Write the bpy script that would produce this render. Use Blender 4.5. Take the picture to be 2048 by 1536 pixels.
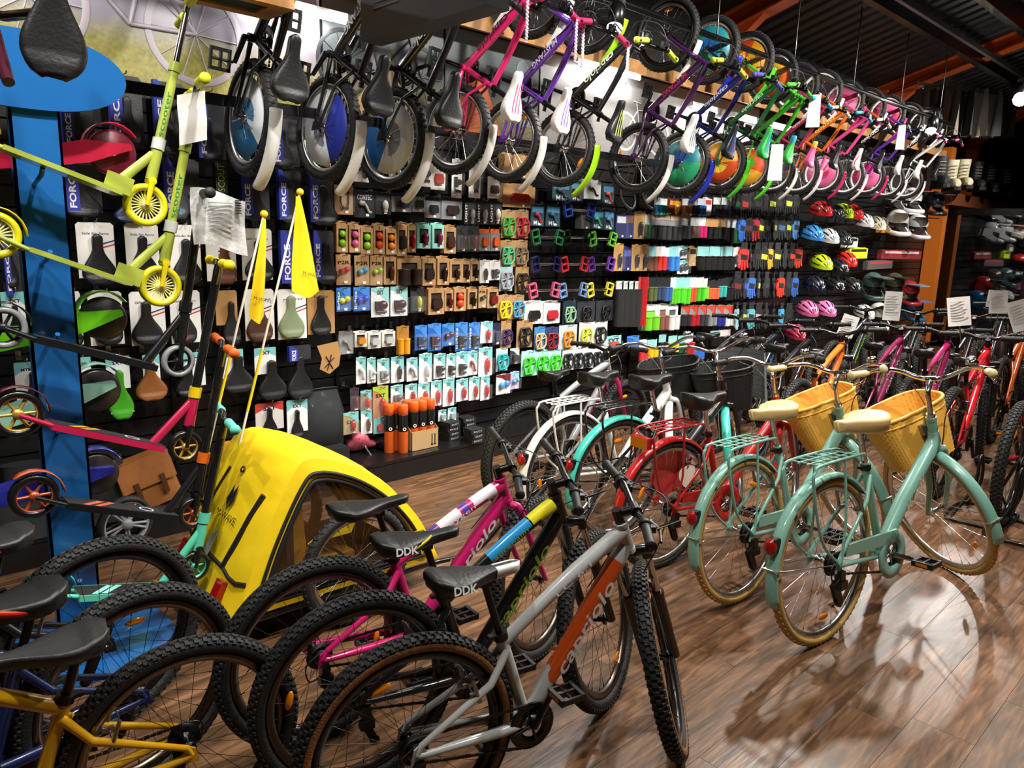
import bpy, math, random
import numpy as np
from mathutils import Matrix, Vector

for o in list(bpy.data.objects): bpy.data.objects.remove(o)
SC = bpy.context.scene
COL = SC.collection
random.seed(7)

# ---------------------------------------------------------------- camera
# world frame: X runs along the long slat wall, Y points to that wall, Z is up; the lens hangs at (0, 0, 1.6)
FPX = 1500.0
EYE = Vector((0, 0, 1.6))
ax_x = Vector((1598, -252, 1500)).normalized()
ax_d = Vector((-224, 7532, 1500)).normalized()
ax_d = (ax_d - ax_x * ax_d.dot(ax_x)).normalized()
ax_z = -ax_d
ax_y = ax_z.cross(ax_x)
ROT = Matrix((ax_x, ax_y, ax_z))            # lens frame (right, down, forward) -> world
cam = bpy.data.cameras.new('camera')
cam.sensor_width = 36.0
cam.sensor_fit = 'HORIZONTAL'
cam.lens = FPX / 2048 * 36
cam.clip_start = 0.05
camo = bpy.data.objects.new('camera', cam)
COL.objects.link(camo)
rt, dn, fw = ROT.col[0], ROT.col[1], ROT.col[2]
camo.matrix_world = Matrix(((rt[0], -dn[0], -fw[0], EYE[0]), (rt[1], -dn[1], -fw[1], EYE[1]), (rt[2], -dn[2], -fw[2], EYE[2]), (0, 0, 0, 1)))
SC.camera = camo

# ---------------------------------------------------------------- world, exposure
SC.view_settings.view_transform = 'Standard'
SC.view_settings.look = 'None'
SC.view_settings.gamma = 1
SC.view_settings.use_curve_mapping = False
SC.view_settings.exposure = 0.85
w = bpy.data.worlds.new('world')
SC.world = w
w.use_nodes = True
w.node_tree.nodes['Background'].inputs[0].default_value = (0.75, 0.85, 1.0, 1)
w.node_tree.nodes['Background'].inputs[1].default_value = 0.035

# ---------------------------------------------------------------- lights of the shop
def spot(name, loc, to, watt, angle=95, rad=0.05, blend=0.6, color=(1, .95, .88)):
    l = bpy.data.lights.new(name, 'SPOT')
    l.energy = watt; l.spot_size = math.radians(angle); l.spot_blend = blend
    l.shadow_soft_size = rad; l.color = color
    o = bpy.data.objects.new(name, l); COL.objects.link(o)
    o.location = loc
    o.rotation_euler = (Vector(to) - Vector(loc)).to_track_quat('-Z', 'Y').to_euler()
    return o
def area(name, loc, to, watt, sx, sy, color=(1, .96, .9)):
    l = bpy.data.lights.new(name, 'AREA')
    l.shape = 'RECTANGLE'; l.size = sx; l.size_y = sy; l.energy = watt; l.color = color
    o = bpy.data.objects.new(name, l); COL.objects.link(o)
    o.location = loc
    o.rotation_euler = (Vector(to) - Vector(loc)).to_track_quat('-Z', 'Y').to_euler()
    return o
# aisle row of ceiling spots washing the accessory wall (their housings are built with the ceiling)
AISLE = [(x, 1.55, 3.62) for x in (-0.6, 1.1, 2.8, 4.5, 6.2, 7.9, 9.6, 11.6)]
for i, p in enumerate(AISLE):
    spot('aisle_spot_light', p, (p[0] + .35, 4.2, 0.95), (95, 125, 160, 178, 186, 194, 202, 215)[i], 100, 0.06)
# ceiling downlights over the bicycles on the floor
DOWN = [(5.0, 2.05, 3.25), (1.7, 0.7, 3.7), (3.6, 0.1, 3.7), (0.2, 1.6, 3.7), (7.2, 0.7, 3.7)]
DOWNW = [260, 125, 150, 60, 190]
for p, wt in zip(DOWN, DOWNW):
    spot('ceiling_down_light', p, (p[0] - (.95 if p == DOWN[0] else .1), p[1] - (.45 if p == DOWN[0] else -.25), 0), wt, 120, 0.05)
# ---------------------------------------------------------------- helpers
def at(x, y, Y):
    """photograph position -> the point of the vertical plane at depth Y from the lens"""
    r = ROT @ Vector((x - 1024, y - 768, FPX)); t = (Y - EYE[1]) / r[1]
    return EYE + r * t
def on_floor(x, y, z=0.0):
    r = ROT @ Vector((x - 1024, y - 768, FPX)); t = (z - EYE[2]) / r[2]
    return EYE + r * t
def lin(h):
    h = h.lstrip('#')
    v = [int(h[i:i + 2], 16) / 255 for i in (0, 2, 4)]
    return tuple((c / 12.92 if c <= .04045 else ((c + .055) / 1.055) ** 2.4) for c in v)
MATS = {}
def mat(key, hexc, rough=.5, metal=0., coat=0., spec=.5, emit=0., alpha=1., trans=0., bump=None, noise=None):
    """bump = (scale, strength); noise = (scale, other colour)"""
    k = (key, hexc, rough, metal, coat, spec, emit, alpha, trans, bump, noise)
    if k in MATS: return MATS[k]
    m = bpy.data.materials.new(key); m.use_nodes = True
    nt = m.node_tree; b = nt.nodes['Principled BSDF']
    b.inputs['Base Color'].default_value = (*lin(hexc), 1)
    b.inputs['Roughness'].default_value = rough
    b.inputs['Metallic'].default_value = metal
    b.inputs['Coat Weight'].default_value = coat
    b.inputs['Coat Roughness'].default_value = .08
    b.inputs['Specular IOR Level'].default_value = spec
    b.inputs['Alpha'].default_value = alpha
    b.inputs['Transmission Weight'].default_value = trans
    if emit:
        b.inputs['Emission Color'].default_value = (*lin(hexc), 1); b.inputs['Emission Strength'].default_value = emit
    tc = None
    if bump or noise:
        tc = nt.nodes.new('ShaderNodeTexCoord')
    if bump:
        n = nt.nodes.new('ShaderNodeTexNoise'); n.inputs['Scale'].default_value = bump[0]; n.inputs['Detail'].default_value = 3
        bp = nt.nodes.new('ShaderNodeBump'); bp.inputs['Strength'].default_value = bump[1]; bp.inputs['Distance'].default_value = .01
        nt.links.new(tc.outputs['Object'], n.inputs['Vector']); nt.links.new(n.outputs['Fac'], bp.inputs['Height']); nt.links.new(bp.outputs['Normal'], b.inputs['Normal'])
    if noise:
        n = nt.nodes.new('ShaderNodeTexNoise'); n.inputs['Scale'].default_value = noise[0]; n.inputs['Detail'].default_value = 4
        r = nt.nodes.new('ShaderNodeValToRGB'); r.color_ramp.elements[0].position = .38; r.color_ramp.elements[1].position = .62
        r.color_ramp.elements[0].color = (*lin(hexc), 1); r.color_ramp.elements[1].color = (*lin(noise[1]), 1)
        nt.links.new(tc.outputs['Object'], n.inputs['Vector']); nt.links.new(n.outputs['Fac'], r.inputs['Fac']); nt.links.new(r.outputs['Color'], b.inputs['Base Color'])
    MATS[k] = m
    return m
def paint(h): return mat('paint', h, .28, 0, .6)
def plastic(h, r=.45): return mat('plastic', h, r)
def card(h): return mat('card', h, .62)
def cloth(h): return mat('cloth', h, .85, bump=(220, .25))
def rubber(h='151515'): return mat('rubber', h, .62, bump=(160, .35))
def metal(h, r=.25): return mat('metal', h, r, 1.)
CHROME = metal('d8d8d8', .14); STEEL = metal('9a9a9a', .3); BLACKM = mat('black_metal', '0c0c0d', .32, .3, .3)
BLACK = plastic('101011', .42); WHITE = plastic('e9e9e6', .4); LEATHER = mat('vinyl', '131314', .42, bump=(90, .12))
GLASS = mat('clear_plastic', 'ffffff', .05, alpha=.045, spec=.5)
AMBER = mat('amber_reflector', 'f28a07', .18, coat=.5, emit=.0)
RED_R = mat('red_reflector', '9a0f10', .18, coat=.5)

class MB:
    """collects shapes into ONE mesh"""
    def __init__(s): s.v = []; s.f = []; s.mi = []; s.sm = []
    def add(s, vs, fs, mi=0, smooth=True, M=None):
        o = len(s.v)
        if M is not None: vs = [M @ Vector(p) for p in vs]
        s.v += [tuple(p) for p in vs]
        s.f += [tuple(i + o for i in f) for f in fs]
        s.mi += [mi] * len(fs); s.sm += [smooth] * len(fs)
        return s
    def box(s, x0, x1, y0, y1, z0, z1, mi=0, M=None):
        return s.add([(x, y, z) for x in (x0, x1) for y in (y0, y1) for z in (z0, z1)],
              [(0, 1, 3, 2), (4, 6, 7, 5), (0, 4, 5, 1), (2, 3, 7, 6), (0, 2, 6, 4), (1, 5, 7, 3)], mi, False, M)
    def tube(s, pts, r, n=8, mi=0, closed=False, cap=True, flat=1.0, M=None):
        P = [Vector(p) for p in pts]; k = len(P)
        rs = r if isinstance(r, (list, tuple)) else [r] * k
        T = []
        for i in range(k):
            a = P[i - 1] if (i > 0 or closed) else P[i]
            b = P[(i + 1) % k] if (i < k - 1 or closed) else P[i]
            d = b - a; T.append(d.normalized() if d.length > 1e-9 else Vector((0, 0, 1)))
        u = T[0].orthogonal().normalized() if abs(T[0].y) > .9 else Vector((0, 1, 0)).cross(T[0]).normalized()
        vs = []
        for i in range(k):
            u = (u - T[i] * u.dot(T[i]))
            u = u.normalized() if u.length > 1e-6 else T[i].orthogonal().normalized()
            w_ = T[i].cross(u)
            for j in range(n):
                a = 2 * math.pi * j / n
                vs.append(P[i] + (u * math.cos(a) + w_ * (math.sin(a) * flat)) * rs[i])
        fs = []
        m = k if closed else k - 1
        for i in range(m):
            for j in range(n):
                a = i * n + j; b = i * n + (j + 1) % n; c = ((i + 1) % k) * n
                fs.append((a, b, c + (j + 1) % n, c + j))
        s.add(vs, fs, mi, True, M)
        if cap and not closed:
            s.add(vs[:n], [tuple(range(n))[::-1]], mi, False, M); s.add(vs[-n:], [tuple(range(n))], mi, False, M)
        return s
    def lathe(s, prof, c=(0, 0, 0), axis='y', n=24, mi=0, closed=False, smooth=True, M=None, a0=0, a1=2 * math.pi):
        k = len(prof); vs = []; full = abs(a1 - a0 - 2 * math.pi) < 1e-6; nn = n if full else n + 1
        for i in range(nn):
            a = a0 + (a1 - a0) * i / n; ca, sa = math.cos(a), math.sin(a)
            for r, h in prof:
                p = {'y': (r * ca, h, r * sa), 'z': (r * ca, r * sa, h), 'x': (h, r * ca, r * sa)}[axis]
                vs.append((p[0] + c[0], p[1] + c[1], p[2] + c[2]))
        fs = []
        for i in range(n):
            i2 = (i + 1) % nn
            for j in range(k if closed else k - 1):
                j2 = (j + 1) % k
                fs.append((i * k + j, i * k + j2, i2 * k + j2, i2 * k + j))
        return s.add(vs, fs, mi, smooth, M)
    def cyl(s, a, b, r, n=12, mi=0, M=None): return s.tube([a, b], r, n, mi, M=M)
    def ball(s, c, r, n=10, mi=0, M=None):
        rx, ry, rz = r if isinstance(r, (tuple, list)) else (r, r, r)
        m = max(4, n // 2); vs = []; fs = []
        for i in range(m + 1):
            t = math.pi * i / m
            for j in range(n):
                a = 2 * math.pi * j / n
                vs.append((c[0] + rx * math.sin(t) * math.cos(a), c[1] + ry * math.sin(t) * math.sin(a), c[2] + rz * math.cos(t)))
        for i in range(m):
            for j in range(n):
                fs.append((i * n + j, (i + 1) * n + j, (i + 1) * n + (j + 1) % n, i * n + (j + 1) % n))
        return s.add(vs, fs, mi, True, M)
    def prism(s, poly, h0, h1, mi=0, M=None, smooth=False, axis='y'):
        """poly in (x, z), extruded along y from h0 to h1 (or in (x, y) along z)"""
        n = len(poly)
        if axis == 'y': vs = [(x, h0, z) for x, z in poly] + [(x, h1, z) for x, z in poly]
        elif axis == 'z': vs = [(x, y, h0) for x, y in poly] + [(x, y, h1) for x, y in poly]
        else: vs = [(h0, x, y) for x, y in poly] + [(h1, x, y) for x, y in poly]
        s.add(vs, [tuple(range(n)), tuple(range(n, 2 * n))[::-1]], mi, False, M)
        return s.add(vs, [(i, (i + 1) % n, n + (i + 1) % n, n + i) for i in range(n)], mi, smooth, M)
    def grid(s, fn, nu, nv, mi=0, closed_u=False, M=None):
        vs = [fn(i / (nu if closed_u else nu - 1), j / (nv - 1)) for i in range(nu) for j in range(nv)]
        fs = []
        for i in range(nu if closed_u else nu - 1):
            for j in range(nv - 1):
                a = i * nv + j; b = ((i + 1) % nu) * nv + j
                fs.append((a, b, b + 1, a + 1))
        return s.add(vs, fs, mi, True, M)
    def mesh(s, name, mats):
        me = bpy.data.meshes.new(name); me.from_pydata(s.v, [], s.f)
        for m in (mats if isinstance(mats, (list, tuple)) else [mats]): me.materials.append(m)
        me.polygons.foreach_set('material_index', s.mi); me.polygons.foreach_set('use_smooth', s.sm)
        me.update(); return me
    def build(s, name, mats, parent=None, M=None): return inst(name, s.mesh(name, mats), parent, M)
def inst(name, me, parent=None, M=None):
    o = bpy.data.objects.new(name, me); COL.objects.link(o)
    if parent is not None: o.parent = parent
    if M is not None: o.matrix_local = M if isinstance(M, Matrix) else Matrix.Translation(M)
    return o
def tag(o, label, cat, group=None):
    o['label'] = label; o['category'] = cat
    if group: o['group'] = group
    return o
def thing(name, label, cat, M=None, group=None):
    o = bpy.data.objects.new(name, None); COL.objects.link(o); o.empty_display_size = .05
    if M is not None: o.matrix_world = M if isinstance(M, Matrix) else Matrix.Translation(M)
    return tag(o, label, cat, group)
def struct(o): o['kind'] = 'structure'; return o
def stuff(o): o['kind'] = 'stuff'; return o
def frame_m(o, x, z):
    """matrix with local x along x, local z towards z"""
    x = Vector(x).normalized(); z = Vector(z); y = z.cross(x).normalized(); z = x.cross(y).normalized()
    return Matrix(((x[0], y[0], z[0], o[0]), (x[1], y[1], z[1], o[1]), (x[2], y[2], z[2], o[2]), (0, 0, 0, 1)))
TXT = {}
def text_mesh(t, m, shear=0.0, bold=0.0):
    k = (t, m.name, shear, bold)
    if k in TXT: return TXT[k]
    cu = bpy.data.curves.new('lettering', 'FONT'); cu.body = t; cu.size = 1; cu.align_x = 'CENTER'; cu.align_y = 'CENTER'
    cu.resolution_u = 2; cu.shear = shear; cu.offset = bold; cu.fill_mode = 'FRONT'
    ob = bpy.data.objects.new('tmp', cu); COL.objects.link(ob)
    me = bpy.data.meshes.new_from_object(ob.evaluated_get(bpy.context.evaluated_depsgraph_get()))
    bpy.data.objects.remove(ob); me.materials.clear(); me.materials.append(m)
    xs = [v.co.x for v in me.vertices] or [0]; wd = max(xs) - min(xs)
    TXT[k] = (me, max(wd, 1e-3)); return TXT[k]
def lettering(t, m, parent, o, x, z, width=None, height=None, shear=0., bold=.0, name='lettering'):
    me, wd = text_mesh(t, m, shear, bold)
    sx = (width / wd) if width else None; sy = height / .7 if height else None
    if sx is None: sx = sy
    if sy is None: sy = sx
    return inst(name, me, parent, frame_m(Vector(o), x, z) @ Matrix.Diagonal((sx, sy, 1, 1)))
def arc(c, r, a0, a1, n, y=0.):
    """points of an arc in the x-z plane, degrees"""
    return [(c[0] + r * math.cos(math.radians(a0 + (a1 - a0) * i / (n - 1))), y, c[1] + r * math.sin(math.radians(a0 + (a1 - a0) * i / (n - 1)))) for i in range(n)]
def bez(p, n=10):
    """Catmull-Rom through p"""
    P = [Vector(q) for q in p]; P = [P[0] * 2 - P[1]] + P + [P[-1] * 2 - P[-2]]; out = []
    for i in range(1, len(P) - 2):
        for j in range(n):
            t = j / n; a, b, c, d = P[i - 1:i + 3]
            out.append(.5 * ((2 * b) + (c - a) * t + (2 * a - 5 * b + 4 * c - d) * t * t + (3 * b - a - 3 * c + d) * t ** 3))
    out.append(P[-2]); return out
# ---------------------------------------------------------------- the room
WY = 4.25                                   # face of the slat wall
def on_x(x, y, X):
    r = ROT @ Vector((x - 1024, y - 768, FPX)); t = X / r[0]
    return EYE + r * t
def wood_floor():
    m = bpy.data.materials.new('laminate_planks'); m.use_nodes = True
    nt = m.node_tree; N = nt.nodes; L = nt.links; b = N['Principled BSDF']
    geo = N.new('ShaderNodeNewGeometry'); oi = N.new('ShaderNodeObjectInfo')
    mp = N.new('ShaderNodeMapping'); mp.inputs['Scale'].default_value = (1.0, 9.0, 1.0)
    off = N.new('ShaderNodeVectorMath'); off.operation = 'ADD'
    mul = N.new('ShaderNodeMath'); mul.operation = 'MULTIPLY'; mul.inputs[1].default_value = 40
    L.new(oi.outputs['Random'], mul.inputs[0]); L.new(geo.outputs['Position'], off.inputs[0]); L.new(mul.outputs[0], off.inputs[1])
    L.new(off.outputs[0], mp.inputs['Vector'])
    n1 = N.new('ShaderNodeTexNoise'); n1.inputs['Scale'].default_value = 2.2; n1.inputs['Detail'].default_value = 8; n1.inputs['Roughness'].default_value = .65; n1.inputs['Distortion'].default_value = 1.2
    n2 = N.new('ShaderNodeTexNoise'); n2.inputs['Scale'].default_value = 9; n2.inputs['Detail'].default_value = 5
    L.new(mp.outputs[0], n1.inputs['Vector']); L.new(mp.outputs[0], n2.inputs['Vector'])
    r1 = N.new('ShaderNodeValToRGB'); e = r1.color_ramp.elements
    e[0].position = .27; e[0].color = (*lin('352418'), 1); e[1].position = .75; e[1].color = (*lin('9b7452'), 1)
    k = e.new(.45); k.color = (*lin('634730'), 1); k = e.new(.58); k.color = (*lin('815d42'), 1)
    L.new(n1.outputs['Fac'], r1.inputs['Fac'])
    mx = N.new('ShaderNodeMix'); mx.data_type = 'RGBA'; mx.blend_type = 'MULTIPLY'; mx.inputs[0].default_value = .55
    r2 = N.new('ShaderNodeValToRGB'); r2.color_ramp.elements[0].position = .35; r2.color_ramp.elements[0].color = (.45, .42, .4, 1); r2.color_ramp.elements[1].position = .6
    L.new(n2.outputs['Fac'], r2.inputs['Fac']); L.new(r1.outputs[0], mx.inputs[6]); L.new(r2.outputs[0], mx.inputs[7])
    hs = N.new('ShaderNodeHueSaturation'); vr = N.new('ShaderNodeMapRange'); vr.inputs[3].default_value = .78; vr.inputs[4].default_value = 1.12
    L.new(oi.outputs['Random'], vr.inputs[0]); L.new(vr.outputs[0], hs.inputs['Value']); L.new(mx.outputs[2], hs.inputs['Color'])
    L.new(hs.outputs[0], b.inputs['Base Color'])
    b.inputs['Roughness'].default_value = .3; b.inputs['Specular IOR Level'].default_value = .45
    bp = N.new('ShaderNodeBump'); bp.inputs['Strength'].default_value = .12; bp.inputs['Distance'].default_value = .004
    L.new(n2.outputs['Fac'], bp.inputs['Height']); L.new(bp.outputs[0], b.inputs['Normal'])
    return m
WOODF = wood_floor()
m = MB(); m.box(-4, 20, -4, WY, -.06, -.004)
floor = struct(m.build('floor', mat('plank_joint', '1c130e', .6)))
pw, pl_ = .1918, 1.285
me = MB().box(.0007, pl_ - .0007, .0007, pw - .0007, -.02, 0).mesh('plank', WOODF)
far_pl = MB(); near = 0
for r in range(-24, 18):
    y = .694 + r * pw
    o = ((r * 5) % 7) / 7 * pl_
    if y + pw > WY: continue
    for c in range(-4, 16):
        x = -.05 + o + c * pl_ - .25
        if r == 0: x = 2.543 - pl_ + c * pl_
        if x > 19.5 or x < -4: continue
        if -.3 < x + 1.2 and x < 10.3 and -.85 < y and near < 298 and (x > .0 or y > .2) and x * .93 - y > -3.5:
            inst('plank', me, floor, (x, y, 0)); near += 1
        else:
            far_pl.box(x, x + pl_ - .0014, y, y + pw - .0014, -.02, 0)
stuff(far_pl.build('plank_field', WOODF, floor))

SLAT = mat('black_slat', '131314', .34, bump=(60, .05)); DARK = mat('dark_wall', '141415', .6)
m = MB(); m.box(-4, 20, WY + .02, WY + .12, 0, 3.7)
wall = struct(m.build('wall_back', mat('slot_back_board', '070707', .7)))  # plain black board that shows in the gaps between the slats
SEAM = [2.5 + 1.03 * k for k in range(-4, 7)]
slat_me = MB().box(0, 1.012, -.018, 0, .004, .094).mesh('slat', SLAT)
up_me = MB().box(-.012, .012, -.024, 0, .14, 2.29).mesh('upright', BLACKM)
for x in SEAM:
    inst('upright', up_me, wall, (x - .003, WY + .002, 0))
    if x < SEAM[-1] + .1:
        for k in range(21):
            if x > -1.8: inst('slat', slat_me, wall, (x + .009, WY + .018, .16 + k * .1))
m = MB()
for k in range(21): m.box(SEAM[-1] + 1.03, 13.0, WY, WY + .018, .164 + k * .1, .254 + k * .1)
stuff(m.build('slat_field', SLAT, wall))
# plinth of the shop fitting in boards
for i, x in enumerate([.44 + 1.03 * k for k in range(-2, 12)]):
    m = MB(); m.box(x + .003, x + 1.027, 3.89, 3.905, 0, .118); m.box(x + .003, x + 1.027, 3.885, WY + .02, .122, .143)
    o = m.build('plinth_board', mat('black_plinth', '161617', .3, bump=(30, .04)), wall)
o = struct(MB().box(-4.1, -4, -4, 4.4, 0, 6).build('wall_left', mat('side_wall', '55534f', .8)))
o = struct(MB().box(-4, 20, -4.1, -4, 0, 6.6).build('wall_front', mat('front_wall', '6b6862', .8)))
o = struct(MB().box(20, 20.1, -4, 4.4, 0, 6.5).build('wall_right', DARK))

# posters over the slat wall
def poster_mat(kind):
    m = bpy.data.materials.new('printed_poster'); m.use_nodes = True
    nt = m.node_tree; N = nt.nodes; L = nt.links; b = N['Principled BSDF']
    tc = N.new('ShaderNodeTexCoord'); sep = N.new('ShaderNodeSeparateXYZ'); L.new(tc.outputs['Object'], sep.inputs[0])
    n = N.new('ShaderNodeTexNoise'); n.inputs['Scale'].default_value = 3; n.inputs['Detail'].default_value = 8
    L.new(tc.outputs['Object'], n.inputs['Vector'])
    ad = N.new('ShaderNodeMath'); ad.operation = 'MULTIPLY_ADD'; ad.inputs[1].default_value = .22; L.new(n.outputs['Fac'], ad.inputs[0]); L.new(sep.outputs['Z'], ad.inputs[2])
    r = N.new('ShaderNodeValToRGB'); e = r.color_ramp.elements
    if kind == 'grass':
        cols = [(.0, '6f6a34'), (.15, '9c9550'), (.28, '8a8444'), (.35, '8f8a72'), (.42, '8a8594'), (1, 'a8a4b4')]
    elif kind == 'rock':
        cols = [(.0, '4c4a44'), (.25, '6d6448'), (.4, '3a3e40'), (.6, '5a6264'), (1, '7a8286')]
    else:
        cols = [(.0, '8a8886'), (.4, '949290'), (1, '7a797b')]
    e[0].position, e[0].color = cols[0][0], (*lin(cols[0][1]), 1); e[1].position, e[1].color = cols[-1][0], (*lin(cols[-1][1]), 1)
    for p, h in cols[1:-1]:
        k = e.new(p); k.color = (*lin(h), 1)
    L.new(ad.outputs[0], r.inputs[0])
    n2 = N.new('ShaderNodeTexNoise'); n2.inputs['Scale'].default_value = 45; n2.inputs['Detail'].default_value = 4; L.new(tc.outputs['Object'], n2.inputs['Vector'])
    lt = N.new('ShaderNodeMath'); lt.operation = 'LESS_THAN'; lt.inputs[1].default_value = .36; L.new(ad.outputs[0], lt.inputs[0])
    mf = N.new('ShaderNodeMath'); mf.operation = 'MULTIPLY'; mf.inputs[1].default_value = .55 if kind == 'grass' else .1; L.new(lt.outputs[0], mf.inputs[0])
    mx = N.new('ShaderNodeMix'); mx.data_type = 'RGBA'; mx.blend_type = 'OVERLAY'; L.new(mf.outputs[0], mx.inputs[0]); L.new(r.outputs[0], mx.inputs[6]); L.new(n2.outputs['Fac'], mx.inputs[7])
    L.new(mx.outputs[2], b.inputs['Base Color']); b.inputs['Roughness'].default_value = .3
    return m
def line_bike(parent, M, s, mt, th=.006, fill=True):
    m = MB()
    for cx in (-.34, .34):
        m.lathe([(.23 * s, 0), (.215 * s, -.0015), (.2 * s, 0)], (cx * s, 0, 0), 'y', 40)
        if fill:
            for k in range(10):
                a = k * .628; m.tube([(cx * s, 0, 0), (cx * s + .2 * s * math.cos(a), 0, .2 * s * math.sin(a))], th * .25, 4)
    for a, b_ in [((-.34, 0), (-.05, -.02)), ((-.34, 0), (-.12, .27)), ((-.05, -.02), (-.12, .27)), ((-.12, .27), (.2, .3)), ((-.05, -.02), (.22, .24)), ((.34, 0), (.18, .36)), ((.18, .36), (.26, .42)), ((-.12, .27), (-.15, .36)), ((-.22, .37), (-.06, .36)), ((.1, .43), (.26, .42))]:
        m.tube([(a[0] * s, 0, a[1] * s), (b_[0] * s, 0, b_[1] * s)], th, 4)
    return m.build('printed_bicycle', mt, parent, M)
PZ0, PZ1 = 2.30, 2.97
def poster(name, x0, x1, kind, label):
    cx = (x0 + x1) / 2
    o = MB().box(x0 - cx, x1 - cx, -.006, 0, 0, PZ1 - PZ0).build(name, poster_mat(kind), None, (cx, WY + .012, PZ0))
    tag(o, label, 'poster')
    MB().box(x0 - cx, x1 - cx, -.016, 0, -.022, 0).build('frame_strip', BLACKM, o)
    return o
p1 = poster('mural_poster', .2, 2.43, 'grass', 'long backlit mural of a mountain bike on pale grass above the saddles')  # printed sheet with no emission of its own, tube lights hang above it
line_bike(p1, Matrix.Translation((.0, -.009, .30)) @ Matrix.Rotation(math.radians(2), 4, 'Y') @ Matrix.Diagonal((-1, 1, 1, 1)), 1.12, mat('print_grey', 'a79fa8', .4), .013)
p2 = poster('mural_poster', 2.45, 3.36, 'rock', 'grey rocky mural with a tent behind the hanging black bikes')
MB().prism([(-.28, .02), (.2, .02), (.02, .42)], -.004, 0).build('printed_tent', mat('print_tan', 'a88a5c', .5), p2, (0, -.006, .0))
line_bike(p2, Matrix.Translation((-.02, -.009, .3)), .85, mat('print_dark', '2a2c30', .4), .008)
p3 = poster('mural_poster', 3.38, 4.28, 'rock', 'grey rider mural behind the hanging pink and purple bikes')
MB().prism([(-.3, 0), (.28, 0), (.1, .38), (-.18, .3)], -.004, 0).build('printed_hill', mat('print_orange', 'a8521f', .5), p3, (-.2, -.006, .0))
MB().ball((0, 0, .09), (.07, .004, .08), 12).prism([(-.12, -.3), (.12, -.3), (.09, .02), (-.09, .02)], -.003, .003).build('printed_rider', mat('print_slate', '6a747a', .5), p3, (.28, -.006, .4))
p4 = poster('mural_poster', 4.3, 7.6, 'pale', 'pale grey mural with a white line drawing of a bike at the far end')
line_bike(p4, Matrix.Translation((-.35, -.009, .2)), .7, mat('print_white', 'f2f0ee', .4), .005, False)
# wooden cornice with tube lights above the posters
WOOD = mat('pine', 'a8763f', .5, noise=(9, 'c0905a'), bump=(40, .1))
for i, (x0, x1) in enumerate(((-1.5, 2.44), (2.46, 4.9), (4.92, 8.2), (8.22, 12.9))):
    struct(MB().box(x0, x1, 4.06, WY + .02, 2.985, 3.03).box(x0, x1, 4.06, 4.085, 2.93, 2.985).build('trim_%d' % (i + 1), WOOD))
TUBE = mat('tube_glow', 'ffffff', .4, emit=14.)
def tube_light(x0, x1, z, Y, label):
    t = thing('tube_light', label, 'light', (x0, Y, z), 'tube lights over the posters')
    MB().box(0, x1 - x0, .0, .05, .012, .05).build('housing', WHITE, t)
    MB().tube([(.02, .0, 0), (x1 - x0 - .02, .0, 0)], .014, 10).build('tube', TUBE, t)
    area('tube_light_glow', ((x0 + x1) / 2, Y - .03, z - .02), ((x0 + x1) / 2, Y + .25, z - .7), 2.2, x1 - x0, .05)
    return t
tube_light(2.0, 2.56, 2.80, 4.15, 'lit white tube light above the black saddle of the first hanging bike')
for x, n_ in ((6.2, 'nearest'), (6.95, 'middle'), (7.7, 'farthest')):
    tube_light(x, x + .42, 2.80, 4.15, n_ + ' of the three small tube lights glowing behind the kids bikes')
tube_light(.3, 1.1, 2.90, 4.15, 'tube light hidden over the left end of the grass mural')
tube_light(4.6, 5.4, 2.92, 4.15, 'tube light over the pale line drawing mural')

# roof: corrugated sheet rising towards the street side, orange rafters and purlins
SL = .30
def roof_z(y): return 3.62 + SL * (WY - y)
rm = MB()
k = 0; x = -4.0; vs = []; fs = []
while x < 20:
    for dx, dz in ((0, 0), (.11, 0), (.13, .035), (.18, .035)):
        vs += [(x + dx, WY + .1, roof_z(WY + .1) + dz), (x + dx, -4, roof_z(-4) + dz)]
    x += .2
for i in range(len(vs) // 2 - 1): fs.append((2 * i, 2 * i + 1, 2 * i + 3, 2 * i + 2))
rm.add(vs, fs, 0, False)
roof = struct(rm.build('ceiling', mat('dark_roof_sheet', '2b2c2f', .42, .4)))
ORANGE = mat('orange_steel', 'b8511d', .45, bump=(12, .05))
for i, X in enumerate((3.0, 6.6, 10.6, 14.6)):
    m = MB()
    for (y0, y1, z0, z1) in ((-.09, .09, -.16, -.145), (-.09, .09, .0, .014), (-.006, .006, -.145, 0)):
        vs = []
        for Yy in (WY, -4):
            zb = roof_z(Yy) - .02
            vs += [(X + y0, Yy, zb + z0), (X + y1, Yy, zb + z0), (X + y1, Yy, zb + z1), (X + y0, Yy, zb + z1)]
        m.add(vs, [(0, 1, 2, 3), (4, 7, 6, 5), (0, 4, 5, 1), (1, 5, 6, 2), (2, 6, 7, 3), (3, 7, 4, 0)], 0, False)
    m.box(X - .09, X + .09, WY - .14, WY + .02, 0 if X > 13 else 3.1, roof_z(WY) - .05)
    m.add([(X - .05, WY - .1, 3.25), (X + .05, WY - .1, 3.25), (X + .05, WY - .7, roof_z(WY - .7) - .1), (X - .05, WY - .7, roof_z(WY - .7) - .1), (X - .05, WY - .1, roof_z(WY) - .1), (X + .05, WY - .1, roof_z(WY) - .1)],
          [(0, 1, 2, 3), (0, 3, 4), (1, 5, 2), (3, 2, 5, 4)], 0, False)
    struct(m.build('trim_%d' % (20 + i), ORANGE))
for i, yy in enumerate((1.75, .2, -1.5)):
    z = roof_z(yy) - .09
    struct(MB().box(-3.9, 19.9, yy - .05, yy + .05, z - .1, z + .04).build('trim_%d' % (30 + i), ORANGE))
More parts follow.
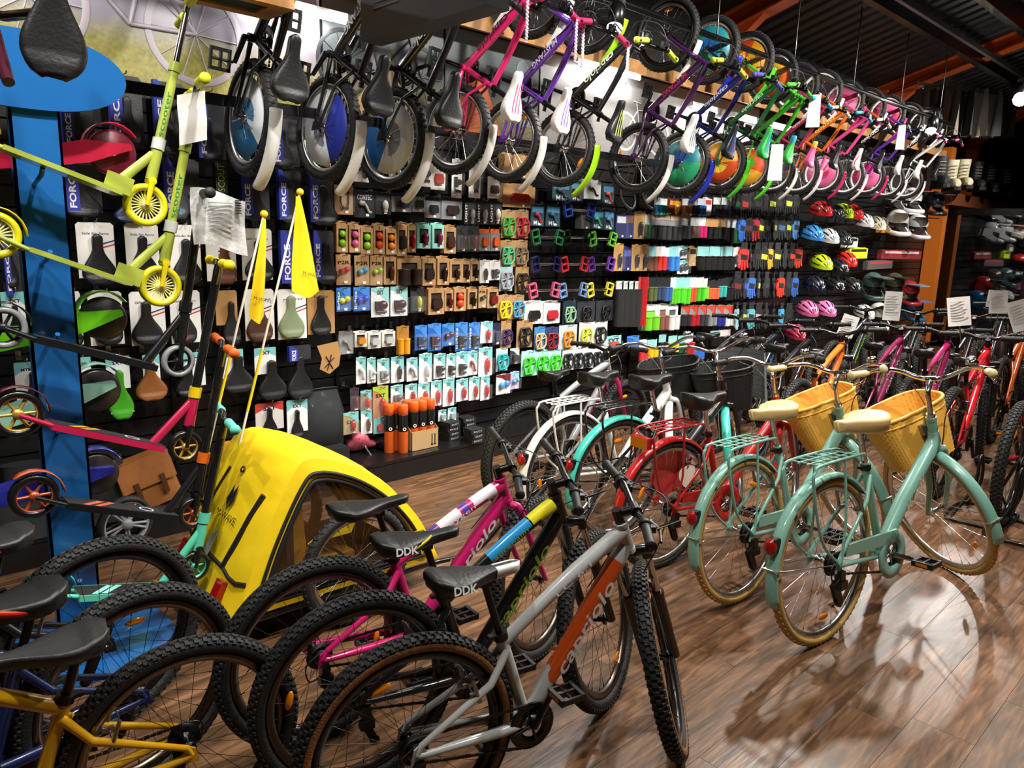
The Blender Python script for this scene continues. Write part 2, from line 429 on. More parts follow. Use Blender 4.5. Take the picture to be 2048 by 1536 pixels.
for i, (yy, dz) in enumerate(((3.1, .05), (2.55, .04))):
    z = roof_z(yy) - .16
    struct(MB().box(-3.9, 19.9, yy - .04, yy + .04, z - .07, z + .09).build('trim_%d' % (40 + i), BLACKM))
m = MB(); z = roof_z(2.9) - .3
m.box(-3, 18, 2.86, 2.90, z, z + .05)
struct(m.build('trim_50', metal('8d8f92', .35)))
# orange column and mirror at the far right
struct(MB().box(13.02, 13.2, 4.02, 4.24, 0, 3.1).build('trim_9', mat('orange_post', 'd0701c', .45)))
mr = thing('wall_mirror', 'tall dark mirror in a black frame beside the orange post', 'mirror', (13.45, 2.95, 0))
MB().box(0, .03, 0, 1.2, .25, 2.1).build('pane', mat('mirror_glass', '8a8d90', .03, 1.), mr)
for y0, y1, z0, z1 in ((-.12, 0, 0, 2.2), (1.2, 1.28, 0, 2.2), (0, 1.2, 2.1, 2.2), (0, 1.2, .1, .25)): MB().box(-.02, .05, y0, y1, z0, z1).build('frame_bar', BLACKM, mr)
struct(MB().box(13.0, 20, 3.92, 4.24, 2.24, 2.42).build('trim_10', mat('brown_fascia', '7d4526', .5)))

# ceiling spotlights: housing + glowing lens
GLOW = mat('lamp_glow', 'fff4e4', .4, emit=30.)
house_me = MB().lathe([(.0, .15), (.045, .15), (.05, .12), (.05, .0), (.046, 0), (.044, .02)], axis='z', n=18).tube([(0, 0, .15), (0, 0, .24)], .012, 8).box(-.06, .06, -.018, .018, .24, .265).mesh('housing', BLACKM)
lens_me = MB().lathe([(.0, .018), (.03, .016), (.044, .02)], axis='z', n=18).mesh('lens', GLOW)
def lamp(loc, to, label, group=None):
    q = (Vector(to) - Vector(loc)).to_track_quat('-Z', 'Y')
    t = thing('spotlight', label, 'light', Matrix.Translation(Vector(loc)) @ q.to_matrix().to_4x4() @ Matrix.Translation((0, 0, .03)), group)
    inst('housing', house_me, t); inst('lens', lens_me, t); return t
for p in AISLE: lamp(p, (p[0] + .35, 4.2, .95), 'black track spotlight over the aisle, %s from the left end' % 'first second third fourth fifth sixth seventh eighth'.split()[AISLE.index(p)], 'aisle track spotlights')
for p in DOWN: lamp(p, (p[0] - (.95 if p == DOWN[0] else .1), p[1] - (.45 if p == DOWN[0] else -.25), 0), 'black ceiling spotlight over the bikes, %s' % ('above the mint city bikes', 'above the grey mountain bike', 'above the open floor', 'above the yellow kids bike', 'above the red mountain bikes')[DOWN.index(p)], 'ceiling down lights')
for (x, y, Yp, lb, wt) in ((1228, 64, 3.05, 'bright spotlight beside the lilac grip of the lime fendered hanging bike', 40), (1862, 265, 3.0, 'bright spotlight above the pink grip at the end of the bike rack', 60), (2040, 203, 2.5, 'very bright round spotlight at the right edge above the clothes', 90)):
    p = at(x, y, Yp); d = (EYE - p).normalized() * .5
    to = p + Vector((d[0] * .6 - .1, d[1] * .6, -.75))
    lamp(p, to, lb)
    MB().ball((0, 0, 0), .045 if x < 2000 else .075, 12).build('bulb', mat('bulb_glow', 'ffffff', .4, emit=60.), bpy.data.objects[[o.name for o in bpy.data.objects if o.get('label') == lb][0]])
    spot('rack_spot_light', p + (to - p).normalized() * .12, to, wt, 130, .05)
# ---------------------------------------------------------------- bicycles
RS = random.Random(3)
WHEELS = {}
def wheel_meshes(r, tw, tread, tire, rim, spoke, side=None, disc=None, rimd=.022):
    k = (r, tw, tread, tire, rim, spoke, side, disc, rimd)
    if k in WHEELS: return WHEELS[k]
    hw = tw / 2; rr = r - tw * .86                     # rim outer radius
    d = {}
    m = MB()
    m.lathe([(rr + .004, -hw * .52), (rr - rimd * .4, -hw * .55), (rr - rimd, -hw * .2), (rr - rimd, hw * .2), (rr - rimd * .4, hw * .55), (rr + .004, hw * .52), (rr - .004, 0)], n=48, closed=True)
    d['rim'] = m.mesh('rim', metal(rim, .3) if rim not in ('0d0d0e', 'f0f0f0') else (BLACKM if rim == '0d0d0e' else WHITE))
    m = MB(); pr = []
    for i in range(11):
        a = math.radians(-118 + 236 * i / 10)
        pr.append((r - tw * .5 + tw * .5 * math.cos(a) * .97, hw * math.sin(a)))
    pr.append((rr + .001, hw * .3)); pr.append((rr + .001, -hw * .3))
    nseg = 56; np_ = len(pr)
    m.lathe(pr, n=nseg, closed=True)
    if side:
        for i in range(len(m.f)):
            j = i % np_
            if j in (0, 1, 8, 9): m.mi[i] = 1
    if tread == 'knob':
        n = int(2 * math.pi * r / .028)
        for i in range(n):
            a = 2 * math.pi * i / n
            for row, (oy, w_, ph) in enumerate(((0, .34, 0), (-.52, .3, .5), (.52, .3, .5), (-.86, .2, .0), (.86, .2, .0))):
                aa = a + ph * 2 * math.pi / n; al = oy * 1.0
                R0 = r - tw * .5 + tw * .5 * math.cos(al) - .002; y = hw * math.sin(al)
                M = Matrix.Rotation(-aa, 4, 'Y') @ Matrix.Translation((R0, y, 0)) @ Matrix.Rotation(al, 4, 'Z')
                w = hw * w_; t = .0078 if row == 0 else .0085
                vs = [M @ Vector(p) for p in ((0, -w, -t), (0, w, -t), (0, w, t), (0, -w, t), (.0055, -w * .8, -t * .75), (.0055, w * .8, -t * .75), (.0055, w * .8, t * .75), (.0055, -w * .8, t * .75))]
                m.add(vs, [(4, 5, 6, 7), (0, 1, 5, 4), (1, 2, 6, 5), (2, 3, 7, 6), (3, 0, 4, 7)], 0, False)
    elif tread == 'grain':
        n = int(2 * math.pi * r / .03)
        for i in range(n):
            a = 2 * math.pi * i / n
            for oy, tilt in ((-.35, .5), (.35, -.5)):
                R0 = r - tw * .5 + tw * .5 * math.cos(oy) - .0025
                M = Matrix.Rotation(-a, 4, 'Y') @ Matrix.Translation((R0, hw * math.sin(oy), 0)) @ Matrix.Rotation(oy, 4, 'Z') @ Matrix.Rotation(tilt, 4, 'X')
                w = hw * .42; t = .005
                vs = [M @ Vector(p) for p in ((0, -w, -t), (0, w, -t), (0, w, t), (0, -w, t), (.004, -w, -t * .7), (.004, w, -t * .7), (.004, w, t * .7), (.004, -w, t * .7))]
                m.add(vs, [(4, 5, 6, 7), (0, 1, 5, 4), (1, 2, 6, 5), (2, 3, 7, 6), (3, 0, 4, 7)], 0, False)
    d['tire'] = m.mesh('tire', [rubber(tire)] + ([rubber(side)] if side else []))
    m = MB(); ns = 28
    for i in range(ns):
        a = 2 * math.pi * i / ns; sgn = 1 if i % 2 else -1; b = a + (.55 if (i // 2) % 2 else -.55)
        m.tube([(.022 * math.cos(b), sgn * .028, .022 * math.sin(b)), ((rr - rimd) * math.cos(a), sgn * .004, (rr - rimd) * math.sin(a))], .0011, 3, cap=False)
        m.tube([((rr - rimd - .014) * math.cos(a), sgn * .004, (rr - rimd - .014) * math.sin(a)), ((rr - rimd) * math.cos(a), sgn * .004, (rr - rimd) * math.sin(a))], .0022, 4, cap=False)
    d['spokes'] = m.mesh('spokes', metal(spoke, .25) if spoke != '111111' else BLACKM)
    m = MB(); m.lathe([(0, -.062), (.006, -.062), (.006, -.034), (.024, -.032), (.024, -.026), (.013, -.02), (.013, .02), (.024, .026), (.024, .032), (.006, .034), (.006, .062), (0, .062)], n=14)
    d['hub'] = m.mesh('hub', BLACKM if spoke == '111111' else CHROME)
    if disc:
        m = MB(); R = rr - rimd - .012
        m.lathe([(0, .018), (R * .5, .018), (R, .012), (R, .010), (0, .014)], n=40)
        for i in range(len(m.f)):
            a = (i // 4) / 40 * 360
            m.mi[i] = 1 if 200 < a < 335 else (2 if i % 4 < 1 and a < 180 else 0)
        d['disc'] = m.mesh('wheel_cover', [plastic(c) for c in disc])
    WHEELS[k] = d; return d
REFL = MB().ball((0, 0, 0), (.036, .006, .013), 10).mesh('reflector', AMBER)
def add_wheel(parent, name, M, spec, refl=True, brake=None):
    d = wheel_meshes(*spec)
    o = inst(name, d['rim'], parent, M)
    inst('tire', d['tire'], o); inst('spokes', d['spokes'], o); inst('hub', d['hub'], o)
    if 'disc' in d: inst('wheel_cover', d['disc'], o)
    if refl:
        a = refl if not isinstance(refl, bool) else RS.uniform(0, 6.28)
        R = spec[0] * .66
        inst('reflector', REFL, o, Matrix.Rotation(-a, 4, 'Y') @ Matrix.Translation((R, -.012, 0)) @ Matrix.Rotation(math.pi / 2, 4, 'Y'))
    return o
def fender(c, R, a0, a1, w, mt, name, parent, M=None, n=22, flare=0.):
    m = MB()
    prof = [(-1, -.55), (-.8, .1), (-.4, .42), (0, .5), (.4, .42), (.8, .1), (1, -.55)]
    rows = []
    for i in range(n):
        a = math.radians(a0 + (a1 - a0) * i / (n - 1)); RR = R + flare * (i / (n - 1)) ** 2
        row = [(c[0] + (RR + w * .3 * h) * math.cos(a), y * w / 2, c[1] + (RR + w * .3 * h) * math.sin(a)) for y, h in prof]
        row += [(c[0] + (RR + w * .3 * h - .0025) * math.cos(a), y * w / 2 * .96, c[1] + (RR + w * .3 * h - .0025) * math.sin(a)) for y, h in prof[::-1]]
        rows.append(row)
    k = len(rows[0]); vs = [p for r_ in rows for p in r_]; fs = []
    for i in range(n - 1):
        for j in range(k): fs.append((i * k + j, i * k + (j + 1) % k, (i + 1) * k + (j + 1) % k, (i + 1) * k + j))
    fs += [tuple(range(k))[::-1], tuple(range((n - 1) * k, n * k))]
    m.add(vs, fs); return m.build(name, mt, parent, M)
def saddle_shape(m, L=.27, W=.15, H=.05, nose=.042, mi=0, M=None, n=22, dip=.008):
    """solid saddle, nose to +x, wide rear at -x, top near z = 0"""
    def half(t):                                     # t 0 rear .. 1 nose
        if t < .24: return W / 2 * (.62 + .38 * math.sin(t / .24 * math.pi / 2))
        u = min(1, (t - .24) / .5); s = u * u * (3 - 2 * u)
        w = W / 2 * (1 - s) + nose / 2 * s
        return w if t < .92 else w * math.sqrt(max(.03, 1 - ((t - .92) / .082) ** 2))
    vs = []; K = 14
    for i in range(n):
        t = i / (n - 1); x = -L * .45 + L * t; w = half(t)
        top = -dip * math.sin(math.pi * min(1, t * 1.1)) + (.006 if t < .15 else 0); th = H * (1 - .45 * t); e0 = .45 + .55 * math.sqrt(max(0, 1 - (1 - min(1, t / .1)) ** 2)); w *= .25 + .75 * e0 if t < .1 else 1; th *= e0
        for j in range(K):
            a = math.pi * 2 * j / K; cy, cz = math.cos(a), math.sin(a)
            z = top + (th * .32 * (abs(cz) ** .7) if cz > 0 else -th * (abs(cz) ** .5)) - th * .32
            y = w * (abs(cy) ** .75) * (1 if cy > 0 else -1) * (1 if cz > 0 else .93)
            xx = x + max(0, 1 - t / .16) * L * (.07 * max(0, 1 - abs(y) / (W * .16)) + .05 * max(0, abs(y) / (W * .5) - .45))
            vs.append((xx, y, z))
    fs = []
    for i in range(n - 1):
        for j in range(K): fs.append((i * K + j, i * K + (j + 1) % K, (i + 1) * K + (j + 1) % K, (i + 1) * K + j))
    fs += [tuple(range(K))[::-1], tuple(range((n - 1) * K, n * K))]
    m.add(vs, fs, mi, True, M); return m
SADM = {}
def saddle_mesh(hexc, L=.27, W=.15, H=.05, nose=.042, mt=None):
    k = (hexc, L, W, H, nose)
    if k not in SADM:
        SADM[k] = saddle_shape(MB(), L, W, H, nose).mesh('saddle', mt or mat('vinyl', hexc, .42, bump=(90, .12)))
    return SADM[k]
def pedal(parent, M, hexc='141414'):
    m = MB(); m.cyl((0, 0, 0), (0, .1, 0), .006, 8)
    for x in (-.04, .04): m.box(x - .007, x + .007, .012, .1, -.012, .012)
    for y in (.012, .05, .092): m.box(-.04, .04, y, y + .009, -.01, .01)
    m.box(-.047, -.046, .03, .08, -.007, .007, 1).box(.046, .047, .03, .08, -.007, .007, 1)
    return m.build('pedal', [plastic(hexc), AMBER], parent, M)
def grip_mesh(hexc):
    k = ('grip', hexc)
    if k not in SADM:
        pr = [(.0, 0), (.017, 0), (.017, .004)]
        for i in range(8): pr += [(.0155, .006 + i * .013), (.0165, .012 + i * .013)]
        pr += [(.019, .113), (.019, .12), (.0, .12)]
        SADM[k] = MB().lathe(pr, axis='y', n=14).mesh('grip', plastic(hexc, .55))
    return SADM[k]
def unit(a, b): return (Vector(b) - Vector(a)).normalized()

def bicycle(label, M, style='mtb', c=None, group=None, steer=0, wheel=None, opts=(), saddle=None, crank=-60, name='bicycle', text=None, lod=0, geo=None, bars=None):
    c = dict(dict(frame='888888', frame2=None, fork='101011', rim='0d0d0e', tire='161616', side=None, spoke='111111', saddle='141415', grip='151515', fender=None, text='f0f0f0', band=None, bar='111111', tire_tread='knob', disc=None), **(c or {}))
    t = thing(name, label, 'bicycle', M, group)
    F = paint(c['frame']); F2 = paint(c['frame2']) if c['frame2'] else F
    if style == 'city':
        r, wb, bb, sa, slen, ha, flen, hlen, off, tw = .345, 1.12, (.445, .285), 70, .43, 68.5, .375, .17, .055, .04
        sad = .64
    elif style == 'kid':
        r, wb, bb, sa, slen, ha, flen, hlen, off, tw = .25, .84, (.33, .245), 70, .25, 69, .32, .10, .03, .052
        sad = .40
    else:
        r, wb, bb, sa, slen, ha, flen, hlen, off, tw = .35, 1.08, (.43, .30), 72.5, .41, 69, .455, .13, .042, .056
        sad = .56
    G = dict(dict(r=r, wb=wb, bb=bb, sa=sa, slen=slen, ha=ha, flen=flen, hlen=hlen, off=off, tw=tw, sad=sad, sadx=.01, k=1.0), **(geo or {}))
    r, wb, bb, sa, slen, ha, flen, hlen, off, tw, sad, sadx = (G[k_] for k_ in ('r', 'wb', 'bb', 'sa', 'slen', 'ha', 'flen', 'hlen', 'off', 'tw', 'sad', 'sadx'))
    if wheel: r, tw = wheel
    ca, sn = math.cos(math.radians(ha)), math.sin(math.radians(ha))
    axle = (wb, r); foot = (wb - off * sn, r - off * ca)                    # foot: on the steering axis
    ux, uz = -ca, sn
    P = lambda d: (foot[0] + ux * d, 0, foot[1] + uz * d)
    crown = P(flen); htop = P(flen + hlen); hbot = P(flen + .012)
    sx, sz = -math.cos(math.radians(sa)), math.sin(math.radians(sa))
    BBp = (bb[0], 0, bb[1]); S = lambda d: (bb[0] + sx * d, 0, bb[1] + sz * d)
    stop = S(slen); R0 = (0, 0, r)
    # frame
    m = MB()
    k = G['k'] if style != 'kid' else .86
    kst = 1.0 if G['k'] == 1 else 1.3
    m.tube([P(flen + .008), P(flen + hlen - .004)], .0215 * k, 12).tube([P(flen + .004), P(flen + .02)], .0235 * k, 12).tube([P(flen + hlen - .016), P(flen + hlen)], .0235 * k, 12)
    m.tube([(bb[0], -.036, bb[1]), (bb[0], .036, bb[1])], .021 * k, 12)
    dt0, dt1 = P(flen + .035), (bb[0] + .01, 0, bb[1] + .012)
    if style == 'city':
        m.tube([P(flen + hlen * .55), P(flen + hlen * .3), (P(flen)[0] - .06, 0, P(flen)[2] + .005), (bb[0] + .18, 0, bb[1] + .185), (bb[0] + .03, 0, bb[1] + .03)], [.024, .03, .033, .033, .03], 14)
        m.tube([BBp, S(slen + .02)], .0175, 12)
        ss = S(slen - .04); tt0 = tt1 = None
    else:
        tt0, tt1 = P(flen + hlen - .035), S(slen - .03)
        if style == 'kid':
            tt1 = S(slen - .02); tt0 = P(flen + hlen - .02)
        m.tube([dt0, Vector(dt0).lerp(Vector(dt1), .12), Vector(dt0).lerp(Vector(dt1), .8), dt1], [.026 * k, .029 * k, .027 * k, .023 * k], 12, flat=.86)
        if lod == 0 and 'straight' not in opts: m.tube(bez([tt0, Vector(tt0).lerp(Vector(tt1), .5) + Vector((0, 0, .012)), tt1], 5), [.024 * k, .024 * k, .024 * k, .0235 * k, .023 * k, .022 * k, .021 * k, .02 * k, .019 * k, .0185 * k, .018 * k], 12)
        else: m.tube([tt0, tt1], [.023 * k, .019 * k], 12)
        m.tube([BBp, S(slen)], .0185 * k, 12)
        ss = S(slen - .055)
    for y in (-1, 1):
        cs = [(bb[0] - .02, y * .022, bb[1]), (bb[0] - .12, y * .04, bb[1] + .012), (.03, y * .062, r - .006), (0, y * .064, r)]
        m.tube(cs, [.013 * k * kst, .012 * k * kst, .010 * k, .009 * k], 8)
        m.tube([(ss[0], y * .016, ss[2]), (ss[0] - .07, y * .042, ss[2] - .09), (.012, y * .064, r + .03), (0, y * .064, r)], [.0095 * k * kst, .009 * k * kst, .0085 * k, .008 * k], 8)
        m.prism([(-.022, r - .03), (.02, r - .022), (.03, r + .01), (.01, r + .035), (-.012, r + .022)], y * .064 - .003, y * .064 + .003)
    m.tube([(ss[0] - .05, -.034, ss[2] - .065), (ss[0] - .05, .034, ss[2] - .065)], .007, 8)
    fr = m.build('frame', F, t)
    MB().tube([S(slen - .012), S(slen + .014)], .0225 * k, 12).box(stop[0] - .045, stop[0] - .02, -.01, .01, stop[2] - .006, stop[2] + .006).build('seat_clamp', BLACKM, fr)
    # painted band and lettering on the tubes
    if c['band'] and style != 'city':
        hx, f0, f1 = c['band']
        a, b_ = Vector(dt1).lerp(Vector(dt0), f0), Vector(dt1).lerp(Vector(dt0), f1)
        MB().tube([a, a.lerp(b_, .5), b_], [.0268 * k, .0288 * k, .0298 * k], 12, flat=.87, cap=False).build('painted_band', paint(hx), fr)
    for hx, f0, f1 in c.get('top', ()):
        if tt0 is None: break
        tl = bez([tt1, Vector(tt0).lerp(Vector(tt1), .5) + Vector((0, 0, .012)), tt0], 5); q = [Vector(tl[0]).lerp(Vector(tl[-1]), f) for f in (f0, f1)]
        q = [p_ + Vector((0, 0, .012 * 4 * f * (1 - f))) for p_, f in zip(q, (f0, f1))]
        MB().tube([q[0], q[0].lerp(q[1], .5) + Vector((0, 0, .012 * (f1 - f0) ** 2)), q[1]], [(.018 + .006 * f) * k * 1.04 + .0006 for f in (f0, (f0 + f1) / 2, f1)], 12, cap=False).build('painted_band', paint(hx), fr)
    if text:
        tx, tm, tw_ = text[0], plastic(text[1], .35), text[2]
        for sgn in (-1, 1):
            a, b_ = Vector(dt1), Vector(dt0)
            if style == 'city': a, b_ = Vector((bb[0] + .03, 0, bb[1] + .03)), Vector((crown[0] - .06, 0, crown[2] + .005))
            cpt = a.lerp(b_, .52) + Vector((0, sgn * (.0335 if style == 'city' else .0300) * k, 0))
            dx = (b_ - a) if sgn < 0 else (a - b_)
            lettering(tx, tm, fr, cpt, dx, (0, sgn, 0), width=tw_, height=text[3], shear=.25, bold=.015)
            if sgn < 0 and len(text) > 4 and tt0:
                a, b_ = Vector(tt1), Vector(tt0)
                cpt = a.lerp(b_, .55) + Vector((0, -.0245 * k, .012)); lettering(text[4], tm, fr, cpt, b_ - a, (0, -1, .15), width=tw_ * .45, height=.018)
    # seat post and saddle
    MB().tube([S(slen - .03), S(sad - .03)], .0135, 10).box(S(sad - .03)[0] - .02, S(sad - .03)[0] + .02, -.014, .014, S(sad - .03)[2] - .01, S(sad - .03)[2] + .012).build('seatpost', CHROME if 'chrome' in opts else BLACKM, t)
    sdl = saddle or (('141415', .27, .15, .05, .045) if style != 'kid' else ('141415', .22, .14, .06, .05))
    so = inst('saddle', saddle_mesh(*sdl[:5]), t, Matrix.Translation(Vector(S(sad)) + Vector((sadx, 0, .03))) @ Matrix.Rotation(math.pi if 'sadrev' in opts else 0, 4, 'Z') @ Matrix.Rotation(math.radians(2), 4, 'Y'))
    if len(sdl) > 5 and sdl[5]:
        kind, hx = sdl[5]
        if kind == 'stripes':
            for y in (-.028, 0, .028):
                MB().grid(lambda u, v: (-.075 + .16 * u, (y + (v - .5) * .009) * (1 - .35 * u), .004 - .009 * math.sin(math.pi * min(1, .3 + u * .7)) - .0), 8, 3).build('stripe', plastic(hx), so)
        elif kind == 'side':
            for sg in (-1, 1): MB().tube(bez([(-.09, sg * .06, -.024), (-.03, sg * .068, -.032), (.03, sg * .046, -.02), (.06, sg * .03, -.008)], 5), .011 if hx == 'd8301c' else .006, 6, flat=.5).build('accent', plastic(hx), so)
        elif kind == 'nose':
            saddle_shape(MB(), sdl[1] * 1.006, sdl[2] * 1.01, sdl[3] * 1.01, sdl[4] * 1.1).build('nose_cover', plastic(hx), so)
            nc = so.children[-1].data; bmv = [v.index for v in nc.vertices if v.co.x < .075]
            import bmesh
            bm = bmesh.new(); bm.from_mesh(nc); bm.verts.ensure_lookup_table(); bmesh.ops.delete(bm, geom=[bm.verts[i] for i in bmv], context='VERTS'); bm.to_mesh(nc); bm.free()
        if len(sdl) > 6:
            lettering(sdl[6], plastic('f0f0f0'), so, (-.055, -sdl[2] / 2 - .002, -.026), (1, 0, 0), (0, -1, .25), height=.026, bold=.03)
    MB().tube([(-.07, .022, -.035), (-.05, .022, -.048), (.05, .022, -.048), (.1, .012, -.02)], .0035, 6).tube([(-.07, -.022, -.035), (-.05, -.022, -.048), (.05, -.022, -.048), (.1, -.012, -.02)], .0035, 6).build('rail', CHROME if 'chrome' in opts else STEEL, so)
    # crank, chain, gears
    ck = MB(); cr = .082 if style != 'kid' else .065
    ck.lathe([(cr, -.046), (cr + .004, -.044), (cr, -.042), (cr * .5, -.042), (cr * .5, -.046)], (bb[0], 0, bb[1]), 'y', 36, closed=True)
    for i in range(4):
        a = math.radians(crank + 45 + 90 * i); ck.tube([(bb[0], -.044, bb[1]), (bb[0] + cr * .85 * math.cos(a), -.044, bb[1] + cr * .85 * math.sin(a))], .006, 6)
    L = .165 if style != 'kid' else .12
    e1 = (bb[0] + L * math.cos(math.radians(crank)), bb[1] + L * math.sin(math.radians(crank))); e2 = (2 * bb[0] - e1[0], 2 * bb[1] - e1[1])
    ck.tube([(bb[0], -.058, bb[1]), (e1[0], -.068, e1[1])], [.014, .01], 8).tube([(bb[0], .05, bb[1]), (e2[0], .068, e2[1])], [.014, .01], 8)
    ck.tube([(bb[0], -.06, bb[1]), (bb[0], .056, bb[1])], .009, 8)
    cko = ck.build('crankset', BLACKM if 'chrome' not in opts else STEEL, t)
    pedal(cko, Matrix.Translation((e1[0], -.075, e1[1])) @ Matrix.Rotation(math.pi, 4, 'X')); pedal(cko, Matrix.Translation((e2[0], .075, e2[1])))
    gr = .042 if style != 'kid' else .03
    ang = math.atan2(bb[1] - r, bb[0])
    ch = MB()
    top = [(0 + gr * .9 * math.sin(-ang) * 0, -.044, r + gr), (bb[0], -.044, bb[1] + cr)]; bot = [(0, -.044, r - gr), (bb[0], -.044, bb[1] - cr)]
    n = 22
    ch.lathe([(gr - .004, -.047), (gr + .004, -.047), (gr + .004, -.041), (gr - .004, -.041)], (0, 0, r), n=18, closed=True)
    ch.lathe([(cr - .004, -.047), (cr + .005, -.047), (cr + .005, -.041), (cr - .004, -.041)], (bb[0], 0, bb[1]), n=26, closed=True)
    for a, b_ in (top, bot):
        a, b_ = Vector(a), Vector(b_); d = (b_ - a) / n; u = d.normalized(); up = Vector((-u.z, 0, u.x))
        for i in range(n):
            p = a + d * (i + .5); q = .005 if i % 2 else .0038
            ch.add([p + u * d.length * sx_ * .46 + up * q * sz_ + Vector((0, sy_ * .003, 0)) for sx_ in (-1, 1) for sy_ in (-1, 1) for sz_ in (-1, 1)], [(0, 1, 3, 2), (4, 6, 7, 5), (0, 4, 5, 1), (2, 3, 7, 6), (0, 2, 6, 4), (1, 5, 7, 3)], 0, False)
    ch.build('chain', mat('chain_steel', '3a3632', .4, .8), t)
    m = MB()
    if style == 'kid': m.lathe([(0, -.05), (gr, -.048), (gr, -.042), (0, -.04)], (0, 0, r), n=20)
    else:
        for i in range(6): m.lathe([(0, -.052 + i * .004), (.024 + i * .0055, -.052 + i * .004), (.024 + i * .0055, -.05 + i * .004), (0, -.05 + i * .004)], (0, 0, r), n=22)
    m.build('cassette', BLACKM, t)
    if style != 'kid' and 'nogear' not in opts:
        m = MB(); m.box(-.012, .02, -.085, -.055, r - .07, r - .02).box(-.02, .03, -.09, -.06, r - .095, r - .06)
        m.prism([(-.012, r - .09), (.018, r - .08), (.055, r - .17), (.03, r - .18)], -.06, -.054).prism([(-.012, r - .09), (.018, r - .08), (.055, r - .17), (.03, r - .18)], -.04, -.034)
        m.lathe([(0, -.054), (.018, -.054), (.018, -.04), (0, -.04)], (.008, 0, r - .085), n=14).lathe([(0, -.054), (.018, -.054), (.018, -.04), (0, -.04)], (.043, 0, r - .172), n=14)
        m.tube(bez([(-.012, -.078, r - .05), (-.06, -.08, r - .06), (-.07, -.075, r), (-.02, -.068, r + .03)], 5), .003, 6).build('derailleur', BLACKM, t)
        if 'guard' in opts:
            pass
    # steering parts
    piv = Vector(P(flen)); ax = Vector((ux, 0, uz))
    SM = Matrix.Translation(piv) @ Matrix.Rotation(math.radians(steer), 4, ax) @ Matrix.Translation(-piv)
    SB = SM if bars is None else Matrix.Translation(piv) @ Matrix.Rotation(math.radians(bars), 4, ax) @ Matrix.Translation(-piv)
    fk = MB(); hub_w = .05; fm = [paint(c['fork']), CHROME]
    if 'susp' in opts:
        for y in (-.058, .058):
            o_ = Vector((0, y, 0)); f = Vector((off * sn, 0, off * ca))
            lo, mid, hi = Vector(P(0)) + f + o_, Vector(P(flen * .56)) + f + o_, Vector(P(flen * .93)) + f * .9 + o_
            fk.tube([lo, mid], [.0185, .0215], 12).tube([mid, mid + ax * .014], .0235, 12).tube([mid, hi], .0135, 12, 1)
            fk.tube([hi - ax * .02, hi + ax * .012], .021, 12)
        f = Vector((off * sn, 0, off * ca))
        fk.tube([Vector(P(flen * .95)) + f * .9 + Vector((0, -.075, 0)), Vector(P(flen * .985)) + f * .3, Vector(P(flen * .95)) + f * .9 + Vector((0, .075, 0))], .02, 10)
        b0 = Vector(P(flen * .56)) + f
        fk.tube(bez([b0 + Vector((.0, -.058, 0)), b0 + ax * .05 + Vector((.035, -.03, 0)), b0 + ax * .05 + Vector((.035, .03, 0)), b0 + Vector((0, .058, 0))], 4), .011, 8)
    else:
        for y in (-1, 1):
            fk.tube(bez([Vector(P(flen - .01)) + Vector((.0, y * .02, 0)), Vector(P(flen - .035)) + Vector((.006, y * .052, 0)), Vector(P(flen * .5)) + Vector((.012, y * .056, 0)), Vector((axle[0], y * .052, axle[1]))], 4), [.016] * 5 + [.015] * 4 + [.0125] * 3 + [.011], 10)
        fk.tube([Vector(P(flen - .02)) + Vector((0, -.045, 0)), Vector(P(flen)), Vector(P(flen - .02)) + Vector((0, .045, 0))], .018, 10)
    fk.build('fork', fm, t, SM)
    spec = (r, tw, c['tire_tread'], c['tire'], c['rim'], c['spoke'], c['side'], c['disc'], .03 if style == 'mtb' else .02)
    add_wheel(t, 'rear_wheel', Matrix.Translation((0, 0, r)) @ Matrix.Rotation(RS.uniform(0, 6), 4, 'Y'), spec)
    add_wheel(t, 'front_wheel', SM @ Matrix.Translation((wb, 0, r)) @ Matrix.Rotation(RS.uniform(0, 6), 4, 'Y'), spec)
    BARM = CHROME if c['bar'] == 'chrome' else BLACKM
    hb = MB(); gm = grip_mesh(c['grip'])
    if style == 'city':
        q0 = Vector(P(flen + hlen + .13)); q1 = q0 + Vector((.075, 0, .05))
        hb.tube([P(flen + hlen), P(flen + hlen + .02)], .02, 12)
        MB().tube(bez([Vector(P(flen + hlen - .02)), q0 - ax * .02, q0 + Vector((.02, 0, .015)), q1], 5), .0125, 12).tube([q1 + Vector((0, -.022, 0)), q1 + Vector((0, .022, 0))], .019, 12).build('stem', CHROME, t, SB)
        pts = []
        for sg in (-1, 1):
            pp = [q1, q1 + Vector((.012, sg * .06, .012)), q1 + Vector((-.005, sg * .15, .05)), q1 + Vector((-.06, sg * .225, .055)), q1 + Vector((-.13, sg * .255, .045)), q1 + Vector((-.21, sg * .28, .04))]
            hb.tube(bez(pp, 5), .011, 10); pts.append((pp[4], pp[5], sg))
        ho = hb.build('handlebar', BARM, t, SB)
        for a, b_, sg in pts:
            d = (b_ - a).normalized(); inst('grip', gm, ho, frame_m(a - d * .02, d.cross(Vector((0, 0, 1))), (0, 0, 1)) @ Matrix.Rotation(0, 4, 'X'))
            MB().tube(bez([a + Vector((.03, -sg * .005, -.01)), a + Vector((.02, sg * .02, -.045)), a + Vector((-.06, sg * .035, -.05))], 5), [.006] * 5 + [.0045] * 6, 8).box(a[0] + .01, a[0] + .045, a[1] - .018, a[1] + .018, a[2] - .02, a[2] + .02, 1).build('brake_lever', [CHROME, BLACK], ho)
        MB().lathe([(0, .026), (.018, .024), (.026, .012), (.027, 0), (.0, 0)], (q1[0] - .02, -.17, q1[2] + .07), 'z', 18).build('bell', CHROME, ho)
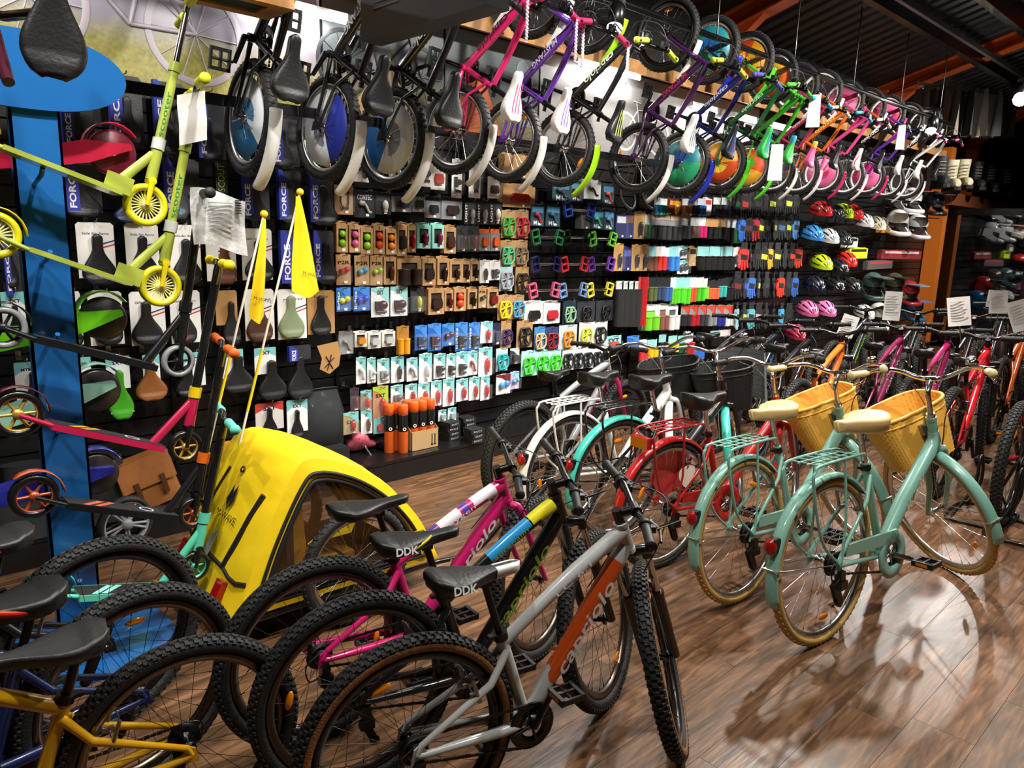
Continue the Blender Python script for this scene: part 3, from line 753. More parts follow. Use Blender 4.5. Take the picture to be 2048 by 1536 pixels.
        cab = [bez([q1 + Vector((0, -.2, .03)), q1 + Vector((.1, -.14, -.02)), q1 + Vector((.07, -.05, -.14)), Vector(crown) + Vector((.05, -.02, .03)), Vector(crown) + Vector((.06, 0, -.06))], 6),
               bez([q1 + Vector((0, .2, .03)), q1 + Vector((.13, .12, -.04)), q1 + Vector((.08, .04, -.16)), Vector(P(flen + .06)) + Vector((.0, .034, 0)), Vector((bb[0] + .2, .03, bb[1] + .2))], 6)]
    else:
        wdt = .30 if style == 'mtb' else .25; rise = .03 if style == 'mtb' else .09
        q0 = Vector(P(flen + hlen + .035)); q1 = q0 + Vector((.06 if style == 'mtb' else .035, 0, .02 if style == 'mtb' else .035))
        MB().tube([P(flen + hlen), P(flen + hlen + .055)], .0185, 12).tube([q0, q1], .017, 10).tube([q1 + Vector((0, -.024, 0)), q1 + Vector((0, .024, 0))], .0205, 12).build('stem', BLACKM, t, SB)
        ends = []
        pp = []
        for sg in (-1, 1):
            pts_ = [q1, q1 + Vector((0, sg * .05, 0)), q1 + Vector((-.01, sg * .13, rise)), q1 + Vector((-.035, sg * wdt, rise + .006))]
            hb.tube(pts_, .0125, 10); ends.append((pts_[2].lerp(pts_[3], .42 if style == 'mtb' else .3), pts_[3], sg))
        ho = hb.build('handlebar', BARM, t, SB)
        for a, b_, sg in ends:
            d = (b_ - a).normalized(); inst('grip', gm, ho, frame_m(b_ - d * .118, d.cross(Vector((0, 0, 1))), (0, 0, 1)))
            g0 = b_ - d * .13
            MB().lathe([(.014, 0), (.02, .002), (.02, .02), (.014, .022)], axis='y', n=12, M=frame_m(g0 - d * .025, d.cross(Vector((0, 0, 1))), (0, 0, 1))).tube(bez([g0 - d * .04 + Vector((.02, 0, -.004)), g0 + Vector((.05, 0, -.016)), g0 + d * .075 + Vector((.045, 0, -.022))], 5), [.007] * 5 + [.005] * 6, 8).box(g0[0] - .0, g0[0] + .04, min(g0[1], (g0 - d * .05)[1]), max(g0[1], (g0 - d * .05)[1]), g0[2] - .028, g0[2] - .006).build('brake_lever', BLACK, ho)
        cab = [bez([ends[0][0] + Vector((.04, .02, -.01)), q1 + Vector((.13, -.1, .01)), q1 + Vector((.11, .02, -.08)), Vector(P(flen + .04)) + Vector((.0, .03, 0)), Vector(dt0).lerp(Vector(dt1), .3) + Vector((0, .02, -.03))], 6),
               bez([ends[1][0] + Vector((.04, -.02, -.01)), q1 + Vector((.14, .08, .0)), q1 + Vector((.1, -.03, -.1)), Vector(crown) + Vector((.05, -.045, -.06))], 6)]
    if lod == 0 and 'nocable' not in opts:
        m = MB()
        for q in cab: m.tube(q, .0025, 5)
        m.build('cables', BLACK, t, SB)
    # brakes
    if style != 'kid' and lod == 0:
        m = MB(); bz = (ss[0] - .085, ss[2] - .115)
        for y in (-1, 1): m.tube([(bz[0] - .03, y * .05, bz[1] - .02), (bz[0] - .06, y * .052, bz[1] + .07)], [.008, .006], 8).box(bz[0] - .055, bz[0] - .02, y * .03 - .006, y * .03 + .006, bz[1] - .01, bz[1] + .004)
        m.tube([(bz[0] - .06, -.052, bz[1] + .068), (bz[0] - .06, .052, bz[1] + .068)], .0025, 5); m.tube([(bz[0] - .04, -.052, bz[1] - .003), (bz[0] - .04, .052, bz[1] - .003)], .003, 5); m.build('rear_brake', STEEL, t)
        m = MB(); cb = Vector(P(flen * .8)) + Vector((.03, 0, 0))
        for y in (-1, 1): m.tube([cb + Vector((.01, y * .052, -.03)), cb + Vector((.02, y * .055, .075))], [.008, .006], 8)
        m.tube([cb + Vector((.02, -.055, .073)), cb + Vector((.02, .055, .073))], .0025, 5); m.build('front_brake', STEEL, t, SM)
    # mudguards, carrier, basket, chain guard
    if c['fender']:
        fm_ = paint(c['fender'])
        if style == 'kid':
            # short plastic guards that stand off the tyre
            fender((0, r), r + .03, 78, 150, .06, fm_, 'rear_fender', t, flare=.05)
            fender((wb, r), r + .03, 96, 150, .06, fm_, 'front_fender', t, SM, flare=.06)
        else:
            fender((0, r), r + .014, 42, 196, .056, fm_, 'rear_fender', t, n=30)
            fo = fender((wb, r), r + .014, 48, 202, .056, fm_, 'front_fender', t, SM, n=30)
            for nm, cx, a_, MM in (('rear_stay', 0, 172, None), ('front_stay', wb, 184, SM)):
                a = math.radians(a_); m = MB()
                for y in (-1, 1): m.tube([(cx, y * .058, r), (cx + (r + .018) * math.cos(a), y * .03, r + (r + .018) * math.sin(a))], .0028, 5)
                m.tube([(cx + (r + .024) * math.cos(a), -.034, r + (r + .024) * math.sin(a)), (cx + (r + .024) * math.cos(a), .034, r + (r + .024) * math.sin(a))], .004, 6)
                m.build(nm, CHROME, t, MM)
    if 'rack' in opts:
        hx = c.get('rack', c['fender']); m = MB(); z = 2 * r + .085
        out = [(.215, -.035, z - .02), (.15, -.062, z), (-.14, -.066, z), (-.185, -.066, z - .02), (-.195, -.066, z - .07), (-.13, -.068, z - .3), (0, -.07, r)]
        for sg in (1, -1):
            m.tube(bez([(p[0], p[1] * sg, p[2]) for p in out], 5), .0062, 8)
            m.tube([(.02, -.066 * sg, z - .004), (.035, -.07 * sg, z - .25), (.01, -.07 * sg, r + .01)], .0055, 8)
        m.tube([(.215, -.035, z - .02), (.215, .035, z - .02)], .006, 8)
        for i in range(6): m.tube([(-.15 + i * .055, -.062, z), (-.15 + i * .055, .062, z)], .0035, 6)
        m.tube([(-.17, -.02, z), (.18, -.02, z)], .0035, 6).tube([(-.17, .02, z), (.18, .02, z)], .0035, 6)
        ro = m.build('carrier', paint(hx), t)
        a = math.radians(158); px_, pz_ = (r + .035) * math.cos(a), r + (r + .035) * math.sin(a)
        if 'bigrefl' in opts: MB().box(-.235, -.2, -.055, .055, z - .085, z - .03, 0).build('rear_reflector', RED_R, ro)
        else: MB().ball((px_ - .012, 0, pz_), (.02, .026, .034), 12).build('rear_reflector', RED_R, ro); MB().box(px_ - .012, px_ + .025, -.02, .02, pz_ - .02, pz_ + .03).build('reflector_base', BLACK, ro)
    if 'basket' in opts:
        hx = c['basket']; bc = Vector(P(flen + hlen * .5)) + Vector((.155, 0, .0)); m = MB()
        zt, zb = bc.z + .14, bc.z - .14; NU, NV = 126, 25
        def D(u, v):
            a = 2 * math.pi * u; s = .74 + .26 * v
            ex = .13 * s; ey = .20 * s
            cx = math.copysign(abs(math.cos(a)) ** .62, math.cos(a)); cy = math.copysign(abs(math.sin(a)) ** .62, math.sin(a))
            if cx < 0: cx *= .92
            return bc.x + ex * cx, ey * cy, zb + (zt - zb) * v + .03 * v * cx
        def W(u, v):
            i = round(u * NU); j = round(v * (NV - 1)); x, y, z = D(u, v)
            k_ = 1 + ((.03 if i % 3 else -.01) if ((i // 3) + j) % 2 else (-.02 if i % 3 else -.01))
            return (bc.x + (x - bc.x) * k_, y * k_, z)
        m.grid(W, NU, NV, closed_u=True)
        def W2(u, v):
            x, y, z = W(u, v); return (bc.x + (x - bc.x) * .955, y * .965, z + .004)
        m.grid(W2, NU, NV, closed_u=True)
        m.add([D(i / NU, 0) for i in range(NU)], [tuple(range(NU))], 0, False)
        bo = m.build('basket', mat('wicker', hx, .5), t, SM)
        MB().tube([Vector(D(i / 60, 1)) for i in range(60)], .0085, 8, closed=True).tube([Vector(D(i / 60, .86)) for i in range(60)], .005, 6, closed=True).build('rim_band', mat('wicker', hx, .5), bo)
        MB().box(bc.x - .135, bc.x - .105, -.03, .03, bc.z + .0, bc.z + .05).tube([(bc.x - .12, -.02, bc.z + .02), Vector(P(flen + hlen * .7))], .008, 8).build('basket_bracket', STEEL, bo)
    if 'chainguard' in opts:
        m = MB(); g = paint(c['fender'] or c['frame'])
        m.lathe([(.055, -.062), (.105, -.062), (.108, -.056), (.105, -.05), (.055, -.05)], (bb[0], 0, bb[1]), 'y', 40, closed=True)
        m.prism([(.06, r + .02), (.06, r + .068), (bb[0] + .03, bb[1] + .108), (bb[0] + .05, bb[1] + .07), (bb[0] - .02, bb[1] + .055)], -.062, -.05)
        m.build('chain_guard', g, t)
    if 'kick' in opts:
        MB().tube([(bb[0] - .06, .03, bb[1] - .01), (bb[0] - .09, .11, .05), (bb[0] - .12, .16, .008)], [.011, .009, .009], 8).build('kickstand', BLACKM if 'chrome' not in opts else STEEL, t)
    if 'guardplate' in opts:
        MB().prism([(.33, .62), (.33, .36), (.17, .3), (.06, .42), (.12, .6)], .06, .064, M=Matrix.Translation((-.12, 0, .05))).build('coat_guard', plastic('c23a34'), t)
        lettering('♥', plastic('f0d8c8'), t, (.07, -.066, .5), (1, 0, 0), (0, -1, 0), height=.08)
    if 'streamer' in opts:
        for a, b_, sg in ends:
            m = MB()
            for k in range(3):
                x0 = b_ + Vector((0, sg * .01, 0)); dd = (Vector(M.inverted().to_3x3() @ Vector((0, 0, -1)))).normalized()
                for j in range(11): m.ball(x0 + dd * (.015 + j * .018) + Vector((.012 * (k - 1), 0, 0)), .0075, 6)
            m.tube([x0 + dd * .01 - Vector((.014, 0, 0)), x0 + dd * .01 + Vector((.014, 0, 0))], .003, 5)
            for k in range(3): m.tube([x0 + Vector((.012 * (k - 1), 0, 0)), x0 + dd * .2 + Vector((.012 * (k - 1), 0, 0))], .0015, 4)
            m.build('bead_streamers', plastic('f0c6dc'), t, SB)
    return t
def stand(pos, heading, scale=1.0, lean=0):
    return Matrix.Translation((pos[0], pos[1], 0)) @ Matrix.Rotation(math.radians(heading), 4, 'Z') @ Matrix.Rotation(math.radians(lean), 4, 'X') @ Matrix.Scale(scale, 4)

KIDM = dict(k=1.18, r=.372, tw=.062, flen=.54, slen=.36, sad=.60, sadx=-.045, bb=(.43, .325))
# front row
FRONT = 'mountain bikes in the front row'
bicycle('light grey mountain bike with an orange down tube and tan-walled rear tyre in front', stand((1.02, 1.40), -14, .81, -.5), 'mtb',
    dict(frame='b9bcba', fork='0e0e0f', side='8a5a30', band=('c9501b', .2, .9)), FRONT, steer=52, bars=-24, opts=('susp', 'kick'), crank=62,
    saddle=('1a1b1c', .33, .17, .05, .05, ('nose', 'd8d8d6'), 'DDK'), text=('capriolo', 'e9e4dc', .36, .052, 'LC 6.1'), geo=KIDM)
bicycle('black mountain bike with blue and yellow top tube and green lettering in the front row', stand((1.04, 1.68), -13, .814, 0), 'mtb',
    dict(frame='0c0d0f', fork='0e0e0f', rim='6f665e', top=(('2a9ad8', .38, .74), ('e8e020', .75, .96))), FRONT, steer=34, bars=-22, opts=('susp', 'kick'), crank=20,
    saddle=('1a1b1c', .33, .17, .05, .05, ('side', 'e3d429'), 'DDK'), text=('capriolo', '7fa035', .38, .045, 'adrenalin'), geo=KIDM)
bicycle('bright pink mountain bike with white lettering parked beside the yellow trailer', stand((1.05, 1.94), -6, .832, 1), 'mtb',
    dict(frame='c81d6b', fork='cf2572', rim='6f665e', top=(('5a3a9c', .3, .38), ('efe6ee', .39, .58), ('5a3a9c', .6, .66), ('efe6ee', .7, .92))), FRONT, steer=24, bars=-26, opts=('kick',), crank=30,
    saddle=('1e1f20', .33, .16, .045, .05), text=('capriolo', 'f0dfe6', .38, .045, 'oxygen'), geo=dict(KIDM, flen=.46))
LEFT = 'bikes at the left facing out of the picture'
bicycle('yellow framed kids bike with a plain grey saddle in the bottom left corner', stand((.60, 1.80), 174, .79, -2), 'mtb',
    dict(frame='d8a016', fork='d8a016', rim='7a6c5e', band=('4f7f74', .3, .8)), LEFT, opts=('straight',), crank=150, saddle=('2a2b2c', .36, .19, .05, .05), geo=dict(KIDM, sadx=.09, sad=.53))
bicycle('dark blue bike with a brown rim and black saddle with bold red panels', stand((.57, 2.10), 188, .83, -2), 'mtb',
    dict(frame='13204a', fork='0e0e0f', rim='7a6c5e'), LEFT, crank=100, saddle=('17181a', .36, .18, .06, .05, ('side', 'd8301c')), geo=dict(KIDM, sadx=.08, sad=.52))
bicycle('black bike with an all black wheel and red-striped saddle below the scooter post', stand((.57, 2.42), 190, .88, -2), 'mtb',
    dict(frame='16171a', fork='0e0e0f'), LEFT, crank=100, saddle=('232425', .34, .17, .05, .05, ('side', 'd83a2a')), geo=dict(KIDM, sadx=.07, sad=.53))
# ---------------------------------------------------------------- city bikes in the middle
CITY = 'city bikes in the middle row'
MINT = '7fb3a4'
def city(label, pos, hd, sc, lean, col, opts, sad='141415', grip='151515', extra=None, steer=0, text=None, crank=-20, bars=None):
    c = dict(frame=col, fork=col, fender=col, rim='c9c9c9', spoke='d0d0d0', tire='1a1a1a', tire_tread='grain', bar='chrome', grip=grip)
    c.update(extra or {})
    return bicycle(label, stand(pos, hd, sc, lean), 'city', c, CITY, steer=steer, opts=('chrome', 'rack', 'kick') + opts, saddle=(sad, .30, .20, .065, .06), text=text, crank=crank, bars=bars)
city('nearest mint city bike with yellow basket, cream grips and tan tyres', (2.886, 1.129), -7, .997, -5, MINT, ('basket', 'chainguard', 'sadrev'), 'e2bf82', 'ead9a0', dict(tire='b9954e', basket='f4b94e'), 68, ('Melody', 'd9cfa8', .2, .045), bars=12)
city('second mint city bike with yellow basket, beside the red city bike', (2.945, 1.538), -4.6, .954, -4.4, MINT, ('basket', 'chainguard', 'sadrev'), 'e2bf82', 'ead9a0', dict(tire='b9954e', basket='f4b94e'), 62, ('Melody', 'd9cfa8', .2, .045), bars=10)
city('red city bike with red carrier, black saddle and heart print guard', (2.966, 1.985), -6.7, .943, 1, 'b3191c', ('bigrefl', 'chainguard', 'guardplate'), extra=dict(rack='9c1a22'), steer=25)
city('black city bike with turquoise mudguards and a black basket', (3.08, 2.376), -6, .957, 0, '17181a', ('basket',), extra=dict(fender='3fc4b0', rack='17181a', basket='161617'), steer=35)
city('city bike with white carrier and white mudguards, black basket in front', (2.968, 2.63), -2, .945, 0, 'd9d9d6', ('basket',), extra=dict(fender='e8e8e4', rack='e8e8e4', basket='161617'), steer=30)
bicycle('grey and pink bike with black knobbly tyres at the wall end of the city row', stand((2.989, 3.0), 3, .938, 0), 'mtb', dict(frame='8d8f92', fork='c21b60', frame2='c21b60', tire_tread='knob'), CITY, steer=5, crank=40, text=('capriolo', 'd03070', .3, .03))
# red mountain bikes and the dark rows behind
ROW = 'mountain bikes in the far rows'
def mt(label, pos, hd, sc, col, steer=0, text=None, rim='0d0d0e', sad=('17181a', .27, .15, .05, .045), fork='0e0e0f', **k):
    return bicycle(label, stand(pos, hd, sc, k.pop('lean', 0)), 'mtb', dict(frame=col, fork=fork, rim=rim), ROW, steer=steer, opts=('susp', 'kick'), saddle=sad, text=text, **k)
RT = ('MARATHON', 'f2d9d9', .36, .045, 'MARATHON')
mt('nearest bright red mountain bike cut by the right edge', (5.06, 1.01), 2, 1.056, 'c4121f', 8, RT)
mt('second bright red mountain bike, behind the cream grips', (5.32, 1.44), 4, 1.03, 'c4121f', 10, RT)
mt('magenta mountain bike with white lettering behind the red ones', (5.7, 1.82), 3, 1.0, '9c1a55', 10, ('HORIZON', 'efe3ea', .34, .04, 'HORIZON'))
mt('purple magenta mountain bike between magenta and orange ones', (5.75, 2.2), 2, 1.0, '7a1646', 12, ('HORIZON', 'efe3ea', .34, .04, 'HORIZON'))
mt('orange mountain bike with an orange fork crown behind the yellow baskets', (4.85, 2.25), 6, 1.0, 'd9691f', 14, ('capriolo', '151515', .34, .04))
mt('black mountain bike next to the orange one behind the baskets', (4.95, 2.58), 4, 1.0, '141518', 16, ('capriolo', 'd86018', .34, .04))
mt('black and blue mountain bike third from the accessory wall', (5.0, 2.92), 2, 1.0, '15181f', 12, ('capriolo', '3b8ed0', .34, .04))
mt('black mountain bike nearest the gloves on the wall', (5.1, 3.28), 0, 1.0, '121214', 10, ('capriolo', 'c8c8c8', .34, .04))
for i, (p, col, tc, lb) in enumerate([((7.15, 1.2), '2f7fae', 'e8e8e8', 'light blue mountain bike in the second far row'), ((7.2, 1.62), 'd05a18', '151515', 'orange red mountain bike in the second far row'), ((7.25, 2.05), '1a1a1d', 'd8301c', 'black and red mountain bike in the second far row'),
        ((7.1, 2.5), '17181a', 'd0d0d0', 'black mountain bike in the second far row with a tall paper'), ((7.0, 2.95), '20242a', '8fd030', 'dark grey mountain bike in the second far row near the helmets'), ((9.2, 1.7), '16181c', 'c0c0c0', 'black mountain bike in the last row below the mirror'), ((9.3, 2.3), '22252a', 'd03030', 'dark mountain bike in the last row below the orange post')]):
    mt(lb, p, 4, 1.02, col, 12, ('capriolo', tc, .34, .04), lod=1)

# ---------------------------------------------------------------- kids bikes hung upright on the rack
HANG = 'kids bikes hanging on the rack'
def hang(label, X, z, sc, yaw, tilt, c, saddle, opts=(), text=None, lx=.06, crank=100, Y=3.55, steer=0):
    f = Vector((lx, -math.sin(math.radians(tilt)), math.cos(math.radians(tilt)))).normalized()
    u = Vector((math.sin(math.radians(yaw)), -math.cos(math.radians(yaw)), 0)); u = (u - f * u.dot(f)).normalized()
    l = u.cross(f); hub = Vector((X, Y, z)); o = hub - u * .25 * sc
    M = Matrix(((f[0], l[0], u[0], o[0]), (f[1], l[1], u[1], o[1]), (f[2], l[2], u[2], o[2]), (0, 0, 0, 1))) @ Matrix.Scale(sc, 4)
    cc = dict(rim='c4c4c4', spoke='c8c8c8', fork='111112', tire='1a1a1a', tire_tread='grain', fender='e6e6e2'); cc.update(c)
    return bicycle(label, M, 'kid', cc, HANG, steer=steer, opts=opts, saddle=saddle, text=text, crank=crank)
BS = ('151516', .26, .17, .06, .05)
D1 = ('e8ecf0', '1d6fc0', '9aa2aa'); D2 = ('e8ecf0', '24359c', '8a90a8')
hang('first hanging black bike at the left, with a clean black saddle and pale disc wheel', 1.65, 2.10, 1.06, -2, 9, dict(frame='121213', disc=('dfe4ea', '2b6d9c', '4a86b0')), BS, text=('MUSTANG', 'e8e8e8', .24, .035), crank=20)
hang('second hanging black bike with a royal blue and white disc wheel', 2.06, 2.10, 1.06, 4, 9, dict(frame='121213', disc=D2), BS, text=('MUSTANG', 'e8e8e8', .24, .035), crank=30)
h3 = hang('third hanging black bike with the sky blue disc wheel', 2.45, 2.09, 1.08, 8, 9, dict(frame='0f1216', disc=D1), BS, text=('capriolo', 'e8e8e8', .24, .04), crank=70)
ST = lambda h: ('e9e7e3', .26, .15, .06, .05, ('stripes', h))
hang('hot pink hanging bike with a white saddle striped pink', 2.90, 2.19, 1.02, 10, 10, dict(frame='d8246e', fork='d8246e', grip='d8246e'), ST('d8246e'), ('streamer',), ('capriolo', '3a1020', .25, .042))
hang('violet hanging bike with a white saddle striped violet', 3.33, 2.17, 1.0, 6, 10, dict(frame='5b2a94', fork='5b2a94', grip='d2235f'), ST('5b2a94'), ('streamer',), ('MUSTANG', 'd8c8ee', .22, .032))
hang('black hanging bike with lime mudguards and a lime striped saddle', 3.82, 2.17, 1.0, 8, 10, dict(frame='111214', fender='9ad41c', grip='c8e03a'), ('17181a', .26, .15, .06, .05, ('stripes', 'dbe87a')), (), ('capriolo', 'e9efc9', .25, .042))
hang('dark plum hanging bike with a white saddle striped black', 4.64, 2.18, 1.02, 6, 10, dict(frame='3a1646', fork='3a1646', grip='b8c83a', rim='6a6a6a'), ST('151515'), (), ('MUSTANG', 'c8305a', .22, .032), crank=200)
hang('navy blue hanging bike with a blue mudguard beside the plum one', 5.20, 2.19, 1.0, 5, 10, dict(frame='111c58', fork='111c58', fender='1f2fae', grip='4a3f9a', disc=('1f7f8c', '27a06a', '1a5fa0')), ('16171c', .26, .15, .06, .05, ('stripes', '2a3a9a')), (), ('capriolo', 'c8d0e8', .22, .032))
hang('dark green hanging bike with a flame print wheel', 5.76, 2.24, .95, 5, 10, dict(frame='11552c', fork='2f9a2e', fender='4fd02e', disc=('d8501c', 'e8a020', 'f0d040'), grip='49b82e'), ('2fa84a', .26, .15, .06, .05, ('stripes', '2f7fd0')), (), ('capriolo', 'a8e0b8', .22, .032))
hang('bright green hanging bike with a leaf green and blue saddle', 6.22, 2.24, .9, 5, 10, dict(frame='3fb12d', fork='3fb12d', fender='5fdc3a', disc=('e05a1c', 'f0b030', '49b82e'), grip='2f9fd0'), ('3cae4a', .26, .15, .06, .05, ('nose', '3a9ad0')))
hang('maroon pink hanging bike with small white wheels', 6.66, 2.25, .86, 5, 10, dict(frame='a32a55', fork='a32a55', rim='f0f0f0', grip='e8e0e0'), ('e8588c', .26, .15, .06, .05, ('nose', 'f2c230')), (), ('capriolo', 'f0d8e0', .2, .03))
hang('orange hanging bike with a sunset saddle and white tags', 7.14, 2.27, .86, 6, 10, dict(frame='e06a1a', fork='d05a18', rim='f0f0f0', grip='38b0d8'), ('17181a', .26, .15, .06, .05), (), ('capriolo', 'f8d060', .24, .04))
hang('pink hanging bike with a pink shell and white wheels', 7.68, 2.30, .82, 6, 10, dict(frame='e04a8c', fork='e04a8c', rim='f0f0f0', fender='d8246e', grip='f0f0f0', disc=('e86aa0', 'f4a8c8', 'd8246e')), ('efe9e2', .26, .15, .06, .05, ('side', 'd8246e')))
hang('black hanging bike with white lettering and a black saddle near the rack end', 8.22, 2.31, .82, 6, 10, dict(frame='141416', fork='d05a2a', rim='f0f0f0'), ('17181a', .26, .15, .06, .05), (), ('capriolo', 'f0f0f0', .24, .04))
hang('violet small hanging bike with a white saddle near the rack end', 8.78, 2.34, .8, 6, 10, dict(frame='5a2a9c', fork='5a2a9c', rim='f0f0f0', fender='d8246e', disc=('d0245e', 'e86aa0', 'f0b0c8')), ('efe9e2', .26, .15, .06, .05))
hang('last black hanging bike at the far end of the rack', 9.36, 2.34, .8, 6, 10, dict(frame='141416', fork='141416', rim='f0f0f0', fender='e8e8e8', grip='c8407a'), ('efe9e2', .26, .15, .06, .05), (), ('capriolo', 'f0f0f0', .24, .04))
hang('white hanging bike with pink grips beyond the end of the rack', 9.95, 2.36, .8, 6, 10, dict(frame='e4e4e2', fork='e4e4e2', rim='f0f0f0', fender='e8e8e8', grip='c8487a', bar='chrome'), ('17181a', .26, .15, .06, .05))
# the rack itself
rk = thing('hanging_rack', 'black steel rack with two long rails carrying the kids bikes', 'rack', (1.0, 3.3, 3.05))
MB().tube([(0, -.05, 0), (9.4, -.05, 0)], .022, 10).build('upper_rail', BLACKM, rk)
MB().box(.1, 9.2, .31, .335, -.90, -.85).build('lower_rail', BLACKM, rk)
for i in range(8):
    x = .5 + i * 1.2
    MB().tube([(x, -.05, 0), (x, -.05, roof_z(3.25) - 3.2)], .006, 6).build('hanger_rod', BLACKM, rk)
    MB().tube([(x, .322, -.87), (x, .9, -.87)], .012, 6).build('wall_arm', BLACKM, rk)
# ---------------------------------------------------------------- goods on the slat wall
PY = 4.10                                   # plane in which the hanging goods face the aisle
ORD = ['first', 'second', 'third', 'fourth', 'fifth', 'sixth', 'seventh', 'eighth', 'ninth', 'tenth', 'eleventh', 'twelfth', 'thirteenth', 'fourteenth', 'fifteenth', 'sixteenth', 'seventeenth', 'eighteenth', 'nineteenth', 'twentieth'] + ['twenty-%s' % a for a in ('first', 'second', 'third', 'fourth', 'fifth', 'sixth', 'seventh', 'eighth', 'ninth')]
hook_me = MB().tube([(0, WY - PY + .0, 0), (0, -.03, 0), (0, -.04, .012)], .0028, 6).box(-.012, .012, WY - PY - .004, WY - PY, -.02, .025).mesh('peg_hook', STEEL)
tagm = MB().box(-.011, .011, -.001, .001, -.008, .008).mesh('price_tag', card('f2f2f0'))
INK = plastic('16161a', .5)
def place(x0, y0, x1, y1, Y=None):
    Y = Y or PY
    a, b = at(x0, y0, Y), at(x1, y1, Y)
    c, d = at((x0 + x1) / 2, y0, Y), at((x0 + x1) / 2, y1, Y)
    return (a[0] + b[0]) / 2, c[2], abs(b[0] - a[0]), abs(c[2] - d[2])
def item_shape(m, kind, w, h, mi=0):
    """shapes of goods; x across, -y to the aisle, z down from 0 to -h"""
    cx, cz = 0, -h * .55
    if kind == 'bells':
        m.ball((0, -.004, -h * .34), (w * .26, .022, w * .26), 12, mi); m.ball((0, -.004, -h * .66), (w * .28, .022, w * .28), 12, mi)
    elif kind == 'twins':
        m.ball((-w * .17, -.012, cz + h * .05), (w * .18, .02, w * .18), 12, mi); m.ball((w * .2, -.012, cz + h * .12), (w * .18, .02, w * .18), 12, mi); m.tube([(-w * .17, -.01, cz + h * .05), (w * .2, -.01, cz + h * .12)], .006, 6, mi)
    elif kind == 'lamp':
        m.ball((w * .12, -.012, cz), (w * .24, .026, w * .22), 12, mi); m.box(-w * .3, -w * .06, -.018, 0, cz - h * .16, cz + h * .14, mi); m.tube([(-w * .25, -.01, cz - h * .24), (w * .3, -.01, cz - h * .26)], .009, 8, mi)
    elif kind == 'bar':
        m.ball((w * .08, -.012, cz), (w * .17, .022, h * .26), 12, mi); m.box(-w * .02, w * .18, -.02, 0, cz - h * .3, cz - h * .2, mi)
    elif kind == 'slab':
        m.prism([(-w * .26, cz - h * .2), (w * .26, cz - h * .2), (w * .3, cz), (w * .22, cz + h * .2), (-w * .22, cz + h * .2), (-w * .3, cz)], -.024, 0, mi)
    elif kind == 'tool':
        m.tube(bez([(-w * .25, -.01, cz + h * .2), (0, -.015, cz + h * .05), (w * .15, -.012, cz - h * .2), (w * .28, -.01, cz - h * .24)], 4), .008, 7, mi); m.ball((-w * .15, -.012, cz + h * .12), (w * .15, .02, h * .1), 10, mi)
    elif kind == 'cage':
        R = min(w * .47, h * .34)
        ol = [(-R * .75, -R), (R * .55, -R), (R, -R * .5), (R, R * .5), (R * .55, R), (-R * .75, R), (-R, 0)]
        pts = [(x, -.014, cz + z) for x, z in ol]
        m.tube(pts, .0085, 6, mi, closed=True)
        for a, b in ((0, 4), (1, 5), (3, 6)): m.tube([pts[a], pts[b]], .0055, 6, mi)
        m.tube([(0, -.014, cz - R), (0, -.014, cz + R)], .01, 8, mi)
    elif kind == 'grips':
        for sx in (-1, 1):
            pr = [(0, 0)]
            for i in range(8): pr += [(w * .2, h * .6 * i / 8), (w * .23, h * .6 * (i + .5) / 8)]
            m.lathe([(r, z) for r, z in pr] + [(w * .25, h * .6), (0, h * .62)], (sx * w * .25, -.012, -h), 'z', 10, mi)
    elif kind == 'chain':
        m.tube(bez([(-w * .2, -.01, -h * .15), (-w * .22, -.012, cz), (-w * .1, -.015, cz - h * .25)], 4), .005, 6, mi).tube(bez([(w * .2, -.01, -h * .15), (w * .2, -.012, cz), (w * .08, -.015, cz - h * .25)], 4), .005, 6, mi); m.ball((-w * .1, -.015, cz - h * .2), w * .09, 8, mi).ball((w * .12, -.015, cz - h * .2), w * .09, 8, mi)
    return m
def header(w, h):
    return [(-w * .5, 0), (-w * .5, h * .09), (-w * .2, h * .09), (-w * .14, h * .12), (w * .14, h * .12), (w * .2, h * .09), (w * .5, h * .09), (w * .5, 0)]
SHINY = {'lamp', 'bar', 'bells', 'twins'}
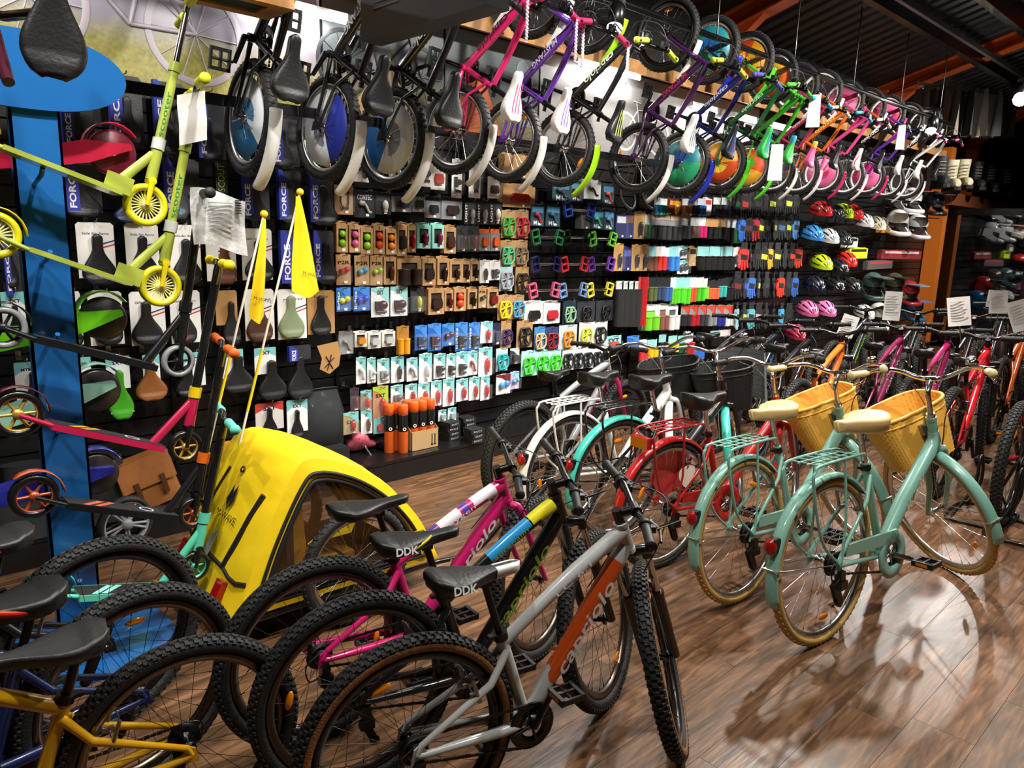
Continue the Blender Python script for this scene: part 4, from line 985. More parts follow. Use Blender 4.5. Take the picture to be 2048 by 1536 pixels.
def goods(kind, box, body, items, label, group, text=None, Y=None, hook=True, price=True):
    x, z, w, h = place(*box, Y=Y); Y = Y or PY
    M = Matrix.Translation((x, Y, z)) @ Matrix.Rotation(math.radians(RS.uniform(-4, 4)), 4, 'Z') @ Matrix.Rotation(math.radians(RS.uniform(-.8, .8)), 4, 'Y')
    hx, hx2 = (body if isinstance(body, tuple) else (body, None))
    cat = {'kbox': 'box', 'card': 'blister pack', 'bag': 'bag', 'grip': 'grips', 'slim': 'box'}[kind]
    m = MB()
    if kind == 'kbox':
        d = .045; f = w * .17; t0, t1 = -h * .16, -h * .78
        m.box(-w / 2, w / 2, .012, d, -h, 0)
        for a in ((-w / 2, -w / 2 + f, -h, 0), (w / 2 - f, w / 2, -h, 0), (-w / 2 + f, w / 2 - f, t0, 0), (-w / 2 + f, w / 2 - f, -h, t1)): m.box(a[0], a[1], 0, .012, a[2], a[3])
        m.box(-w / 2 + f, w / 2 - f, .010, .0121, t1, t0, 1)
        m.prism(header(w, h), .018, .021)
        o = m.build('boxed_goods', [card(hx), mat('box_inside', hx2 or '2a1c12', .7)], None, M)
    elif kind == 'slim':
        d = .06
        m.box(-w / 2, w / 2, 0, d, -h, 0); m.prism(header(w, h), d * .5, d * .5 + .003)
        o = m.build('boxed_goods', card(hx), None, M)
        if hx2: MB().box(-w * .42, w * .42, -.0012, 0, -h * .34, -h * .06).build('printed_panel', card(hx2), o)
    elif kind == 'bag':
        m.box(-w / 2, w / 2, -.004, .014, -h, -h * .14); m.box(-w * .48, w * .48, .004, .006, -h * .15, h * .05, 1)
        o = m.build('bagged_goods', [mat('film', hx2 or 'c8ccd0', .12, alpha=.35, spec=.9), card(hx)], None, M)
    elif kind == 'grip':
        m.box(-w * .46, w * .46, -.002, .002, -h * .42, h * .02)
        o = m.build('handlebar_grips', card(hx), None, M)
    else:
        m.box(-w / 2, w / 2, 0, .003, -h, 0); m.prism(header(w, h), 0, .003)
        o = m.build('blister_pack', card(hx), None, M)
        if hx2:
            MB().prism([(-w / 2, -h * .02), (-w / 2, h * .085), (w / 2, h * .085), (w / 2, -h * .5), (-w * .1, -h * .12)], -.0012, -.0002).build('printed_corner', card(hx2), o)
    tag(o, label, cat, group)
    for ik, ih in items:
        nm = {'bells': 'bell_pair', 'twins': 'bell_pair', 'lamp': 'lamp', 'bar': 'rear_lamp', 'slab': 'reflector_block', 'tool': 'tool', 'cage': 'pedal_pair', 'grips': 'grip_pair', 'chain': 'valve_kit'}[ik]
        mt_ = mat('goods', ih, .25 if ik in SHINY else .45, coat=.3 if ik in SHINY else 0)
        it = item_shape(MB(), ik, w, h).build(nm, mt_, o)
        if kind == 'card' and ik not in ('cage', 'grips'):
            MB().prism([(-w * .4, -h * .9), (w * .4, -h * .9), (w * .42, -h * .3), (-w * .42, -h * .3)], -.04, -.001).build('blister', GLASS, o)
    if text:
        tx, th, pz, sz = text[:4]
        if len(text) > 4: lettering(tx, plastic(th), o, (-w * .36, -.0018, -h * .5), (0, 0, 1), (0, -1, 0), width=h * .8, height=w * .16, bold=.02)
        else: lettering(tx, plastic(th), o, (0, -.0022, -h * pz), (1, 0, 0), (0, -1, 0), width=w * sz, height=w * .2, bold=.02)
    if price and w > .05: inst('price_tag', tagm, o, (w * .12, -.004 if kind != 'kbox' else -.002, -h * .9))
    if hook: inst('peg_hook', hook_me, wall, (x, Y - .01, z + h * .05))
    return o
def row(name, group, spec):
    """spec: (kind, (x0,y0,x1,y1), body, [(item, colour)], what, text)"""
    for i, e in enumerate(spec):
        k, b, body, it, what = e[:5]; text = e[5] if len(e) > 5 else None
        goods(k, b, body, it, '%s, %s from left in the %s' % (what, ORD[i], name), group, text)
KR = 'b28a5c'; SX = ('e4ecec', '7cc4c6'); BL = ('1d63b8', '3f86d8')
def kb(x0, y0, x1, y1, it=(), what='brown kraft box with a window', ins='2c1d13'): return ('kbox', (x0, y0, x1, y1), (KR, ins), list(it), what)
W_ = lambda x0, y0, x1, y1, c, what, it='tool': ('card', (x0, y0, x1, y1), ('e9e6e2', None), [(it, c)], what)
row('top lamp row', 'packs in the top lamp row', [
    W_(706, 318, 738, 364, '1c1c1e', 'white card with black tool'), W_(778, 318, 800, 366, '1c1c1e', 'white card with dark pump'), W_(817, 318, 835, 368, 'b01818', 'white card with red lamp', 'bar'), W_(837, 315, 862, 373, '1b1b1d', 'white card with black lamp', 'lamp'), W_(863, 330, 890, 380, 'a81c14', 'card with a wide red reflector', 'slab'),
    W_(904, 325, 924, 396, '1a1a1c', 'tall white card with a black clamp', 'lamp'), W_(939, 325, 961, 396, '1a1a1c', 'tall white card with a black light', 'bar'), W_(975, 357, 999, 397, '3a1010', 'short white card with a dark red lens', 'slab'),
    ('slim', (1008, 312, 1072, 356), KR, [], 'large plain kraft box behind the wheel'), ('slim', (1006, 372, 1070, 415), (KR, None), [('slab', 'a8281c')], 'large kraft box with a red picture')])
BK = ('1b1c1f', '3a4048')
row('pouch row', 'packs in the pouch row', [
    ('card', (669, 375, 706, 429), (KR, None), [('chain', '1a1a1a')], 'kraft card with black earphone cords'), ('slim', (708, 385, 749, 435), ('17181a', None), [('tool', 'b8bcc0')], 'black pouch with a grey triangle bag', ('CONTEC', 'd8d8d8', .2, .7)), ('slim', (750, 388, 782, 429), BK, [('bar', 'c8c8c8')], 'black pack with a silver pump'),
    ('bag', (783, 388, 822, 424), '1d2a4a', [('slab', '16233f')], 'clear bag with a blue black pouch'), ('bag', (824, 388, 850, 424), '17181a', [('slab', '17181a')], 'clear bag with a black pouch'), ('bag', (851, 396, 880, 436), '1a1b22', [('slab', '191b24')], 'clear bag with a dark pouch'), ('bag', (882, 396, 924, 439), '1d1d22', [('slab', '2a1a1a')], 'wide clear bag with a dark red roll'),
    ('slim', (930, 404, 953, 449), ('17181b', '2e3034'), [('bar', '8a8a8a')], 'black box with white side print', ('LIGHT', 'e8e8e8', .5, .8, 1)), ('slim', (955, 404, 978, 449), ('17181b', '2e3034'), [('bar', '8a8a8a')], 'black box with white side print', ('LIGHT', 'e8e8e8', .5, .8, 1)), ('slim', (980, 404, 1004, 449), ('17181b', '2e3034'), [('bar', 'd0d0d0')], 'black box with white figures', ('LIGHT', 'e8e8e8', .5, .8, 1))])
row('bell box row', 'boxes in the bell row', [
    kb(673, 448, 696, 505, [('bells', '86d022')], 'kraft box with two lime bells'), kb(698, 450, 721, 505, [('bells', 'e05aa0')], 'kraft box with two pink bells'), kb(722, 456, 746, 509, [('bells', '86d022')], 'kraft box with two lime bells'), kb(747, 452, 770, 508, [('bells', 'ee4a20')], 'kraft box with two red bells'), kb(772, 458, 793, 509, [('bells', 'f08a1c')], 'kraft box with two orange bells'),
    kb(795, 450, 814, 512, [('slab', '241712')], 'kraft box with a dark strap'), kb(816, 452, 832, 505, [('bar', 'c01c1c')], 'narrow kraft box with a red lamp'), ('kbox', (834, 450, 862, 497), ('8fd4c6', '10201e'), [('bar', '7a1c3a')], 'teal and black box with a rear lamp'), ('kbox', (864, 450, 888, 497), ('8fd4c6', '10201e'), [('bar', '7a1c3a')], 'teal and black box with a rear lamp'), kb(889, 455, 912, 507, [('slab', '3a1c14')], 'kraft box with a dark cover'),
    ('card', (914, 456, 934, 504), ('1b1c1f', '303236'), [('bar', '3a1c1c')], 'black card with a slim lamp'), ('card', (936, 456, 957, 504), ('1b1c1f', '303236'), [('bar', '7a1c1c')], 'black card with a small red lamp'), ('bag', (959, 460, 979, 502), 'e8641c', [('slab', 'e8641c')], 'orange bag'), ('bag', (981, 460, 999, 502), 'e8641c', [('slab', 'e8641c')], 'orange bag')])
P2 = lambda x0, y0, x1, y1, c, wh: ('card', (x0, y0, x1, y1), (KR, None), [('twins', c)], wh, ('P2R', '1a1410', .2, .8))
row('lettered card row', 'packs in the lettered card row', [
    P2(672, 514, 701, 570, 'd8281c', 'kraft card with two red lights'), P2(709, 516, 738, 571, '3a9ac8', 'kraft card with two blue lights'), P2(740, 516, 766, 571, 'a8d428', 'kraft card with two lime lights'),
    kb(768, 514, 792, 569, [('bar', '4a1c10')]), kb(795, 517, 842, 570, [('grips', '2a1a14')], 'wide kraft box with two dark grips'), kb(845, 518, 871, 571, [('slab', '201410')]), kb(875, 517, 898, 570, [('bar', '241814')]), kb(900, 522, 923, 565, [('bar', '3a1c14')], 'short kraft box with a window'), kb(924, 522, 940, 565, [('bar', '241814')], 'short narrow kraft box'), kb(942, 522, 958, 562, [('bar', '241814')], 'short narrow kraft box'),
    ('card', (960, 524, 977, 566), ('e9e9e7', None), [('bar', '1a1a1a')], 'white card with a black bracket'), ('card', (979, 524, 999, 560), ('e9e9e7', None), [('lamp', '1a1a1a')], 'white card with a black clamp')])
row('blue card row', 'packs in the blue card row', [
    ('card', (672, 579, 702, 623), BL, [('twins', 'd8d820')], 'sky blue card with two yellow lights', ('lights', 'e8f0f8', .5, .8, 1)), ('card', (706, 578, 740, 622), BL, [('twins', '2a4ad0')], 'sky blue card with two blue lights', ('lights', 'e8f0f8', .5, .8, 1)), ('card', (742, 580, 778, 634), ('d9e2e4', '8fc8c8'), [('lamp', '3a1216')], 'pale card with a lamp set', ('SXT', '1c2a30', .1, .35)), ('card', (781, 578, 815, 632), ('d9e2e4', '8fc8c8'), [('lamp', '3a1216')], 'pale card with a lamp set', ('SXT', '1c2a30', .1, .35)), ('card', (821, 578, 848, 625), ('27303a', '16181c'), [('bar', 'b8b83a')], 'dark photo card with a pump'),
    kb(857, 578, 888, 629, [('slab', '2a1a10')], 'large kraft box with a window'), kb(890, 580, 906, 622, [('bar', '6a1c10')], 'narrow kraft box'), kb(909, 578, 931, 622, [('bells', 'e0481c')], 'kraft box with a round red light'), kb(936, 578, 954, 618, [('bar', '241814')], 'narrow kraft box'), P2(957, 576, 972, 616, '2a1c14', 'narrow lettered kraft card'), kb(975, 578, 997, 616, [('slab', '6a1c14')], 'kraft box with a dark red lens')])
row('reflector row', 'packs in the reflector row', [
    ('bag', (678, 664, 706, 708), '6a6460', [('tool', '8a8680')], 'clear bag with cable bits'), ('kbox', (710, 665, 734, 694), ('dcdcd6', '4a4a44'), [('slab', 'd8861c')], 'small white box with orange reflector'), ('kbox', (736, 665, 762, 697), ('dcdcd6', '6a6a66'), [('slab', 'b8bcc0')], 'small white box with grey reflector'), ('kbox', (764, 663, 791, 693), ('dcdcd6', '6a6a66'), [('slab', 'b8bcc0')], 'small white box with grey reflector'), ('card', (793, 657, 818, 708), ('a8782a', None), [('grips', 'e8a01c')], 'amber pack with two long reflectors'),
    ('card', (830, 655, 853, 700), BL, [('lamp', '20304a')], 'blue card with a small dark lamp'), ('card', (856, 652, 881, 702), BL, [('lamp', '3a1a20')], 'blue card with a dark lamp set'), ('card', (884, 651, 908, 692), BL, [('twins', '5a1c2a')], 'short blue card with two red lamps'), ('card', (911, 650, 934, 702), BL, [('lamp', '181c24')], 'blue card with a black lamp', ('lights', 'e8f0f8', .5, .8, 1)), ('card', (937, 650, 959, 700), BL, [('lamp', '181c24')], 'blue card with a black lamp', ('lights', 'e8f0f8', .5, .8, 1)), ('card', (962, 647, 984, 686), SX, [('bar', 'c81c1c')], 'white teal card with a red lamp'), ('card', (986, 650, 1000, 690), ('1c2440', None), [('slab', '2a3458')], 'narrow navy card')])
SXL = ('SXT', '1c2a30', .14, .3)
def sx(x0, y0, x1, y1, it, c, what): return ('card', (x0, y0, x1, y1), SX, [(it, c)], what, SXL)
row('upper teal row', 'packs in the first white teal row', [
    sx(712, 719, 732, 768, 'tool', 'b8bcc0', 'white teal card with a chrome lamp'), sx(734, 720, 752, 766, 'lamp', 'c8ccd0', 'white teal card with a chrome lamp'), sx(754, 722, 779, 768, 'lamp', '8a8e92', 'white teal card with a silver lamp'), sx(782, 718, 808, 765, 'bar', '1a1a1c', 'white teal card with a black lamp'), sx(813, 720, 835, 762, 'tool', '7a7e82', 'white teal card with a wire lamp'), sx(838, 712, 864, 765, 'bar', 'c8ccd0', 'white teal card with a chrome torch'), sx(868, 712, 890, 757, 'lamp', '1c1c1e', 'white teal card with a black headlamp'), sx(893, 712, 911, 756, 'lamp', '1c1c1e', 'white teal card with a black headlamp'),
    sx(913, 708, 934, 754, 'lamp', '1c1c1e', 'white teal card with a black headlamp'), sx(936, 706, 954, 750, 'tool', 'a81c1c', 'white teal card with a red wire'), sx(957, 700, 984, 752, 'bar', 'c81818', 'white teal card with a red lamp')])
row('lower teal row', 'packs in the second white teal row', [
    ('card', (700, 780, 718, 822), ('3a2a3a', None), [('bar', '7a1c30')], 'dark card with a wine red lamp'), ('card', (721, 784, 743, 821), ('8a7a6a', '7cc4c6'), [('bar', 'd8301c')], 'tan card with a red lamp', SXL), ('card', (746, 778, 776, 838), ('b8805a', 'a8c83a'), [('bar', 'b81418')], 'lime and kraft card with a red lamp', ('SXT', '1a1a14', .22, .6)), sx(781, 774, 806, 812, 'lamp', '5a5e62', 'white teal card behind the spray cans'), sx(810, 772, 834, 808, 'bar', '8a1c1c', 'white teal card behind the spray cans'), sx(836, 770, 859, 808, 'bar', 'a81c1c', 'white teal card with a red torch'), sx(862, 766, 883, 812, 'bar', 'c81414', 'white teal card with a long red lamp'), sx(886, 762, 908, 812, 'bar', 'd01414', 'white teal card with a long red lamp'),
    sx(912, 762, 936, 802, 'bar', 'b81414', 'white teal card with a red lamp'), sx(939, 758, 958, 800, 'bar', 'b81414', 'white teal card with a red lamp'), sx(961, 756, 979, 800, 'bar', 'b81414', 'white teal card with a dark red lamp'), ('card', (993, 752, 1020, 788), ('e8e8e8', '6a1a1a'), [('twins', '2f8fd0')], 'white card with two blue lights'), ('card', (1021, 746, 1037, 778), ('b8a8c8', '8fc8d8'), [('twins', '5aa0c8')], 'lilac card with pale blue lights')])
row('lowest card row', 'packs in the lowest row', [
    ('card', (687, 828, 717, 868), ('a89468', '7cc4c6'), [('bar', 'a81c1c')], 'tan teal card with a red lamp', ('SXT', '1c2a30', .4, .6)), sx(722, 824, 744, 868, 'bar', '6a2024', 'teal card with oval red lamp'), ('card', (747, 838, 776, 866), ('7cc4c6', None), [('slab', 'a81c1c')], 'teal card with red lamps'), sx(877, 822, 892, 842, 'slab', '8aa0a8', 'small white teal card beside the spray cans'), sx(896, 818, 912, 842, 'slab', '8aa0a8', 'small white teal card beside the spray cans')])
# pedals on cards and bare pedal pairs
def pc(x0, y0, x1, y1, c, what, body=KR): return ('card', (x0, y0, x1, y1), (body, None), [('cage', c)], what)
row('carded pedal columns', 'carded pedals', [
    pc(1003, 425, 1028, 476, '3f9a3a', 'kraft card with a green pedal'), pc(1030, 425, 1055, 477, 'b8283c', 'kraft card with a red pedal'), pc(1001, 485, 1027, 533, '4ac08a', 'kraft card with a mint pedal'), pc(1029, 485, 1053, 533, '7a6a58', 'kraft card with a bronze pedal'), pc(1000, 535, 1024, 582, '9a9aa0', 'pale card with a grey pedal', 'a8c4cc'), pc(1032, 538, 1056, 586, '2a2018', 'kraft card with a black brown pedal'), pc(996, 594, 1022, 640, 'ecd81c', 'kraft card with a yellow pedal'), pc(1023, 594, 1047, 638, '4a9ac8', 'kraft card with a sky blue pedal'), pc(1002, 646, 1022, 696, '3a2458', 'kraft card with a violet pedal'), pc(1034, 646, 1064, 695, '1a1a1a', 'kraft card with a black pedal'),
    pc(992, 700, 1015, 742, '2fa8b0', 'pale card with a turquoise pedal', 'bcd4d8'), ('card', (1020, 699, 1038, 728), ('27303c', 'e8e8e8'), [('slab', '1a1a1c')], 'small dark card with a black block'), pc(1069, 658, 1089, 702, 'd8b48a', 'blue card with a tan pedal', '3f86c0'), pc(1092, 658, 1115, 700, '8a1a20', 'blue card with a dark red pedal', '26406a'), pc(1118, 654, 1153, 698, 'e08a1c', 'pale card with an orange pedal', 'b8c8cc'), pc(1158, 648, 1184, 694, 'c8d838', 'white pink card with a yellow pedal', 'd8d0d0'), pc(1186, 646, 1212, 690, '17181a', 'white card with a black pedal', 'd8d8d8')])
row('white pedal box row', 'white and dark pedal packs', [
    ('slim', (1050, 606, 1084, 648), ('e4e2dc', None), [('slab', '1a1a1a')], 'white box with a black pedal picture'), ('slim', (1087, 606, 1120, 647), ('e4e2dc', None), [('slab', 'b8202c')], 'white box with a red pedal picture'), pc(1127, 606, 1150, 648, '8ab890', 'navy card with a pale green pedal', '12283c'), pc(1155, 606, 1188, 644, '17181a', 'dark box with a black pedal', '2a2c34'), pc(1192, 604, 1228, 642, '17181a', 'dark box with a black pedal', '2a2c34')])
row('green pedal row', 'green and black pedal packs', [
    pc(1044, 706, 1071, 752, '46d82c', 'teal card with bright green pedal', 'a8d8d8'), pc(1073, 704, 1096, 748, '46d82c', 'teal card with bright green pedal', 'a8d8d8'), pc(1098, 702, 1121, 744, '46d82c', 'teal card with bright green pedal', 'a8d8d8'), pc(1126, 700, 1144, 740, '1a1a1c', 'white teal card with a black pedal', 'd4e4e4'), pc(1146, 699, 1164, 738, '1a1a1c', 'white teal card with a black pedal', 'd4e4e4'), pc(1166, 698, 1183, 736, '1a1a1c', 'white teal card with a black pedal', 'd4e4e4'), pc(1185, 697, 1201, 734, '1a1a1c', 'white teal card with a black pedal', 'd4e4e4'), pc(1203, 694, 1214, 730, '1a1a1c', 'white teal card with a black pedal', 'd4e4e4')])
M8 = ('24404c', '4a8ab0')
row('dark teal box group', 'dark teal multitool boxes', [
    ('slim', (1106, 366, 1139, 402), M8, [('tool', '3a4a54')], 'dark teal box with a grey tool', ('M18', 'e0e8ec', .85, .6)), ('slim', (1142, 365, 1165, 403), M8, [('tool', 'a83a3a')], 'dark teal box with a red tool', ('M18', 'e0e8ec', .85, .6)), ('slim', (1168, 362, 1202, 398), ('e2e4e4', None), [('tool', '1a1a1a')], 'white box with a black tool'), ('slim', (1205, 371, 1228, 410), M8, [('tool', 'd84a2c')], 'teal box with an orange tool', ('M18', 'e0e8ec', .85, .6)),
    ('slim', (1062, 411, 1088, 452), M8, [('tool', 'b83048')], 'dark teal box with a crimson tool', ('M18', 'e0e8ec', .85, .6)), ('slim', (1093, 411, 1119, 453), M8, [('tool', '2f6a80')], 'dark teal box with a blue tool', ('M18', 'e0e8ec', .85, .6)), ('slim', (1162, 430, 1180, 458), ('4a4c50', None), [], 'plain grey box'), ('slim', (1184, 422, 1206, 458), M8, [('tool', '4ab06a')], 'teal box with a green tool', ('M18', 'e0e8ec', .85, .6)), ('slim', (1208, 422, 1228, 460), M8, [('tool', '6a8ab0')], 'teal box with a blue grey tool', ('M18', 'e0e8ec', .85, .6))])
def pedal_pair(xa, xb, y, c, what):
    a, b = at(xa, y, PY - .03), at(xb, y + (xb - xa) * .02, PY - .03); mid = (a + b) / 2; L = (b - a).length
    o = MB().tube([(-L * .32, 0, 0), (L * .32, 0, 0)], .011, 10).box(-L * .08, L * .08, 0, .12, -.006, .006).build('bare_pedal_pair', CHROME, None, mid)
    tag(o, what, 'pedals', 'bare pedal pairs on spindles')
    for s_ in (-1, 1):
        m = MB(); hh = .052; w = .036
        M = Matrix.Translation((s_ * L * .42, 0, 0)) @ Matrix.Rotation(.25 * s_, 4, 'Y')
        for z in (-hh, 0, hh): m.box(-w, w, -.012, .012, z - .006, z + .006, M=M)
        for x in (-w, w): m.box(x - .005, x + .005, -.012, .012, -hh, hh, M=M)
        for x in (-w * .6, 0, w * .6):
            for z in (-hh, hh): m.cyl(M @ Vector((x, -.012, z)), M @ Vector((x, -.02, z)), .003, 5)
        m.build('pedal_cage', paint(c), o)
for a in ((1131, 1186, 420, '2a3f8c', 'blue flecked pedal pair on a silver spindle at the top'), (1066, 1123, 474, '2c7a4a', 'dark green pedal pair on a silver spindle'), (1128, 1176, 475, '1a1a1c', 'black pedal pair with a short silver spindle'), (1181, 1229, 478, '7ad848', 'light green pedal pair on a silver spindle'), (1066, 1117, 528, '26285c', 'navy pedal pair on a silver spindle'), (1124, 1173, 528, 'c8343a', 'red pedal pair on a silver spindle'), (1178, 1225, 528, '7a48b0', 'violet pedal pair on a silver spindle'), (1061, 1115, 580, 'e86a8c', 'salmon pink pedal pair on a silver spindle'), (1121, 1171, 580, '7a9ccc', 'pale blue pedal pair on a silver spindle'), (1176, 1222, 579, 'ecdf4a', 'yellow pedal pair on a silver spindle')):
    pedal_pair(a[0], a[1], a[2], a[3], a[4])
# grips
def g(x0, y0, x1, y1, c, what, hd='d8e4e4'): return ('grip', (x0, y0, x1, y1), hd, [('grips', c)], what)
def sl(x0, y0, x1, y1, c, c2, what, it=()): return ('slim', (x0, y0, x1, y1), (c, c2), list(it), what)
row('top grip row', 'grips in the top row', [g(1309, 396, 1321, 430, '3aa8d8', 'sky blue grips'), g(1322, 398, 1333, 430, '2a7a4a', 'green grips'), sl(1338, 400, 1362, 431, '7a1c14', 'd8a01c', 'red picture box', [('bar', 'e0b020')]), g(1364, 398, 1379, 431, '9a6238', 'brown grips'), g(1382, 398, 1394, 430, '1d2430', 'black blue grips'), g(1396, 398, 1408, 430, '2a6ac8', 'blue grips'), sl(1411, 398, 1422, 431, 'e4e4e2', 'c8202c', 'white red box'), g(1426, 396, 1440, 430, '1a1a1c', 'black grips'), g(1443, 396, 1457, 432, '2a3a4a', 'black grey grips'), g(1459, 396, 1472, 430, '1a1a1c', 'black grips')])
row('second grip row', 'grips in the second row', [sl(1233, 430, 1252, 477, '2a2f58', 'c8ccd8', 'navy box with white print'), sl(1254, 430, 1266, 477, '3a4078', '8a5a4a', 'navy box with brown grip print'), ('card', (1270, 428, 1287, 478), ('c89a5a', None), [('bar', '1a1410')], 'wooden card'), g(1290, 430, 1298, 478, '1f5a2a', 'green grips'), ('bag', (1300, 432, 1318, 478), 'a8927a', [('grips', '2a2c2e')], 'clear bag with grey grips'), ('bag', (1320, 432, 1338, 480), 'b8a088', [('grips', '3a3c3e')], 'clear bag with grey grips'), ('bag', (1341, 434, 1359, 481), 'b8a088', [('grips', '2a2c2e')], 'clear bag with grey grips'), ('bag', (1361, 434, 1378, 478), 'a8927a', [('grips', '3a3c3e')], 'clear bag with grey grips'), g(1380, 436, 1395, 476, 'b89a90', 'striped grips'), g(1397, 436, 1409, 476, 'e0247a', 'hot pink grips'), g(1411, 438, 1430, 478, '17181a', 'black grips', 'c89a5a'), g(1432, 438, 1447, 478, '17181a', 'black grips', 'c89a5a'), g(1449, 438, 1462, 482, '1a1a1c', 'black grips', 'e4e4e2'), g(1464, 440, 1477, 486, '2a7a2a', 'green wire grips', 'e4e4e2')])
row('third grip row', 'grips in the third row', [('card', (1228, 492, 1245, 542), ('c89a5a', None), [('bar', '1a1410')], 'wooden card with round cutouts'), sl(1247, 498, 1261, 542, '2a2f68', '5a5fa8', 'navy slim box'), ('card', (1264, 494, 1279, 542), ('c89a5a', None), [('bar', '1a1410')], 'wooden card with round cutouts'), ('card', (1281, 494, 1295, 542), ('c89a5a', None), [('bar', '1a1410')], 'wooden card with round cutouts'), g(1297, 494, 1310, 542, '7a4a3a', 'brown grips', '8fd0d0'), g(1312, 494, 1328, 541, 'd83a2c', 'red grips', 'e4e4e2'), g(1330, 496, 1336, 540, '5a48a0', 'violet grips'), g(1338, 494, 1354, 542, '3a8ad8', 'blue grips', '8fd0d0'), ('card', (1356, 494, 1374, 517), SX, [('twins', '3a3c40')], 'small white teal card'), ('card', (1355, 523, 1377, 548), SX, [('twins', '3a3c40')], 'low white teal card'), sl(1379, 496, 1392, 532, 'c8a87a', '2a1c14', 'tan stick box'), g(1394, 494, 1416, 540, '1a1a1c', 'black grips', '8fd0d0'), g(1418, 494, 1439, 540, '1a1a1c', 'black grips', '8fd0d0'), g(1441, 494, 1463, 540, '1a1a1c', 'black grips', '8fd0d0'), ('card', (1466, 498, 1484, 534), ('c8c8c8', None), [('slab', '2a2a2c')], 'pale card with a black pouch')])
row('fourth grip row', 'grips in the fourth row', [g(1296, 556, 1310, 602, '5a6a3a', 'olive grips', '1a1a1c'), g(1313, 556, 1326, 600, '3a4a6a', 'grey blue grips', '1a1a1c'), g(1328, 556, 1340, 602, '3a6ab0', 'blue grips', '1a1a1c'), g(1341, 556, 1349, 608, '6ac82c', 'green grips'), g(1352, 556, 1364, 606, '5ad82c', 'bright green grips', '8fd0d0'), g(1366, 556, 1376, 608, '5ad82c', 'bright green grips', '8fd0d0'), g(1378, 556, 1388, 604, 'e05a3a', 'coral grips', 'e4e4e2'), g(1390, 556, 1405, 602, '5ad82c', 'bright green grips', 'e4e4e2'), g(1406, 558, 1413, 598, '8ad83c', 'lime grips'), g(1415, 562, 1424, 598, 'f0683c', 'orange grips', '1a1a1c'), g(1426, 562, 1434, 598, 'f0683c', 'orange grips', '1a1a1c'), g(1436, 558, 1448, 594, '3ab0a8', 'teal grips', '1a1a1c'), g(1450, 556, 1462, 600, '1a1a1c', 'black grips', '1a1a1c')])
row('clear grip box row', 'packs in the clear box row', [('kbox', (1287, 614, 1313, 660), ('e8ece8', '7ac83a'), [('grips', '7ad02c')], 'white box with green grips'), ('kbox', (1317, 612, 1333, 659), ('d8dcd8', '8a5a4a'), [('grips', '8a5a4a')], 'white box with brown grips'), ('kbox', (1335, 612, 1354, 659), ('e8ece8', '4a4c50'), [('grips', 'e0e0e0')], 'white box with white grips')] +
    [('card', (1362 + 17.2 * i, 614, 1377 + 17.2 * i, 651), ('8a8c8e', 'd8402c'), [('grips', c)], w2) for i, (c, w2) in enumerate((('2a2a2c', 'clear box with black grips'), ('b8202c', 'clear box with red grips'), ('3a3c40', 'clear box with dark grey grips'), ('8a8c90', 'clear box with grey grips'), ('24308c', 'clear box with blue grips'), ('e4e4e0', 'clear box with white grips')))])
row('lowest grip row', 'grips in the lowest row', [('card', (1213, 674, 1240, 700), ('8fd0d0', None), [('slab', 'c83a2c')], 'teal card with a red block', ('SXT', '1c2a30', .3, .7)), ('card', (1255, 674, 1276, 700), BL, [('slab', '1d63b8')], 'blue card'), g(1278, 680, 1292, 722, 'e0383c', 'red grips'), g(1294, 680, 1312, 718, 'e8c01c', 'yellow grips', '8fd0d0'), g(1318, 670, 1330, 706, '1a1a1c', 'black grips', '8fd0d0'), g(1336, 672, 1353, 704, 'ecd41c', 'bright yellow grips', '8fd0d0'), g(1356, 672, 1368, 706, '1f5a34', 'dark green grips', '8fd0d0'), g(1370, 668, 1384, 710, 'c8242c', 'red grips', 'e4e4e2'), sl(1386, 702, 1408, 720, '2a6ac8', None, 'small blue box'), g(1420, 662, 1438, 690, '1a1a1c', 'black grips', '8fd0d0'), g(1440, 660, 1458, 690, '1a1a1c', 'black grips', 'e8d8d8')])
# four long foam tubes and a red stick
for i in range(4):
    x, z, w, h = place(1228 + i * 11.3, 578, 1238 + i * 11.3, 652)
    o = MB().tube([(0, 0, 0), (0, 0, -h)], w * .5, 12).build('foam_tube', rubber('1c1c1d'), None, (x, PY - .02, z)); tag(o, 'long black foam tube, %s of four hanging beside the pedals' % ORD[i], 'foam tube', 'long black foam tubes')
    MB().box(-w * .5, w * .5, -.004, .004, 0, .07).build('header_card', card('c8d4d0'), o); inst('peg_hook', hook_me, wall, (x, PY - .02, z + .05))
x, z, w, h = place(1275, 554, 1285, 650); o = MB().tube([(0, 0, 0), (0, 0, -h)], w * .42, 10).build('pump_stick', plastic('b01c1c'), None, (x, PY - .02, z)); tag(o, 'thin red pump beside the long black foam tubes', 'pump'); MB().box(-w * .6, w * .6, -.01, 0, -.11, 0).build('header_card', card('d8402c'), o)
for i, xx in enumerate((1255, 1299)):
    x, z, w, h = place(xx - 14, 374, xx + 14, 416)
    o = MB().tube(bez([(-w * .5, 0, 0), (-w * .42, 0, -h * .5), (-w * .05, -.01, -h * .95), (w * .35, -.01, -h), (w * .5, 0, -h * .6), (w * .3, 0, 0)], 5), .011, 8).build('bar_end', STEEL, None, (x, PY, z)); tag(o, '%s silver bent bar end hanging under the plum bike' % ORD[i], 'bar end', 'silver bar ends')
